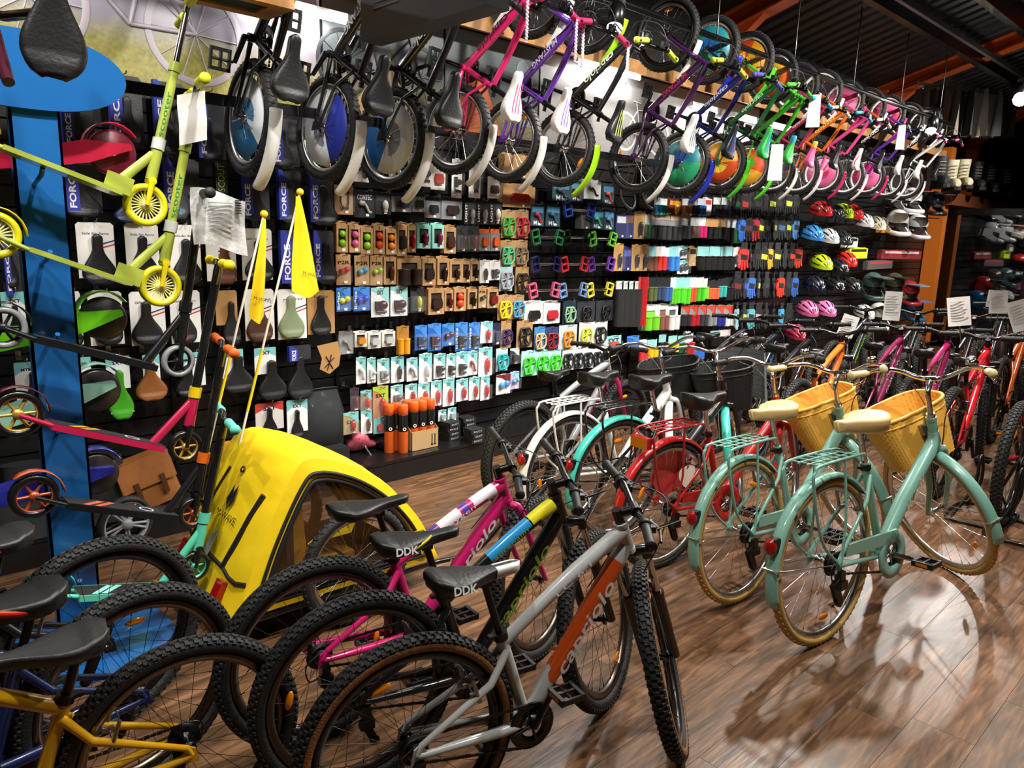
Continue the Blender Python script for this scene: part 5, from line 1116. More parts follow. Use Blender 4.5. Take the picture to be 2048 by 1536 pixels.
# ---------------------------------------------------------------- saddles on cards, left part of the wall
def wall_saddle(cb, kind, sb, col, what, text=None, tip=None, Y=4.06, rivets=False):
    o = None
    if cb:
        x, z, w, h = place(*cb, Y=Y + .05)
        pal = {'force': ('1c1d21', '25349c'), 'white': ('e2e0dc', None), 'sxt': ('e6ebea', '7cc4c6'), 'kraft': ('a87f4c', None), 'red': ('d8d4d0', 'c23a2a')}[kind]
        d = .028
        m = MB().box(-w / 2, w / 2, 0, .004, -h, 0).prism([(-w * .5, 0), (w * .5, 0), (w * .42, h * .05), (-w * .42, h * .05)], 0, .004)
        o = m.build('saddle_card', mat('card_print', pal[0], .5, noise=(160, '3a3c42')) if kind == 'force' else card(pal[0]), None, (x, Y + .05, z))
        tag(o, what, 'saddle', 'boxed saddles on the left wall')
        if kind == 'force':
            MB().prism([(-w * .5, h * .05), (-w * .5, -h), (-w * .14, -h), (-w * .14, -h * .2), (-w * .36, h * .05)], -.03, -.0005).build('blue_panel', card(pal[1]), o)
            lettering('FORCE', plastic('e8e8ec'), o, (-w * .31, -.0315, -h * .58), (0, 0, 1), (0, -1, 0), width=h * .7, height=w * .17, bold=.03)
        elif kind == 'white':
            lettering(text or 'Selle San Remo', INK, o, (.0, -.0015, -h * .16), (1, 0, 0), (0, -1, 0), width=w * .72, height=w * .07, shear=.3)
            for c, zz in (('23346a', -.36), ('c02a2c', -.43)):
                MB().prism([(-w * .1, h * (zz - .06)), (w * .5, h * (zz + .06)), (w * .5, h * (zz + .085)), (-w * .1, h * (zz - .035))], -.0014, -.0002).build('printed_stripe', card(c), o)
        elif kind in ('sxt', 'red'):
            MB().prism([(-w * .5, h * .05), (w * .5, h * .05), (w * .5, -h * .3), (0, -h * .08), (-w * .5, -h * .3)], -.0012, -.0002).build('printed_corner', card(pal[1]), o)
            lettering(text or 'SXT', plastic('1c2a40'), o, (-.0, -.0016, -h * .16), (1, 0, 0), (0, -1, 0), width=w * .45, height=w * .14, bold=.03)
        elif text: lettering(text, INK, o, (0, -.0015, -h * .1), (1, 0, 0), (0, -1, 0), width=w * .5, height=w * .08)
        inst('peg_hook', hook_me, wall, (x, PY - .0, z + .02))
    if sb:
        x2, z2, w2, h2 = place(*sb, Y=Y)
        base = o.location if o else Vector((0, 0, 0))
        M = frame_m(Vector((x2, Y + .02, z2 - h2 * .55)) - base, (0, 0, 1), (0, -1, .06))
        sm_ = saddle_shape(MB(), h2, w2, .06, w2 * .3).build('saddle', mat('vinyl', col, .42, bump=(90, .12)), o, M)
        if not o: o = sm_; tag(o, what, 'saddle', 'boxed saddles on the left wall')
        par = sm_
        MB().box(-h2 * .3, h2 * .28, -w2 * .035, w2 * .035, -.028, -.0195).build('centre_groove', mat('vinyl_dark', '0a0a0b', .5), par)
        if tip: MB().prism([(-h2 * .42, -w2 * .1), (-h2 * .42, w2 * .1), (-h2 * .2, 0)], -.02, .003, axis='z').build('red_tip', plastic(tip), par)
        if rivets:
            m = MB()
            for k in range(6):
                a = -1 + 2 * k / 5; MB().ball((-h2 * .38 + .02 * abs(a) ** 2, a * w2 * .42, -.008), .008, 8).build('rivet', CHROME, par)
    return o
ws = wall_saddle
ws((118, 212, 190, 292), 'force', (122, 216, 190, 288), '1b1c1e', 'dark boxed saddle hidden beside the blue post in the top row')
ws((212, 158, 290, 296), 'force', (226, 192, 294, 296), '232426', 'grey black saddle with the first blue lettered box in the top row')
ws((302, 172, 376, 312), 'force', (306, 205, 372, 308), '1f2022', 'black saddle behind the lime scooter stems in the top row')
ws((388, 192, 452, 318), 'force', (396, 235, 449, 320), '242527', 'narrow grey saddle with blue box left of the first hanging wheel')
ws((538, 242, 600, 332), 'force', (542, 256, 598, 334), '1f2022', 'split tail saddle under the first hanging bike')
ws((122, 318, 206, 424), 'force', (118, 356, 212, 434), '191a1b', 'wide textured saddle in the second row beside the post')
ws(None, 'force', (228, 390, 300, 446), '16204a', 'navy blue saddle behind the upper yellow scooter wheel')
ws((320, 322, 402, 425), 'force', (336, 330, 386, 440), '3a3c40', 'long grey saddle between the two lime stems', tip='3a9ac8')
ws((478, 350, 540, 438), 'force', (487, 360, 541, 442), '2c2d30', 'slim grey saddle right of the wrapped papers')
ws((552, 346, 604, 440), 'force', (560, 364, 612, 448), '232426', 'black saddle partly behind the yellow flag')
ws((615, 350, 668, 445), 'force', (620, 370, 684, 452), '1a1b1c', 'wide black saddle at the end of the second row')
ws((0, 468, 46, 590), 'force', (2, 480, 44, 578), '191a1b', 'dark saddle at the left edge in the third row')
ws((150, 450, 234, 556), 'white', (160, 468, 242, 572), '17181a', 'black saddle on white card nearest the post in the third row')
ws((248, 452, 322, 560), 'white', (256, 472, 326, 566), '17181a', 'black saddle on white card behind the second lime deck')
ws((336, 455, 404, 560), 'white', (345, 478, 412, 572), '17181a', 'black saddle on white card behind the black scooter stem')
ws((410, 462, 474, 562), 'white', (427, 478, 482, 570), '5a3424', 'chestnut brown saddle on a white card in the third row')
ws((482, 462, 546, 560), 'white', (492, 480, 556, 564), '17181a', 'black saddle on white card behind the small flag')
ws((556, 466, 624, 566), 'force', (576, 514, 632, 578), '1a1b1c', 'black saddle with a double blue box behind the large flag')
ws((622, 466, 668, 560), 'force', (634, 486, 682, 570), '1c1d1f', 'black saddle at the end of the third row beside kraft cards')
ws((0, 588, 62, 676), 'sxt', (12, 610, 60, 694), '17181a', 'black saddle on a white teal card at the left edge')
ws((130, 588, 168, 690), 'white', (104, 616, 174, 700), '141516', 'black saddle hidden by the blue post in the fourth row')
ws((174, 588, 250, 690), 'white', (188, 604, 254, 692), '17181a', 'black saddle on white card behind the green scooter tail')
ws((257, 588, 334, 690), 'white', (262, 604, 334, 692), '17181a', 'black saddle on white card under the lower yellow wheel')
ws((338, 586, 404, 686), 'white', (345, 600, 402, 690), '1a1a1c', 'black saddle with a small red tip in the fourth row', tip='c82a2a')
ws((430, 584, 476, 650), 'kraft', (448, 604, 490, 692), '1c1c1e', 'slim black saddle on a short kraft card')
ws((488, 583, 550, 680), 'white', (495, 594, 554, 686), '4a2c20', 'dark brown angular saddle in the fourth row', text='mini')
ws((554, 583, 614, 678), 'white', (560, 592, 617, 678), '7b8868', 'olive green angular saddle in the fourth row', text='mini')
ws((614, 585, 670, 668), 'kraft', (626, 592, 670, 674), '141516', 'glossy black saddle on a tall kraft board', text='books')
ws((27, 728, 80, 800), 'sxt', (50, 747, 88, 822), '17181a', 'black saddle on white card with red and blue print', text='MTB')
ws((143, 718, 186, 780), 'sxt', (145, 742, 176, 800), '17181a', 'black saddle behind the mint scooter tail', text='MTB')
ws((210, 716, 262, 778), 'sxt', (216, 742, 276, 842), '3f9a1c', 'bright green riveted saddle below the black deck', rivets=True)
ws((284, 712, 322, 770), 'sxt', (270, 724, 343, 804), '8a5426', 'tan brown split saddle below the black deck')
ws((366, 708, 412, 772), 'sxt', (352, 732, 412, 796), '17181a', 'black saddle behind the clear scooter wheel')
ws((440, 702, 488, 756), 'sxt', (446, 712, 517, 788), '1a1b1c', 'wide black saddle between the flag poles')
ws((508, 698, 553, 748), 'sxt', (518, 722, 582, 802), '1a1b1c', 'two part black saddle right of the flag pole')
ws((574, 692, 622, 720), 'force', (578, 714, 634, 800), '202124', 'black gel saddle cover under a dark label')
ws((510, 808, 568, 860), 'red', (530, 818, 562, 876), '141516', 'black saddle on a red and white card above the trailer')
ws((573, 802, 616, 864), 'sxt', (588, 822, 614, 880), '17181a', 'black saddle on the lowest white teal card')
x, z, w, h = place(634, 690, 682, 748, Y=4.02)
o = MB().prism([(-w * .5, 0), (w * .38, h * .1), (w * .5, -h * .35), (w * .42, -h * .75), (0, -h), (-w * .4, -h * .8), (-w * .3, -h * .45)], 0, .004).build('kraft_tag', card('a87f4c'), None, (x, 4.02, z)); tag(o, 'crumpled kraft tag tied with black cord beside the saddle cover', 'tag')
m = MB()
for a in (.6, 1.2, 2.2): m.tube([(-.04 * math.cos(a), -.004, -h * .6 - .05 * math.sin(a)), (.04 * math.cos(a), -.004, -h * .6 + .05 * math.sin(a))], .003, 5)
m.build('cord', BLACK, o)
x, z, w, h = place(430, 325, 456, 386, Y=4.06)
o = MB().box(-w / 2, w / 2, 0, .03, -h, 0).build('lettered_box', card('20231c'), None, (x, 4.06, z)); tag(o, 'narrow black box with green upright lettering in the second row', 'box')
lettering('SCOUT', plastic('8fbf4a'), o, (0, -.001, -h * .5), (0, 0, 1), (0, -1, 0), width=h * .9, height=w * .6)

# ---------------------------------------------------------------- blue scooter stand
BLUE = mat('blue_enamel', '1f62a6', .22, coat=.6, bump=(40, .04))
pst = thing('scooter_stand', 'tall blue steel display stand with an oval top for scooters', 'display stand', (.66, 3.06, 0))
MB().box(-.075, .075, -.006, .006, .01, 2.06).box(-.075, -.067, -.006, .035, .01, 2.06).box(.067, .075, -.006, .035, .01, 2.06).build('post', BLUE, pst)
ol = [(.31 * math.copysign(abs(math.cos(a)) ** .8, math.cos(a)) - .02, .125 * math.sin(a)) for a in [2 * math.pi * i / 48 for i in range(48)]]
MB().prism([(x, z + 2.09) for x, z in ol], -.03, -.014).build('oval_plate', BLUE, pst)
MB().prism([(.33 * math.cos(math.pi / 4 * k + .39), .30 * math.sin(math.pi / 4 * k + .39) - .06) for k in range(8)], .0, .012, axis='z').build('base_plate', BLUE, pst)
for zz in (1.72, 1.45, 1.17, .84, .57, .26):
    MB().tube([(-.02, 0, zz), (-.02, -.12, zz + .03), (-.02, -.14, zz + .05)], .008, 8).build('peg', BLUE, pst)

def scooter(label, Y, rear, front, fw, head, top, c, rr=.055, fr=.055, bars=True, gripc='222222', rake=1, deckw=.1, whl=('e0d020', 'f0e868'), flip=1, kind='pro'):
    R, D, F, Hd, T = (at(p[0], p[1], Y) for p in (rear, front, fw, head, top))
    t = thing('kick_scooter', label, 'scooter', R.copy(), 'kick scooters on the blue stand')
    L = lambda p: Vector((p[0] - R[0], p[1] - R[1], p[2] - R[2]))
    deck = paint(c['deck']); d = (D - R); dn_ = d.normalized(); up = Vector((-dn_.z, 0, dn_.x)); up = up if up.z > 0 else -up
    m = MB(); a = L(R + dn_ * (rr + .02)); b = L(D); th = .022 if kind == 'pro' else .016
    vs = []
    for p in (a, b):
        for s_ in (-1, 1):
            for q in (0, 1): vs.append(p + Vector((0, s_ * deckw / 2, 0)) + up * (-th * q))
    m.add(vs, [(0, 2, 3, 1), (4, 5, 7, 6), (0, 4, 6, 2), (1, 3, 7, 5), (0, 1, 5, 4), (2, 6, 7, 3)], 0, False)
    for s_ in (-1, 1): m.tube([a + Vector((0, s_ * .03, 0)) - up * .01, L(R) + Vector((0, s_ * .024, 0))], .008, 8)
    do = m.build('deck', deck, t)
    if kind == 'pro':
        MB().add([a + Vector((0, s_ * deckw * .44, 0)) + up * .0012 for s_ in (-1, 1)] + [b + Vector((0, s_ * deckw * .44, 0)) + up * .0012 for s_ in (1, -1)], [(0, 1, 2, 3)], 0, False).build('grip_tape', mat('grip_tape', '1b1c1e', .9), do)
        for k, f in enumerate((.12, .22)):
            q = a.lerp(b, f); MB().add([q + Vector((0, -.04, 0)) + up * .002, q + dn_ * .07 + Vector((0, .035, 0)) + up * .002, q + dn_ * .09 + Vector((0, .03, 0)) + up * .002, q + dn_ * .02 + Vector((0, -.042, 0)) + up * .002], [(0, 1, 2, 3)], 0, False).build('printed_flash', plastic(c.get('flash', c['deck'])), do)
        MB().lathe([(.02, 0), (.026, 0)], (0, 0, 0), 'z', 18, M=frame_m(a.lerp(b, .72) + up * .002, dn_, up)).build('printed_ring', plastic('d8d8d8'), do)
    # neck
    m = MB()
    m.tube([b - dn_ * .03 - up * .004, L(Hd) - (L(T) - L(Hd)).normalized() * -.03], [.017, .015], 10, flat=.8)
    u = (L(T) - L(F)).normalized(); hl = (L(Hd) - L(F)).length
    m.tube([L(F) + u * max(.03, hl - .06), L(F) + u * (hl + .045)], .0195, 12)
    if kind == 'fold': m.prism([(-.04, -.03), (.045, -.045), (.05, .01), (-.02, .035)], -.03, .03, M=frame_m(b - dn_ * .02 + up * .02, dn_, up) @ Matrix.Rotation(-math.pi / 2, 4, 'X'))
    m.build('neck', deck, t)
    MB().tube([L(F) + u * (hl + .05), L(F) + u * (hl + .09)], .023, 12).build('clamp', paint(c.get('clamp', c['deck'])), t)
    m = MB(); tl = (L(T) - L(F)).length; sm = c.get('stem', c['deck'])
    if kind == 'fold':
        m.tube([L(F) + u * (hl + .03), L(F) + u * (hl + (tl - hl) * .62)], .0165, 12); MB().tube([L(F) + u * (hl + (tl - hl) * .6), L(T)], .0115, 10).build('chrome_tube', CHROME, t); m.tube([L(F) + u * (hl + (tl - hl) * .6), L(F) + u * (hl + (tl - hl) * .66)], .021, 12)
    else: m.tube([L(F) + u * (hl + .03), L(T)], .0165, 12)
    so = m.build('stem', paint(sm), t)
    if kind == 'fold': lettering('scooter', plastic('2a8a5a'), so, L(F) + u * (hl + (tl - hl) * .32) + Vector((-.006, -.0175, 0)), u, (0, -1, 0), width=.16, height=.02)
    if bars:
        hbm = MB(); e = []
        for s_ in (-1, 1):
            p = [L(T) - u * (.08 if kind == 'pro' else 0), L(T) + Vector((.02 * s_, s_ * .06, .01 if kind == 'pro' else 0)), L(T) + Vector((.05 * s_, s_ * .20, .012))]
            hbm.tube(p, .011, 10); e.append((p[1], p[2]))
        ho = hbm.build('handlebar', paint(sm) if kind == 'pro' else CHROME, t)
        for p, q in e:
            dd = (q - p).normalized(); inst('grip', grip_mesh(gripc), ho, frame_m(q - dd * .1, dd.cross(Vector((0, 0, 1))), (0, 0, 1)))
    # fork and wheels
    m = MB()
    for s_ in (-1, 1): m.tube([L(F) + u * (fr + .012) + Vector((0, s_ * .02, 0)), L(F) + Vector((0, s_ * .02, 0))], [.011, .008], 8, flat=.6)
    m.tube([L(F) + u * (fr + .012) + Vector((0, -.024, 0)), L(F) + u * (fr + .012) + Vector((0, .024, 0))], .014, 10).tube([L(F) + u * (fr + .012), L(F) + u * max(.05, hl - .05)], .014, 10)
    m.build('fork', paint(c.get('fork', sm)), t)
    for nm, p, r in (('rear_wheel', L(R), rr), ('front_wheel', L(F), fr)):
        wo = MB().lathe([(r * .72, -.013), (r * .9, -.014), (r, -.008), (r, .008), (r * .9, .014), (r * .72, .013)], n=36, closed=True).build(nm, mat('urethane', whl[0], .3, coat=.3), t, p)
        m = MB().lathe([(.0, -.014), (r * .22, -.014), (r * .22, .014), (0, .014)], n=14)
        n = 24 if kind == 'fold' else 6
        for k in range(n):
            a_ = 2 * math.pi * k / n; m.tube([(r * .2 * math.cos(a_), 0, r * .2 * math.sin(a_)), (r * .74 * math.cos(a_), 0, r * .74 * math.sin(a_))], r * (.035 if n > 6 else .075), 5, flat=1.4)
        m.lathe([(r * .68, -.012), (r * .76, -.012), (r * .76, .012), (r * .68, .012)], n=36, closed=True)
        m.build('wheel_core', mat('wheel_core', whl[1], .35, .5 if kind == 'pro' else 0), wo)
    g = MB(); rows = []
    for k in range(9):
        a_ = math.radians(20 + 16 * k); rows.append([L(R) + (dn_ * math.cos(a_) + up * math.sin(a_)) * (rr + .012) + Vector((0, y, 0)) for y in (-.018, .018)] + [L(R) + (dn_ * math.cos(a_) + up * math.sin(a_)) * (rr + .016) + Vector((0, y, 0)) for y in (.018, -.018)])
    vs = [p for r_ in rows for p in r_]; fs = [(i * 4 + j, i * 4 + (j + 1) % 4, i * 4 + 4 + (j + 1) % 4, i * 4 + 4 + j) for i in range(8) for j in range(4)] + [(3, 2, 1, 0), (32, 33, 34, 35)]
    g.add(vs, fs).build('brake_fender', paint(c.get('guard', c['deck'])), t)
    return t
LIME = dict(deck='a9b648', stem='a9b648', clamp='c8ccc8', fork='e8d420', guard='e8d420')
scooter('uppermost lime scooter with a yellow spoked front wheel', 2.9, (-70, 262), (238, 382), (291, 410), (302, 325), (374, 22), LIME, .075, .075, kind='fold', whl=('dcd41c', 'efe98a'), gripc='c8cc1c')
scooter('second lime scooter with yellow grips and a yellow wheel', 2.88, (-12, 470), (258, 562), (320, 572), (330, 490), (392, 178), LIME, .075, .075, kind='fold', whl=('dcd41c', 'efe98a'), gripc='c8cc1c')
scooter('all black scooter with a clear front wheel', 2.86, (6, 655), (308, 728), (356, 722), (360, 650), (402, 395), dict(deck='17181a', stem='141516', fork='141516'), .068, .06, whl=('8a8c8e', '2a2c2e'))
scooter('crimson scooter with a yellow clamp and yellow grips', 2.84, (35, 828), (322, 888), (370, 893), (378, 820), (438, 530), dict(deck='b81e4a', stem='141516', clamp='e0c21c', fork='141516', flash='d8a83a', guard='5a1a30'), .078, .062, gripc='e8d01c', whl=('141516', 'c9a24a'))
scooter('black scooter with orange clamp, orange grips and orange wheels', 2.82, (68, 992), (350, 1026), (386, 1025), (396, 950), (448, 695), dict(deck='17181a', stem='141516', clamp='d8661c', fork='141516', flash='d8604a', guard='c85a3a'), .075, .06, gripc='e8641c', whl=('141516', 'b85a3a'))
scooter('mint scooter with mint grips on the lowest peg', 2.80, (95, 1185), (335, 1172), (388, 1132), (402, 1070), (450, 838), dict(deck='58c8a8', stem='141516', clamp='58c8a8', fork='141516', flash='8fe0cc'), .07, .06, gripc='6ad8c0', whl=('141516', '58c8a8'))
# scooters hooked from behind, only their tails look past the post
for i, (lb, rp, fp, col) in enumerate((('crimson pink scooter tail right of the post', (222, 300), (-60, 330), 'd8244a'), ('bright green scooter tail right of the post', (205, 632), (-60, 700), '6ac81c'), ('pale mint scooter tail right of the post', (192, 775), (-60, 860), '9ad4c0'), ('royal blue scooter tail right of the post', (190, 942), (-60, 1010), '2a2f9c'))):
    Yb = 3.22; R, D = at(rp[0], rp[1], Yb), at(fp[0], fp[1], Yb)
    t = thing('kick_scooter', lb, 'scooter', R.copy(), 'kick scooters on the blue stand'); d = (D - R).normalized(); up = Vector((d.z, 0, -d.x)); b = D - R
    vs = []
    for p, tk in ((d * -.06, .012), (d * .1, .045), (b, .025)):
        for s_ in (-.055, .055): vs += [p + Vector((0, s_, 0)) + up * tk, p + Vector((0, s_, 0)) - up * tk * .8]
    MB().add(vs, [(0, 1, 5, 4), (4, 5, 9, 8), (2, 6, 7, 3), (6, 10, 11, 7), (0, 4, 6, 2), (4, 8, 10, 6), (1, 3, 7, 5), (5, 7, 11, 9), (0, 2, 3, 1), (8, 9, 11, 10)], 0, False).build('deck', paint(col), t)
    wo = MB().lathe([(.0, -.02), (.075, -.02), (.085, -.012), (.085, .012), (.075, .02), (0, .02)], n=30).build('rear_wheel', mat('urethane', '2a2428' if i else '7a1c34', .35), t, up * -.01)
    MB().lathe([(0, -.024), (.012, -.023), (.014, -.02)], n=12).build('axle_bolt', CHROME, wo)
    g = MB(); rows = []
    for k in range(9):
        a_ = math.radians(20 + 17 * k); q = (-d * math.cos(a_) + up * math.sin(a_)) * .095
        rows.append([q + Vector((0, -.03, 0)), q + Vector((0, .03, 0)), q * 1.06 + Vector((0, .03, 0)), q * 1.06 + Vector((0, -.03, 0))])
    vs = [p for r_ in rows for p in r_]; g.add(vs, [(i_ * 4 + j, i_ * 4 + (j + 1) % 4, i_ * 4 + 4 + (j + 1) % 4, i_ * 4 + 4 + j) for i_ in range(8) for j in range(4)]).build('brake_fender', paint(col), t)

# ---------------------------------------------------------------- yellow child trailer
YEL = mat('yellow_canvas', 'f2cf08', .62, bump=(9, .35)); PIPE = mat('black_piping', '121212', .6)
ty0, ty1 = 2.57, 3.15
tr = thing('bike_trailer', 'yellow canvas child trailer with clear side window and red rear reflectors', 'bike trailer', (1.5, 2.86, 0))
PR = bez([(1.07, 0, .14), (1.17, 0, .40), (1.315, 0, .665), (1.40, 0, .715), (1.58, 0, .65), (1.76, 0, .52), (1.92, 0, .335), (2.03, 0, .12)], 6)
PR = [Vector((p.x - 1.5, 0, p.z)) for p in PR]; NP = len(PR); hw = (ty1 - ty0) / 2
rg = random.Random(5)
def shell(u, v):
    i = min(NP - 1, int(round(u * (NP - 1)))); p = PR[i]; y = -hw + 2 * hw * v
    e = abs(v - .5) * 2; bul = .03 * (1 - e ** 4) ; n = Vector((-.2, 0, 1)) if u > .35 else Vector((-1, 0, .3))
    wr = .005 * math.sin(u * 70 + v * 9) * (1 if e > .75 else .35) * (1 - e ** 8)
    return (p.x + n.x * (bul + wr), y, p.z + n.z * (bul + wr))
MB().grid(shell, NP, 26).build('canvas_cover', YEL, tr)
side = [(p.x, p.z) for p in PR]; cxs = sum(p[0] for p in side) / NP; czs = .30
def ins(k, dz=0): return [(cxs + (x - cxs) * k, czs + (z - czs) * (k if z > czs else k * .9)) for x, z in side]
for sgn, Yy in ((-1, -hw), (1, hw)):
    m = MB(); A, B, Cc = side, ins(.86), ins(.78)
    def ring(P_, Q_, y1, y2): m.add([(x, y1, z) for x, z in P_] + [(x, y2, z) for x, z in Q_], [(i, i + 1, NP + i + 1, NP + i) for i in range(NP - 1)] + [(NP - 1, 0, NP, 2 * NP - 1)], 0, True)
    ring(A, B, Yy, Yy + sgn * .012); ring(B, Cc, Yy + sgn * .010, Yy + sgn * .006)
    so = m.build('side_panel', YEL, tr)
    m = MB(); m.tube([(x, Yy + sgn * .014, z) for x, z in B], .0085, 6, closed=True); m.build('piping', PIPE, so)
    m = MB(); m.tube([(x, Yy + sgn * .008, z) for x, z in Cc], .011, 6, closed=True); m.build('window_edge', PIPE, so)
    m = MB(); m.add([(x, Yy + sgn * .004, z) for x, z in Cc], [tuple(range(NP))], 0, False); m.build('window_pane', mat('tinted_film', '6a4a2a', .05, alpha=.3, spec=.8), so)
MB().box(-.36, .44, -hw + .02, hw - .02, .15, .17).box(-.2, -.17, -hw + .04, hw - .04, .17, .5).build('floor_tray', mat('dark_canvas', '1d1b18', .8), tr)
MB().prism([(-.17, .2), (.12, .2), (.12, .25), (-.1, .27), (-.12, .5), (-.19, .5)], -hw + .06, hw - .06).build('seat', cloth('b07a12'), tr)
MB().prism([(-.1, .34), (.1, .34), (.12, .38), (.06, .5), (.02, .4)], -hw + .05, -hw + .06).build('yellow_flap', YEL, tr)
nrm = Vector((-.88, 0, .47)); vdir = Vector((.245, 0, .525)).normalized()
def rp(v, f, o=.006):
    i = f * 11.0; k = int(i); p = PR[min(k, NP - 1)].lerp(PR[min(k + 1, NP - 1)], i - k); e = abs(v - .5) * 2
    return Vector((p.x, hw - 2 * hw * v, p.z)) + nrm * (.03 * (1 - e ** 4) + o)
for pts, r_ in (([(.30, .92), (.26, .76), (.22, .60), (.17, .46), (.14, .34)], .006), ([(.86, .86), (.82, .7), (.78, .5), (.72, .30)], .012), ([(.0, .36), (.14, .34), (.3, .33), (.5, .31), (.72, .29)], .008), ([(.72, .29), (.82, .25), (.9, .24), (.99, .27)], .008)):
    MB().tube([rp(*p) for p in pts], r_, 6).build('zip_piping', PIPE, tr)
lettering('M-WAVE', PIPE, tr, rp(.55, .62, .012), (0, -1, 0), nrm, width=.17, height=.03)
a = rp(.52, .76, .012); F_ = frame_m(a, (0, -1, 0), nrm)
MB().prism([(-.03, -.02), (-.012, .045), (.0, .01), (.02, .05), (.03, -.015), (.012, -.055), (.008, -.01), (-.012, -.045)], 0, .001, M=F_, axis='z').build('printed_emblem', PIPE, tr)
MB().prism([(-.03, -.05), (.02, -.06), (.025, .05), (-.01, .02)], 0, .002, M=frame_m(rp(.48, .42, .012), (0, -1, 0), nrm), axis='z').build('reflective_patch', mat('reflective', '9a9c98', .4), tr)
MB().lathe([(.006, 0), (.014, .002), (.014, -.004)], n=14, axis='z', M=frame_m(rp(.5, .95, .012), (0, -1, 0), nrm)).build('eyelet', PIPE, tr)
for v, f in ((.1, .2), (.78, .12)):
    MB().box(-.026, .026, -.045, .045, 0, .022, M=frame_m(rp(v, f, .006), (0, -1, 0), nrm)).build('rear_reflector', RED_R, tr)
MB().tube([(-.42, -hw, .14), (-.4, -hw, .12), (.5, -hw, .1), (.52, 0, .1), (.5, hw, .1), (-.4, hw, .12), (-.42, hw, .14)], .012, 8).tube([(.05, -hw - .09, .25), (.05, hw + .09, .25)], .011, 8).tube(bez([(.5, -hw, .1), (.7, -hw - .06, .12), (.85, -hw - .1, .25)], 5), .012, 8).build('tow_frame', BLACKM, tr)
for y in (-hw - .07, hw + .07): add_wheel(tr, 'trailer_wheel', Matrix.Translation((.05, y, .25)), (.25, .045, 'grain', '1a1a1a', 'b0b0b0', 'c0c0c0', None, None, .02))
# flags on thin poles fixed to the trailer
for i, (pb, pt_, lb, fl) in enumerate((((486, 860), (600, 384), 'large yellow safety flag on a white pole behind the trailer', [(-.015, 0), (.02, 0), (.085, -.42), (.03, -.47), (-.06, -.40)]), ((428, 850), (528, 428), 'narrow folded yellow safety flag on a white pole', [(-.012, 0), (.012, 0), (-.005, -.33), (-.03, -.45), (-.07, -.38)]))):
    Yf = 3.02 - i * .02; A, B = at(pb[0], pb[1], Yf), at(pt_[0], pt_[1], Yf); t = thing('safety_flag', lb, 'flag', A.copy(), 'yellow flags')
    V = B - A; u = V.normalized()
    MB().tube([Vector((0, 0, 0)) - u * .2, V], .0052, 8).build('pole', plastic('e8e2d0'), t); MB().ball(V, .016, 12).build('knob', plastic('f0c81c'), t)
    MB().tube([V * .08, V * .34], .0062, 8).build('pole_sleeve', plastic('e8cc1c'), t)
    def flag(u_, v_): 
        n = len(fl); top = V - u * .02
        lx = (fl[0][0] if v_ < .01 else 0)
        w = (.02 + .12 * v_) if i == 0 else (.012 + .06 * v_); xx = -.02 - .03 * v_ + w * u_ if i == 0 else -.005 - .075 * v_ + w * u_
        return top + Vector((xx, -.012 + .02 * math.sin(u_ * 5 + v_ * 3) * v_, -.40 * v_ - .03 * v_ * math.sin(u_ * 3)))
    MB().grid(flag, 12, 14).build('flag_cloth', mat('flag_nylon', 'f2c80a', .5), t)
    lettering('M-WAVE', PIPE, t, V - u * .02 + Vector((.03 if i == 0 else -.03, -.035, -.33)), (1, 0, -.25), (0, -1, 0), width=.08)
# clear rain wrap and papers tied on the black scooter stem
p = at(430, 420, 2.78)
def paper(u, v): return (-.085 + .2 * u, .012 * math.sin(6 * u + 4 * v) * (1 - .3 * v), .075 - .20 * v - .03 * u + .01 * math.sin(5 * u))
o = MB().grid(paper, 14, 14).build('wrapped_papers', mat('paper_film', 'bdbdba', .25, bump=(25, .7), noise=(30, 'd4d4d2')), None, p); tag(o, 'crumpled white papers in clear film tied to the scooter stem', 'papers')
for k in range(6): MB().box(.07, .092, -.018, -.014, -.01 + .009 * k, -.006 + .009 * k).build('barcode_bar', INK, o)
for k in range(7): MB().box(-.03, .06, -.02, -.0165, -.06 + .014 * k, -.057 + .014 * k).build('printed_line', plastic('8a8a88'), o)
o = MB().grid(lambda u, v: (-.02 + .1 * u, .004 * math.sin(8 * v), -.02 - .17 * v + .03 * u), 5, 8).build('manual_booklet', card('dcdad2'), None, at(365, 180, 2.84)); tag(o, 'white printed leaflet hanging beside the chrome scooter tube', 'leaflet')
# ---------------------------------------------------------------- gloves
def glove(x, z, Y, c1, c2, label, s=1.0):
    m = MB()
    m.prism([(-.042, -.10), (-.045, -.02), (-.03, .0), (.03, .0), (.045, -.02), (.042, -.10)], -.012, .012)
    for k, (fx, L) in enumerate(((-.034, .06), (-.012, .075), (.011, .07), (.033, .055))): m.tube([(fx, 0, -.095), (fx * 1.15, -.004, -.1 - L * .6), (fx * 1.2, -.012, -.1 - L)], [.0125, .0115, .009], 8)
    m.tube([(-.04, 0, -.045), (-.06, -.006, -.075), (-.058, -.012, -.105)], [.013, .012, .009], 8)
    o = m.build('cycling_glove', cloth(c1), None, Matrix.Translation((x, Y, z)) @ Matrix.Rotation(RS.uniform(-.5, .5), 4, 'Z') @ Matrix.Scale(s, 4))
    tag(o, label, 'glove', 'cycling gloves on the wall')
    MB().prism([(-.03, -.085), (-.034, -.04), (.034, -.05), (.03, -.09)], -.0145, -.0118).build('back_panel', cloth(c2), o)
    MB().box(-.03, .03, -.004, .004, -.012, .055).build('header_card', card('26272a' if c2 != 'c8c8c8' else 'b08a5a'), o)
    return o
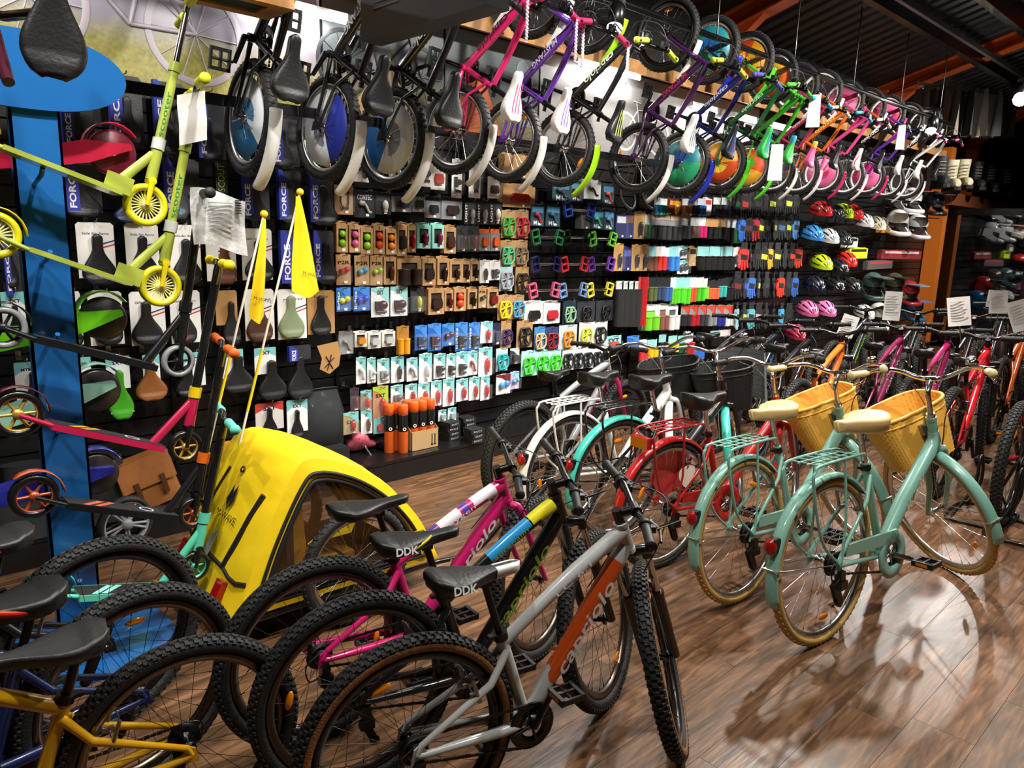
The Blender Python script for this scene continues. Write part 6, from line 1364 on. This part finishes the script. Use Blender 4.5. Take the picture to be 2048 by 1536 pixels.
GL = [('gloves under the far wheels', 392, (1475, 1490, 1503, 1516, 1530, 1545, 1560, 1578, 1592), ['1f5a3a', 'a82a2a', '2a2a2c', '303236', '1d1e20', 'c8d83a', '2c2e30', 'd8e04a', '232426']),
      ('second glove row', 440, (1484, 1497, 1510, 1522, 1535, 1550, 1563, 1577, 1592), ['2a6ac8', '5a2a2a', 'b8282c', 'c8d82c', '3a3c40', '8a9a4a', '3a5a8a', 'b8d02c', '4a7ab0']),
      ('third glove row', 498, (1488, 1501, 1515, 1528, 1540, 1555, 1570, 1584, 1597), ['d8302c', 'b8b8b8', '26272a', 'd8e82c', 'e8a01c', 'd8d83a', '1c1c1e', 'e0482c', 'c8341c']),
      ('fourth glove row', 556, (1475, 1490, 1503, 1517, 1533, 1548, 1562, 1577, 1590), ['7a2a2a', '2a4ab8', '3a6ac0', 'b8c83a', '2a2c2e', '4a4c50', 'd8341c', '26282a', '2a5ab0']),
      ('fifth glove row', 618, (1474, 1488, 1502, 1517, 1532, 1548, 1563, 1578), ['8ab0b8', 'c8d82c', '5aa8b8', 'c8a8a8', '2a2c2e', 'd83a48', '3a9ad0', '26282a'])]
for nm, y, xs, cs in GL:
    for i, (xx, c2) in enumerate(zip(xs, cs)):
        p = at(xx, y, 4.06)
        word = {'1': 'black', '2': 'black', '3': 'dark', '4': 'grey'}.get(c2[0], 'brightly patched') if c2 not in ('2a6ac8', '2a4ab8', '3a6ac0', '2a5ab0', '3a9ad0', '4a7ab0') else 'blue patched'
        br = max(lin(c2)) > .3
        glove(p[0], p[2], 4.06, c2 if br and i % 2 == 0 else '1c1d20', '1b1c1e' if br and i % 2 == 0 else c2, '%s cycling glove, %s from left in the %s' % (word, ORD[i], nm), 1.25)
        inst('peg_hook', hook_me, wall, (p[0], 4.06, p[2] + .05))
# ---------------------------------------------------------------- helmets on arms
arm_me = MB().tube([(0, 0, 0), (0, -.26, .02)], .011, 8).ball((0, -.265, .02), .016, 8).mesh('helmet_arm', BLACKM)
def ell(a, b, c, th, ph): return (a * math.sin(th), b * math.cos(th) * math.sin(ph), c * math.cos(th) * math.cos(ph))
def helmet(px, py, col, label, kind='road', col2=None, s=1.0, yaw=235):
    P = at(px, py, 3.92)
    M = Matrix.Translation(P) @ Matrix.Rotation(math.radians(yaw), 4, 'Z') @ Matrix.Rotation(math.radians(14), 4, 'Y') @ Matrix.Scale(s, 4)
    hp = mat('helmet_shell', col, .22, coat=.5); R_ = math.radians
    if kind == 'road':
        m = MB()
        for ph0 in (-62, -31, 0, 31, 62):
            m.grid(lambda u, v: ell(.155 + .02 * (1 - abs(v * 2 - 1)), .115, .125, R_(-82 + 164 * u), R_(ph0 - 11 + 22 * v)), 13, 4)
        for th0 in (-50, 0, 48): m.grid(lambda u, v: ell(.157, .117, .124, R_(th0 - 5 + 10 * v), R_(-75 + 150 * u)), 13, 3)
        m.grid(lambda u, v: (.165 * math.cos(2 * math.pi * u), .122 * math.sin(2 * math.pi * u), -.012 + .034 * v), 28, 3, closed_u=True)
        o = m.build('bike_helmet', hp, None, M)
        MB().grid(lambda u, v: ell(.148, .108, .116, R_(-88 + 176 * u), R_(-90 + 180 * v)), 14, 14).build('inner_foam', plastic(col2 or '131314'), o)
        MB().tube([(.05, .1, -.01), (.0, .06, -.12), (.0, 0, -.14), (.0, -.06, -.12), (.05, -.1, -.01)], .006, 6).build('chin_strap', BLACK, o)
    else:
        m = MB()
        m.grid(lambda u, v: ell(.155, .12, .135, R_(-90 + 180 * u), R_(-100 + 200 * v)), 18, 16)
        m.grid(lambda u, v: (-.14 + .06 * v * 0 + .06 * math.cos(math.pi * u), .12 * math.sin(math.pi * (u - .5)) * 1.0, -.02 - .12 * v), 12, 4)
        for s_ in (-1, 1): m.prism([(-.15, .0), (-.02, .0), (.0, -.07), (.12, -.12), (.13, -.16), (-.03, -.15), (-.14, -.12)], s_ * .118 - .008, s_ * .118 + .008)
        m.tube(bez([(.1, -.118, -.138), (.19, -.085, -.135), (.225, 0, -.13), (.19, .085, -.135), (.1, .118, -.138)], 5), .03, 8, flat=.8)
        o = m.build('full_face_helmet', hp, None, M)
        MB().prism([(.06, -.115), (.14, -.1), (.29, -.07), (.30, .07), (.14, .1), (.06, .115)], 0, .012, M=Matrix.Translation((0, 0, .085)) @ Matrix.Rotation(-.18, 4, 'Y'), axis='z').build('peak', mat('helmet_shell', col2 or col, .25, coat=.4), o)
        MB().grid(lambda u, v: ell(.146, .11, .12, R_(0 + 90 * u), R_(-90 + 180 * v)), 8, 10, M=Matrix.Translation((0, 0, -.06))).build('inner_lining', plastic('121213'), o)
    tag(o, label, 'helmet', 'helmets on the far wall')
    inst('helmet_arm', arm_me, wall, (P[0], WY, P[2] - .13))
    return o
for a in ((1641, 424, 'b02020', 'dark red helmet at the start of the upper helmet row'), (1667, 430, '1c1d1f', 'black helmet between red and lime in the upper row'), (1684, 428, 'b8d81c', 'lime helmet in the upper helmet row'), (1704, 430, 'c82424', 'red helmet right of the lime one in the upper row'), (1725, 446, 'dcdcd8', 'white ribbed helmet in the upper row'), (1750, 452, 'd8cdb8', 'cream ribbed helmet beside the white full face helmet'),
        (1624, 472, '2f7fc8', 'blue patterned helmet in the second helmet row'), (1655, 478, 'c8cacc', 'silver and black helmet in the second row'), (1682, 482, '2a2b2e', 'black glossy helmet in the second row'), (1642, 530, 'c0dc1c', 'lime helmet with black swoosh in the third row'), (1676, 538, '1f2022', 'matt black helmet in the third row'), (1692, 524, 'd82c24', 'red helmet behind the black one in the third row'),
        (1628, 572, '1c2030', 'black helmet with white dots in the fourth row'), (1668, 574, '1d1e20', 'black helmet with fine vents in the fourth row'), (1700, 574, '27282a', 'black helmet beside the teal full face one'), (1614, 622, 'd86a9c', 'pink patterned helmet at the lower left'), (1650, 622, 'e07ab0', 'second pink patterned helmet in the lowest row'), (1728, 628, 'e2e2de', 'white spotted helmet behind the leaning paper'), (1780, 394, 'dcdcd8', 'small white ribbed helmet in the top row'), (1590, 668, 'a82a4a', 'crimson helmet below the gloves')):
    helmet(a[0], a[1], a[2], a[3])
for a in ((1822, 396, 'd8d8d6', 'b81c1c', 'white full face helmet with a red peak in the top row'), (1868, 402, '232427', '3a3c40', 'black full face helmet at the end of the top row'), (1795, 440, 'e6e4de', 'e6e4de', 'white full face helmet with a yellow tag'), (1835, 448, 'd2d4d6', '1d1e20', 'white and black full face helmet beside the white tag'), (1745, 566, '3f5a54', '46685f', 'teal full face helmet in the fourth row'), (1788, 566, '4a4436', '3a3830', 'olive full face helmet in the fourth row'), (1818, 580, 'a82a2c', '6fa0b8', 'red full face helmet with a pale blue peak'), (1758, 626, 'e4e4e0', 'e8e8e6', 'white full face helmet in the lowest row'), (1826, 612, '2a6a9c', '2a7ab8', 'blue full face helmet behind the tall paper')):
    helmet(a[0], a[1], a[2], a[4], 'full', a[3], 1.05)
for i, (b, c, c2, lb) in enumerate((((1694, 476, 1713, 495), 'd0d0ce', '1a1a1c', 'small white box with a dark window below the helmets'), ((1702, 497, 1732, 517), 'c8d81c', '1a1a1c', 'yellow and black goggle box'), ((1770, 502, 1836, 518), '8a2a2a', 'd8c8c0', 'long red picture box on the helmet shelf'), ((1732, 522, 1788, 538), '5a5050', 'b83a3a', 'row of small goggle pictures on a dark box'), ((1760, 452, 1786, 466), 'e0981c', '1a1a1c', 'yellow tag hanging from a white full face helmet'))):
    goods('slim', b, (c, c2), [], lb, 'boxes among the helmets', Y=4.02, hook=False, price=False)

# ---------------------------------------------------------------- goods standing on the plinth
PZ = .143
can_b = MB().lathe([(0, 0), (.032, 0), (.0335, .004), (.0335, .15)], axis='z', n=18).mesh('can_body', plastic('c8551c', .3))
can_t = MB().lathe([(.0336, .15), (.0336, .255), (.030, .268), (.0, .27)], axis='z', n=18).mesh('can_top', plastic('17181a', .3))
can_c = MB().lathe([(.03, .262), (.034, .264), (.034, .325), (.031, .33), (0, .33)], axis='z', n=18).mesh('cap', plastic('f0661c', .45))
can_r = MB().lathe([(.006, 0), (.012, 0)], axis='z', n=16).mesh('printed_ring', plastic('e8e8e8'))
base = on_floor(806, 905, PZ)
spots = [(0, 0), (-.07, .06), (.0, .075)] + [(.1 + .07 * i, .02 + .07 * j) for j in range(3) for i in range(3)]
for i, (dx, dy) in enumerate(spots):
    t = thing('spray_can', ('front left orange spray can standing outside the carton', 'spray can behind on the far left of the carton', 'spray can second in line left of the carton')[i] if i < 3 else 'orange capped spray can in the carton, %s row, %s from left' % (('front', 'middle', 'back')[(i - 3) // 3], ORD[(i - 3) % 3]), 'spray can', (base[0] + dx, base[1] + dy, PZ + (.004 if i > 2 else 0)), 'orange capped spray cans')
    inst('can_body', can_b, t); inst('can_top', can_t, t); inst('cap', can_c, t)
    inst('printed_ring', can_r, t, frame_m(Vector((-.012, -.0345, .17)), (1, -.3, 0), (-.3, -1, 0)))
t = thing('display_carton', 'low cardboard carton holding the spray cans on the plinth', 'carton', (base[0] + .055, base[1] - .025, PZ))
MB().box(0, .225, 0, .003, 0, .135).build('front_panel', card('b39468'), t); MB().box(0, .225, .236, .239, 0, .33).build('back_panel', card('a88a60'), t)
MB().prism([(0, 0), (.24, 0), (.24, .3), (0, .13)], 0, .003, axis='x').build('side_panel', card('a88a60'), t); MB().prism([(0, 0), (.24, 0), (.24, .3), (0, .13)], .222, .225, axis='x').build('side_panel', card('a88a60'), t)
MB().box(0, .225, 0, .24, 0, .003).build('bottom_panel', card('a88a60'), t)
for x in (.17, .195): MB().box(x - .004, x + .004, -.001, 0, .03, .1).box(x - .009, x + .009, -.001, 0, .02, .03).build('printed_bottle', INK, t)
# stack of flat black boxes
for i in range(11):
    col_ = i % 2 if i < 8 else 2; p = on_floor(905 + 32 * col_ - (16 if col_ == 2 else 0), 880 - 10 * (col_ == 1) + 5 * (col_ == 2), PZ); zz = PZ + (i // 2 if i < 8 else i - 8) * .034
    o = MB().box(-.055, .055, -.05, .05, 0, .032).build('flat_box', card('17181a'), None, Matrix.Translation((p[0], p[1] + .03, zz)) @ Matrix.Rotation(RS.uniform(-.15, .15), 4, 'Z')); tag(o, 'flat black box with white print, %s from the bottom of the %s pile' % (ORD[i // 2 if i < 8 else i - 8], ('left', 'right', 'front')[col_]), 'box', 'flat black boxes on the plinth')
    lettering('DUCT', plastic('d0d0d0'), o, (0, -.051, .016), (1, 0, 0), (0, -1, 0), width=.07, height=.012)
# pink saddle lying with its underside out, dark saddle behind
p = on_floor(728, 905, PZ); t = thing('loose_saddle', 'pink saddle lying on the plinth with its ribbed underside showing', 'saddle', (p[0], p[1], PZ))
Mx = frame_m(Vector((0, .03, .085)), (.75, .1, -.25), (.3, .75, .5))
saddle_shape(MB(), .25, .17, .05, .05).build('shell', plastic('d8647a'), t, Mx)
for k in range(5): MB().tube([(.0, 0, -.058), (-.09 + .0 * k, -.06 + .03 * k, -.05)], .004, 5).build('rib', plastic('e88a9a'), t, Mx)
MB().tube([(.0, 0, -.05), (.02, 0, -.15)], .011, 10).build('seatpost', CHROME, t, Mx)
p = on_floor(772, 900, PZ); o = saddle_shape(MB(), .25, .2, .08, .06).build('loose_saddle', mat('glossy_vinyl', '1c1c1e', .2), None, Matrix.Translation((p[0], p[1] + .06, PZ + .10)) @ Matrix.Rotation(2.2, 4, 'Z')); tag(o, 'glossy dark saddle standing beside the pink one', 'saddle')
# bubble backpack
p = on_floor(655, 925, PZ); t = thing('bubble_backpack', 'black backpack with a tall clear bubble front on the plinth', 'backpack', (p[0] - .02, p[1] + .05, PZ))
MB().prism([(-.15, 0), (.15, 0), (.16, .3), (.12, .46), (-.12, .46), (-.16, .3)], -.02, .1).build('pack_body', mat('pack_fabric', '0b0b0c', .95, spec=.1), t)
MB().grid(lambda u, v: (.155 * math.cos(math.pi * u) * (1 - .25 * max(0, v - .6) / .4), -.02 - .11 * math.sin(math.pi * u) * math.sin(math.pi * (.12 + .88 * v)) , .1 + .37 * v), 18, 14).build('bubble', mat('bubble', 'c8d0d4', .03, alpha=.05, spec=.35), t)
MB().tube([(.155 * math.cos(math.pi * i / 16) * .78, -.02 - .01 * math.sin(math.pi * i / 16), .47 + .012 * math.sin(math.pi * i / 16)) for i in range(17)], .006, 6).build('bubble_rim', BLACK, t)
MB().prism([(-.14, 0), (.14, 0), (.14, .1), (-.14, .1)], -.12, -.02).build('base_pocket', cloth('131314'), t)
lettering('THULE', plastic('e8e8e8'), t, (.02, -.1215, .06), (1, 0, 0), (0, -1, 0), width=.06)
# bags at the left
def bag(pc_, w, h, d, col, label, flap=True, tilt=0, nm='pannier_bag'):
    p = on_floor(pc_[0], pc_[1], PZ); p[1] = min(p[1], 3.98 - 0 * d)
    t = thing(nm, label, 'bag', Matrix.Translation((p[0], p[1] + d * .6, PZ)) @ Matrix.Rotation(math.radians(tilt), 4, 'Y'))
    mt_ = mat('bag_leather', col, .5, bump=(30, .2))
    MB().grid(lambda u, v: (w / 2 * math.copysign(abs(math.cos(2 * math.pi * u)) ** .4, math.cos(2 * math.pi * u)) * (1 - .12 * v), d / 2 * math.copysign(abs(math.sin(2 * math.pi * u)) ** .5, math.sin(2 * math.pi * u)) * (1 - .3 * v), h * v), 40, 8, closed_u=True).prism([(w / 2 * .88 * math.cos(a), d / 2 * .7 * math.sin(a)) for a in [2 * math.pi * i / 24 for i in range(24)]], h * .985, h, axis='z').build('bag_body', mt_, t)
    if flap:
        MB().grid(lambda u, v: (w * .46 * (2 * u - 1), -d * .5 - .008 + d * .16 * (1 - v) + .0, h * (1.01 - .55 * v)), 8, 8).build('flap', mt_, t)
        for x in (-w * .22, w * .22): MB().box(x - .012, x + .012, -d * .5 - .014, -d * .5 - .006, h * .2, h * .6).build('strap', mat('bag_leather', '4a2c18' if col[0] != '1' else '0c0c0d', .5), t)
        MB().box(-.02, .02, -d * .42, -d * .4, h * .75, h * .85).build('badge', BLACK, t)
    return t
bag((318, 1012), .30, .27, .13, '8a5426', 'brown leather pannier bag with straps on the plinth', True, -14)
bag((150, 1012), .44, .30, .2, '151617', 'large black pannier bag behind the blue post', False)
bag((34, 1025), .2, .32, .15, '1b1c1e', 'black bag with a white leaf print at the left edge', False)
bag((425, 955), .12, .26, .1, 'c08a1c', 'yellow and grey bag behind the scooter stems', False)
bag((60, 1085), .42, .18, .22, '26282a', 'dark grey case with a red curved stripe at the left', False, nm='hard_case')
t = thing('stroller_wheel', 'grey ten spoke stroller wheel standing before the plinth', 'wheel', Matrix.Translation((on_floor(255, 1100)[0], on_floor(255, 1100)[1], .14)) @ Matrix.Rotation(math.radians(12), 4, 'Z'))
MB().lathe([(.115, -.02), (.13, -.02), (.14, -.008), (.14, .008), (.13, .02), (.115, .02)], n=36, closed=True).build('tire', rubber(), t)
m = MB().lathe([(.105, -.016), (.118, -.018), (.118, .018), (.105, .016)], n=36, closed=True).lathe([(0, -.03), (.025, -.03), (.028, .02), (0, .02)], n=16)
for k in range(10):
    a = 2 * math.pi * k / 10 + (.12 if k % 2 else -.12); m.tube([(.02 * math.cos(a), -.012, .02 * math.sin(a)), (.11 * math.cos(a + (.06 if k % 2 else -.06)), -.01, .11 * math.sin(a + (.06 if k % 2 else -.06)))], .007, 6)
m.build('spoked_core', plastic('8a8c8e', .4), t)
MB().tube([(0, .02, 0), (-.05, .04, -.02), (-.16, .04, -.04)], .014, 8).build('axle_arm', BLACKM, t)

# ---------------------------------------------------------------- price sheets on the far bikes
for i, (px, py, w, h, rot, Yp, lb) in enumerate(((1696, 652, 30, 44, 14, 2.55, 'slanted white price sheet in front of the pink helmets'), (1785, 612, 31, 58, 0, 2.35, 'upright white price sheet in front of the white full face helmet'), (1918, 623, 40, 58, -10, 1.62, 'large tilted price sheet above the red bikes'), (1990, 598, 27, 34, 3, 1.75, 'rear sheet of two overlapping price sheets'), (1997, 604, 31, 46, -4, 1.62, 'front sheet of two overlapping price sheets'), (2038, 632, 34, 62, -22, 1.45, 'leaning price sheet cut by the right edge'))):
    p = at(px, py, Yp); dep = (p - EYE).dot(ROT.col[2]); sx_ = w * dep / FPX; k2 = h * dep / FPX; az = math.atan2(p[1], p[0]) - math.pi / 2
    o = MB().grid(lambda u, v: (sx_ * (u - .5), .006 * math.sin(3 * u + 2 * v), k2 * (v - .5)), 6, 6).build('price_sheet', card('e4e2de'), None, Matrix.Translation(p) @ Matrix.Rotation(az, 4, 'Z') @ Matrix.Rotation(math.radians(rot), 4, 'Y')); tag(o, lb, 'paper', 'price sheets on the bikes')
    for j in range(7): MB().box(-sx_ * .38, sx_ * (.38 - .1 * (j % 3)), -.004, -.0015, k2 * (.33 - .09 * j), k2 * (.34 - .09 * j)).build('printed_line', plastic('9a9894'), o)
    MB().tube([(0, .004, -k2 * .5), (0, .01, -k2 * .5 - .12)], .004, 6).build('holder', STEEL, o)
for i, (px, py, w, h, X_, lb) in enumerate(((1628, 222, 26, 62, 7.05, 'white tag hanging from the orange bike'), (1552, 325, 28, 70, 6.5, 'long white tag hanging among the small wheels'), (1802, 275, 16, 46, 9.1, 'narrow white tag on the last hanging bike'))):
    p = at(px, py, 2.95); dep = (p - EYE).dot(ROT.col[2]); k = w * dep / FPX; k2 = h * dep / FPX; az = math.atan2(p[1], p[0]) - math.pi / 2
    o = MB().grid(lambda u, v: (k * (u - .5) * (.8 + .2 * (1 - v)), .004 * math.sin(4 * v), k2 * (v - .5)), 4, 6).build('price_sheet', card('e8ecee'), None, Matrix.Translation(p) @ Matrix.Rotation(az, 4, 'Z')); tag(o, lb, 'tag', 'white tags on the hanging bikes')

# ---------------------------------------------------------------- overhead pieces near the lens
t = thing('wooden_frame_panel', 'wooden framed dark green panel hanging over the left side', 'panel', (-.6, 3.10, 2.487))
MB().box(0, 2.24, 0, .20, .01, .06).build('green_board', mat('green_board', '1d3a22', .6), t)
for b in ((0, 2.24, .15, .21), (0, 2.24, -.03, .02), (0, .07, .02, .15), (2.15, 2.24, .02, .15)): MB().box(b[0], b[1], b[2], b[3], 0, .09).build('frame_board', WOOD, t)
for x in (.1, 2.1): MB().tube([(x, .1, .09), (x, .1, 1.4)], .006, 6).build('cable', STEEL, t)
t = thing('ceiling_cabinet', 'black hanging cabinet with vent slots above the third bike', 'cabinet', (1.76, 2.0, 2.34))
MB().box(0, .10, 0, .76, 0, .7).build('case', mat('black_case', '0d0d0e', .5), t)
for k in range(6): MB().box(-.004, 0, .5, .66, .10 + .022 * k, .108 + .022 * k).build('vent_slot', mat('slot', '2a2a2b', .5), t)
MB().box(-.003, 0, .55, .6, .3, .37).build('sticker', card('8a5a58'), t)
for y in (.1, .66): MB().tube([(.05, y, .7), (.05, y, 1.5)], .008, 6).build('hanger_rod', BLACKM, t)
# saddle on a maroon post in the upper left corner
p = at(108, 40, 2.45); t = thing('hanging_saddle', 'big black saddle on a maroon frame in the upper left corner', 'saddle', p.copy())
Mx = frame_m(Vector((0, 0, 0)), (.05, -.1, 1), (-.1, -1, .0))
saddle_shape(MB(), .34, .17, .06, .055).build('saddle', mat('vinyl', '131314', .42, bump=(90, .12)), t, Mx)
MB().tube([Vector((-.03, .05, .02)), Vector((-.08, .16, .02)), Vector((-.1, .34, .06))], .014, 10).build('seatpost', BLACKM, t)
MB().tube([Vector((-.1, .3, .08)), Vector((-.11, .12, -.1)), Vector((-.11, .05, -.17))], [.02, .02, .016], 10).tube([Vector((-.11, .2, .3)), Vector((-.1, .24, .0))], .018, 10).build('frame_tube', paint('3a1020'), t)

# ---------------------------------------------------------------- boots, clothes and the far shelves at the upper right
def boot(px, py, col, label, s=1.0):
    p = at(px, py, 3.8)
    o = MB().tube(bez([(-.06, 0, .28), (-.065, 0, .2), (-.07, 0, .1), (-.075, 0, .03)], 4), [.062] * 4 + [.058] * 4 + [.056] * 4 + [.05], 14).tube(bez([(-.1, 0, .05), (.0, 0, .055), (.09, 0, .045), (.165, 0, .035)], 4), [.048] * 4 + [.05] * 4 + [.05, .05, .045, .04] + [.02], 14, flat=.95).build('winter_boot', mat('boot_leather', col, .6, bump=(25, .3)), None, Matrix.Translation(p) @ Matrix.Rotation(math.radians(215), 4, 'Z') @ Matrix.Scale(s, 4)); tag(o, label, 'boot', 'boots on the far shelf')
    MB().prism([(-.13, -.045), (.1, -.05), (.18, -.03), (.19, 0), (.18, .03), (.1, .05), (-.13, .045)], -.022, .012, axis='z').build('sole', rubber(), o)
    for k in range(4): MB().tube([(.005, -.03, .13 + .03 * k), (.008, .03, .13 + .03 * k)], .004, 6).build('lace', plastic('a8a49a'), o)
for i, a in enumerate(((1902, 378, 'd8cfae', 'small cream boot at the left of the shoe shelf'), (1926, 375, 'e2d8b4', 'tall cream boot on the shoe shelf'), (1952, 378, '1d1d1f', 'black boot with white eyelets on the shoe shelf'), (1978, 382, '17181a', 'black boot at the right of the shoe shelf'), (1880, 372, '2a2b2e', 'dark boot left of the cream boots'), (2010, 388, '1c1d1f', 'last black boot on the shoe shelf'))):
    boot(a[0], a[1], a[2], a[3], 1.5)
for i, (px, c, lb) in enumerate(((1850, '5a564e', 'beige grey jacket hanging beside the rack end'), (1880, '232427', 'black jacket second on the clothes rail'), (1912, '7a7468', 'pale grey jacket third on the clothes rail'), (1938, '1d1e20', 'black jacket fourth on the clothes rail'), (1965, '8a867c', 'light grey jacket fifth on the clothes rail'), (1992, '6a6a6a', 'grey jacket sixth on the clothes rail'), (2022, '1b1c1e', 'black jacket at the right end of the clothes rail'))):
    p = at(px, 178, 3.55); s_ = p[0] / 12
    o = MB().grid(lambda u, v: (.26 * (u - .5) * (.75 + .4 * min(1, v * 3)), .05 * math.sin(9 * u + i) * v - .03, -.62 * v), 18, 10).grid(lambda u, v: (.26 * (u - .5) * (.75 + .4 * min(1, v * 3)), .09 + .03 * math.sin(7 * u + i) * v, -.62 * v), 18, 10).build('hanging_jacket', cloth(c), None, Matrix.Translation(p) @ Matrix.Rotation(math.radians(40), 4, 'Z') @ Matrix.Scale(s_, 4)); tag(o, lb, 'jacket', 'jackets on the far rail')
    MB().tube([(0, .03, 0), (0, .03, .06), (.02, .03, .09)], .005, 6).build('hanger', STEEL, o)
a, b = at(1836, 166, 3.55), at(2046, 195, 3.55)
o = MB().tube([(0, 0, 0), b - a], .016, 8).build('clothes_rail', STEEL, None, a); tag(o, 'steel clothes rail high on the far right', 'rail')
# grey child seat among the bikes
t = thing('child_seat', 'grey ribbed child seat shell among the bikes behind the baskets', 'child seat', (4.35, 2.42, .60))
MB().grid(lambda u, v: (.0 + .16 * math.sin(math.pi * u) * (1 - .3 * v), .2 * math.cos(math.pi * u) * (1 - .2 * v), .32 * v + .004 * math.sin(v * 60)), 20, 34).build('shell', plastic('5c5e60', .5), t)
MB().tube([(.1, 0, 0), (.2, 0, -.1), (.3, 0, -.14)], .012, 8).build('mount_arm', BLACKM, t)
# floor stands that hold the red mountain bikes
for i, (px, py, lb) in enumerate(((1955, 1040, 'black tube bike stand under the second red mountain bike'), (2035, 1075, 'black tube bike stand under the nearest red mountain bike'))):
    p = on_floor(px, py); t = thing('bike_stand', lb, 'bike stand', (p[0], p[1], 0), 'black floor stands')
    MB().tube(bez([(-.12, -.14, .012), (-.14, 0, .012), (-.12, .14, .012), (.25, .15, .012), (.27, 0, .012), (.25, -.15, .012), (-.12, -.14, .012)], 5), .010, 8).build('floor_loop', BLACKM, t)
    for y in (-.045, .045): MB().tube(bez([(-.1, y * 2.6, .012), (.0, y, .2), (.04, y, .36), (.1, y, .36), (.14, y, .2), (.22, y * 2.6, .012)], 5), .009, 8).build('wheel_hoop', BLACKM, t)
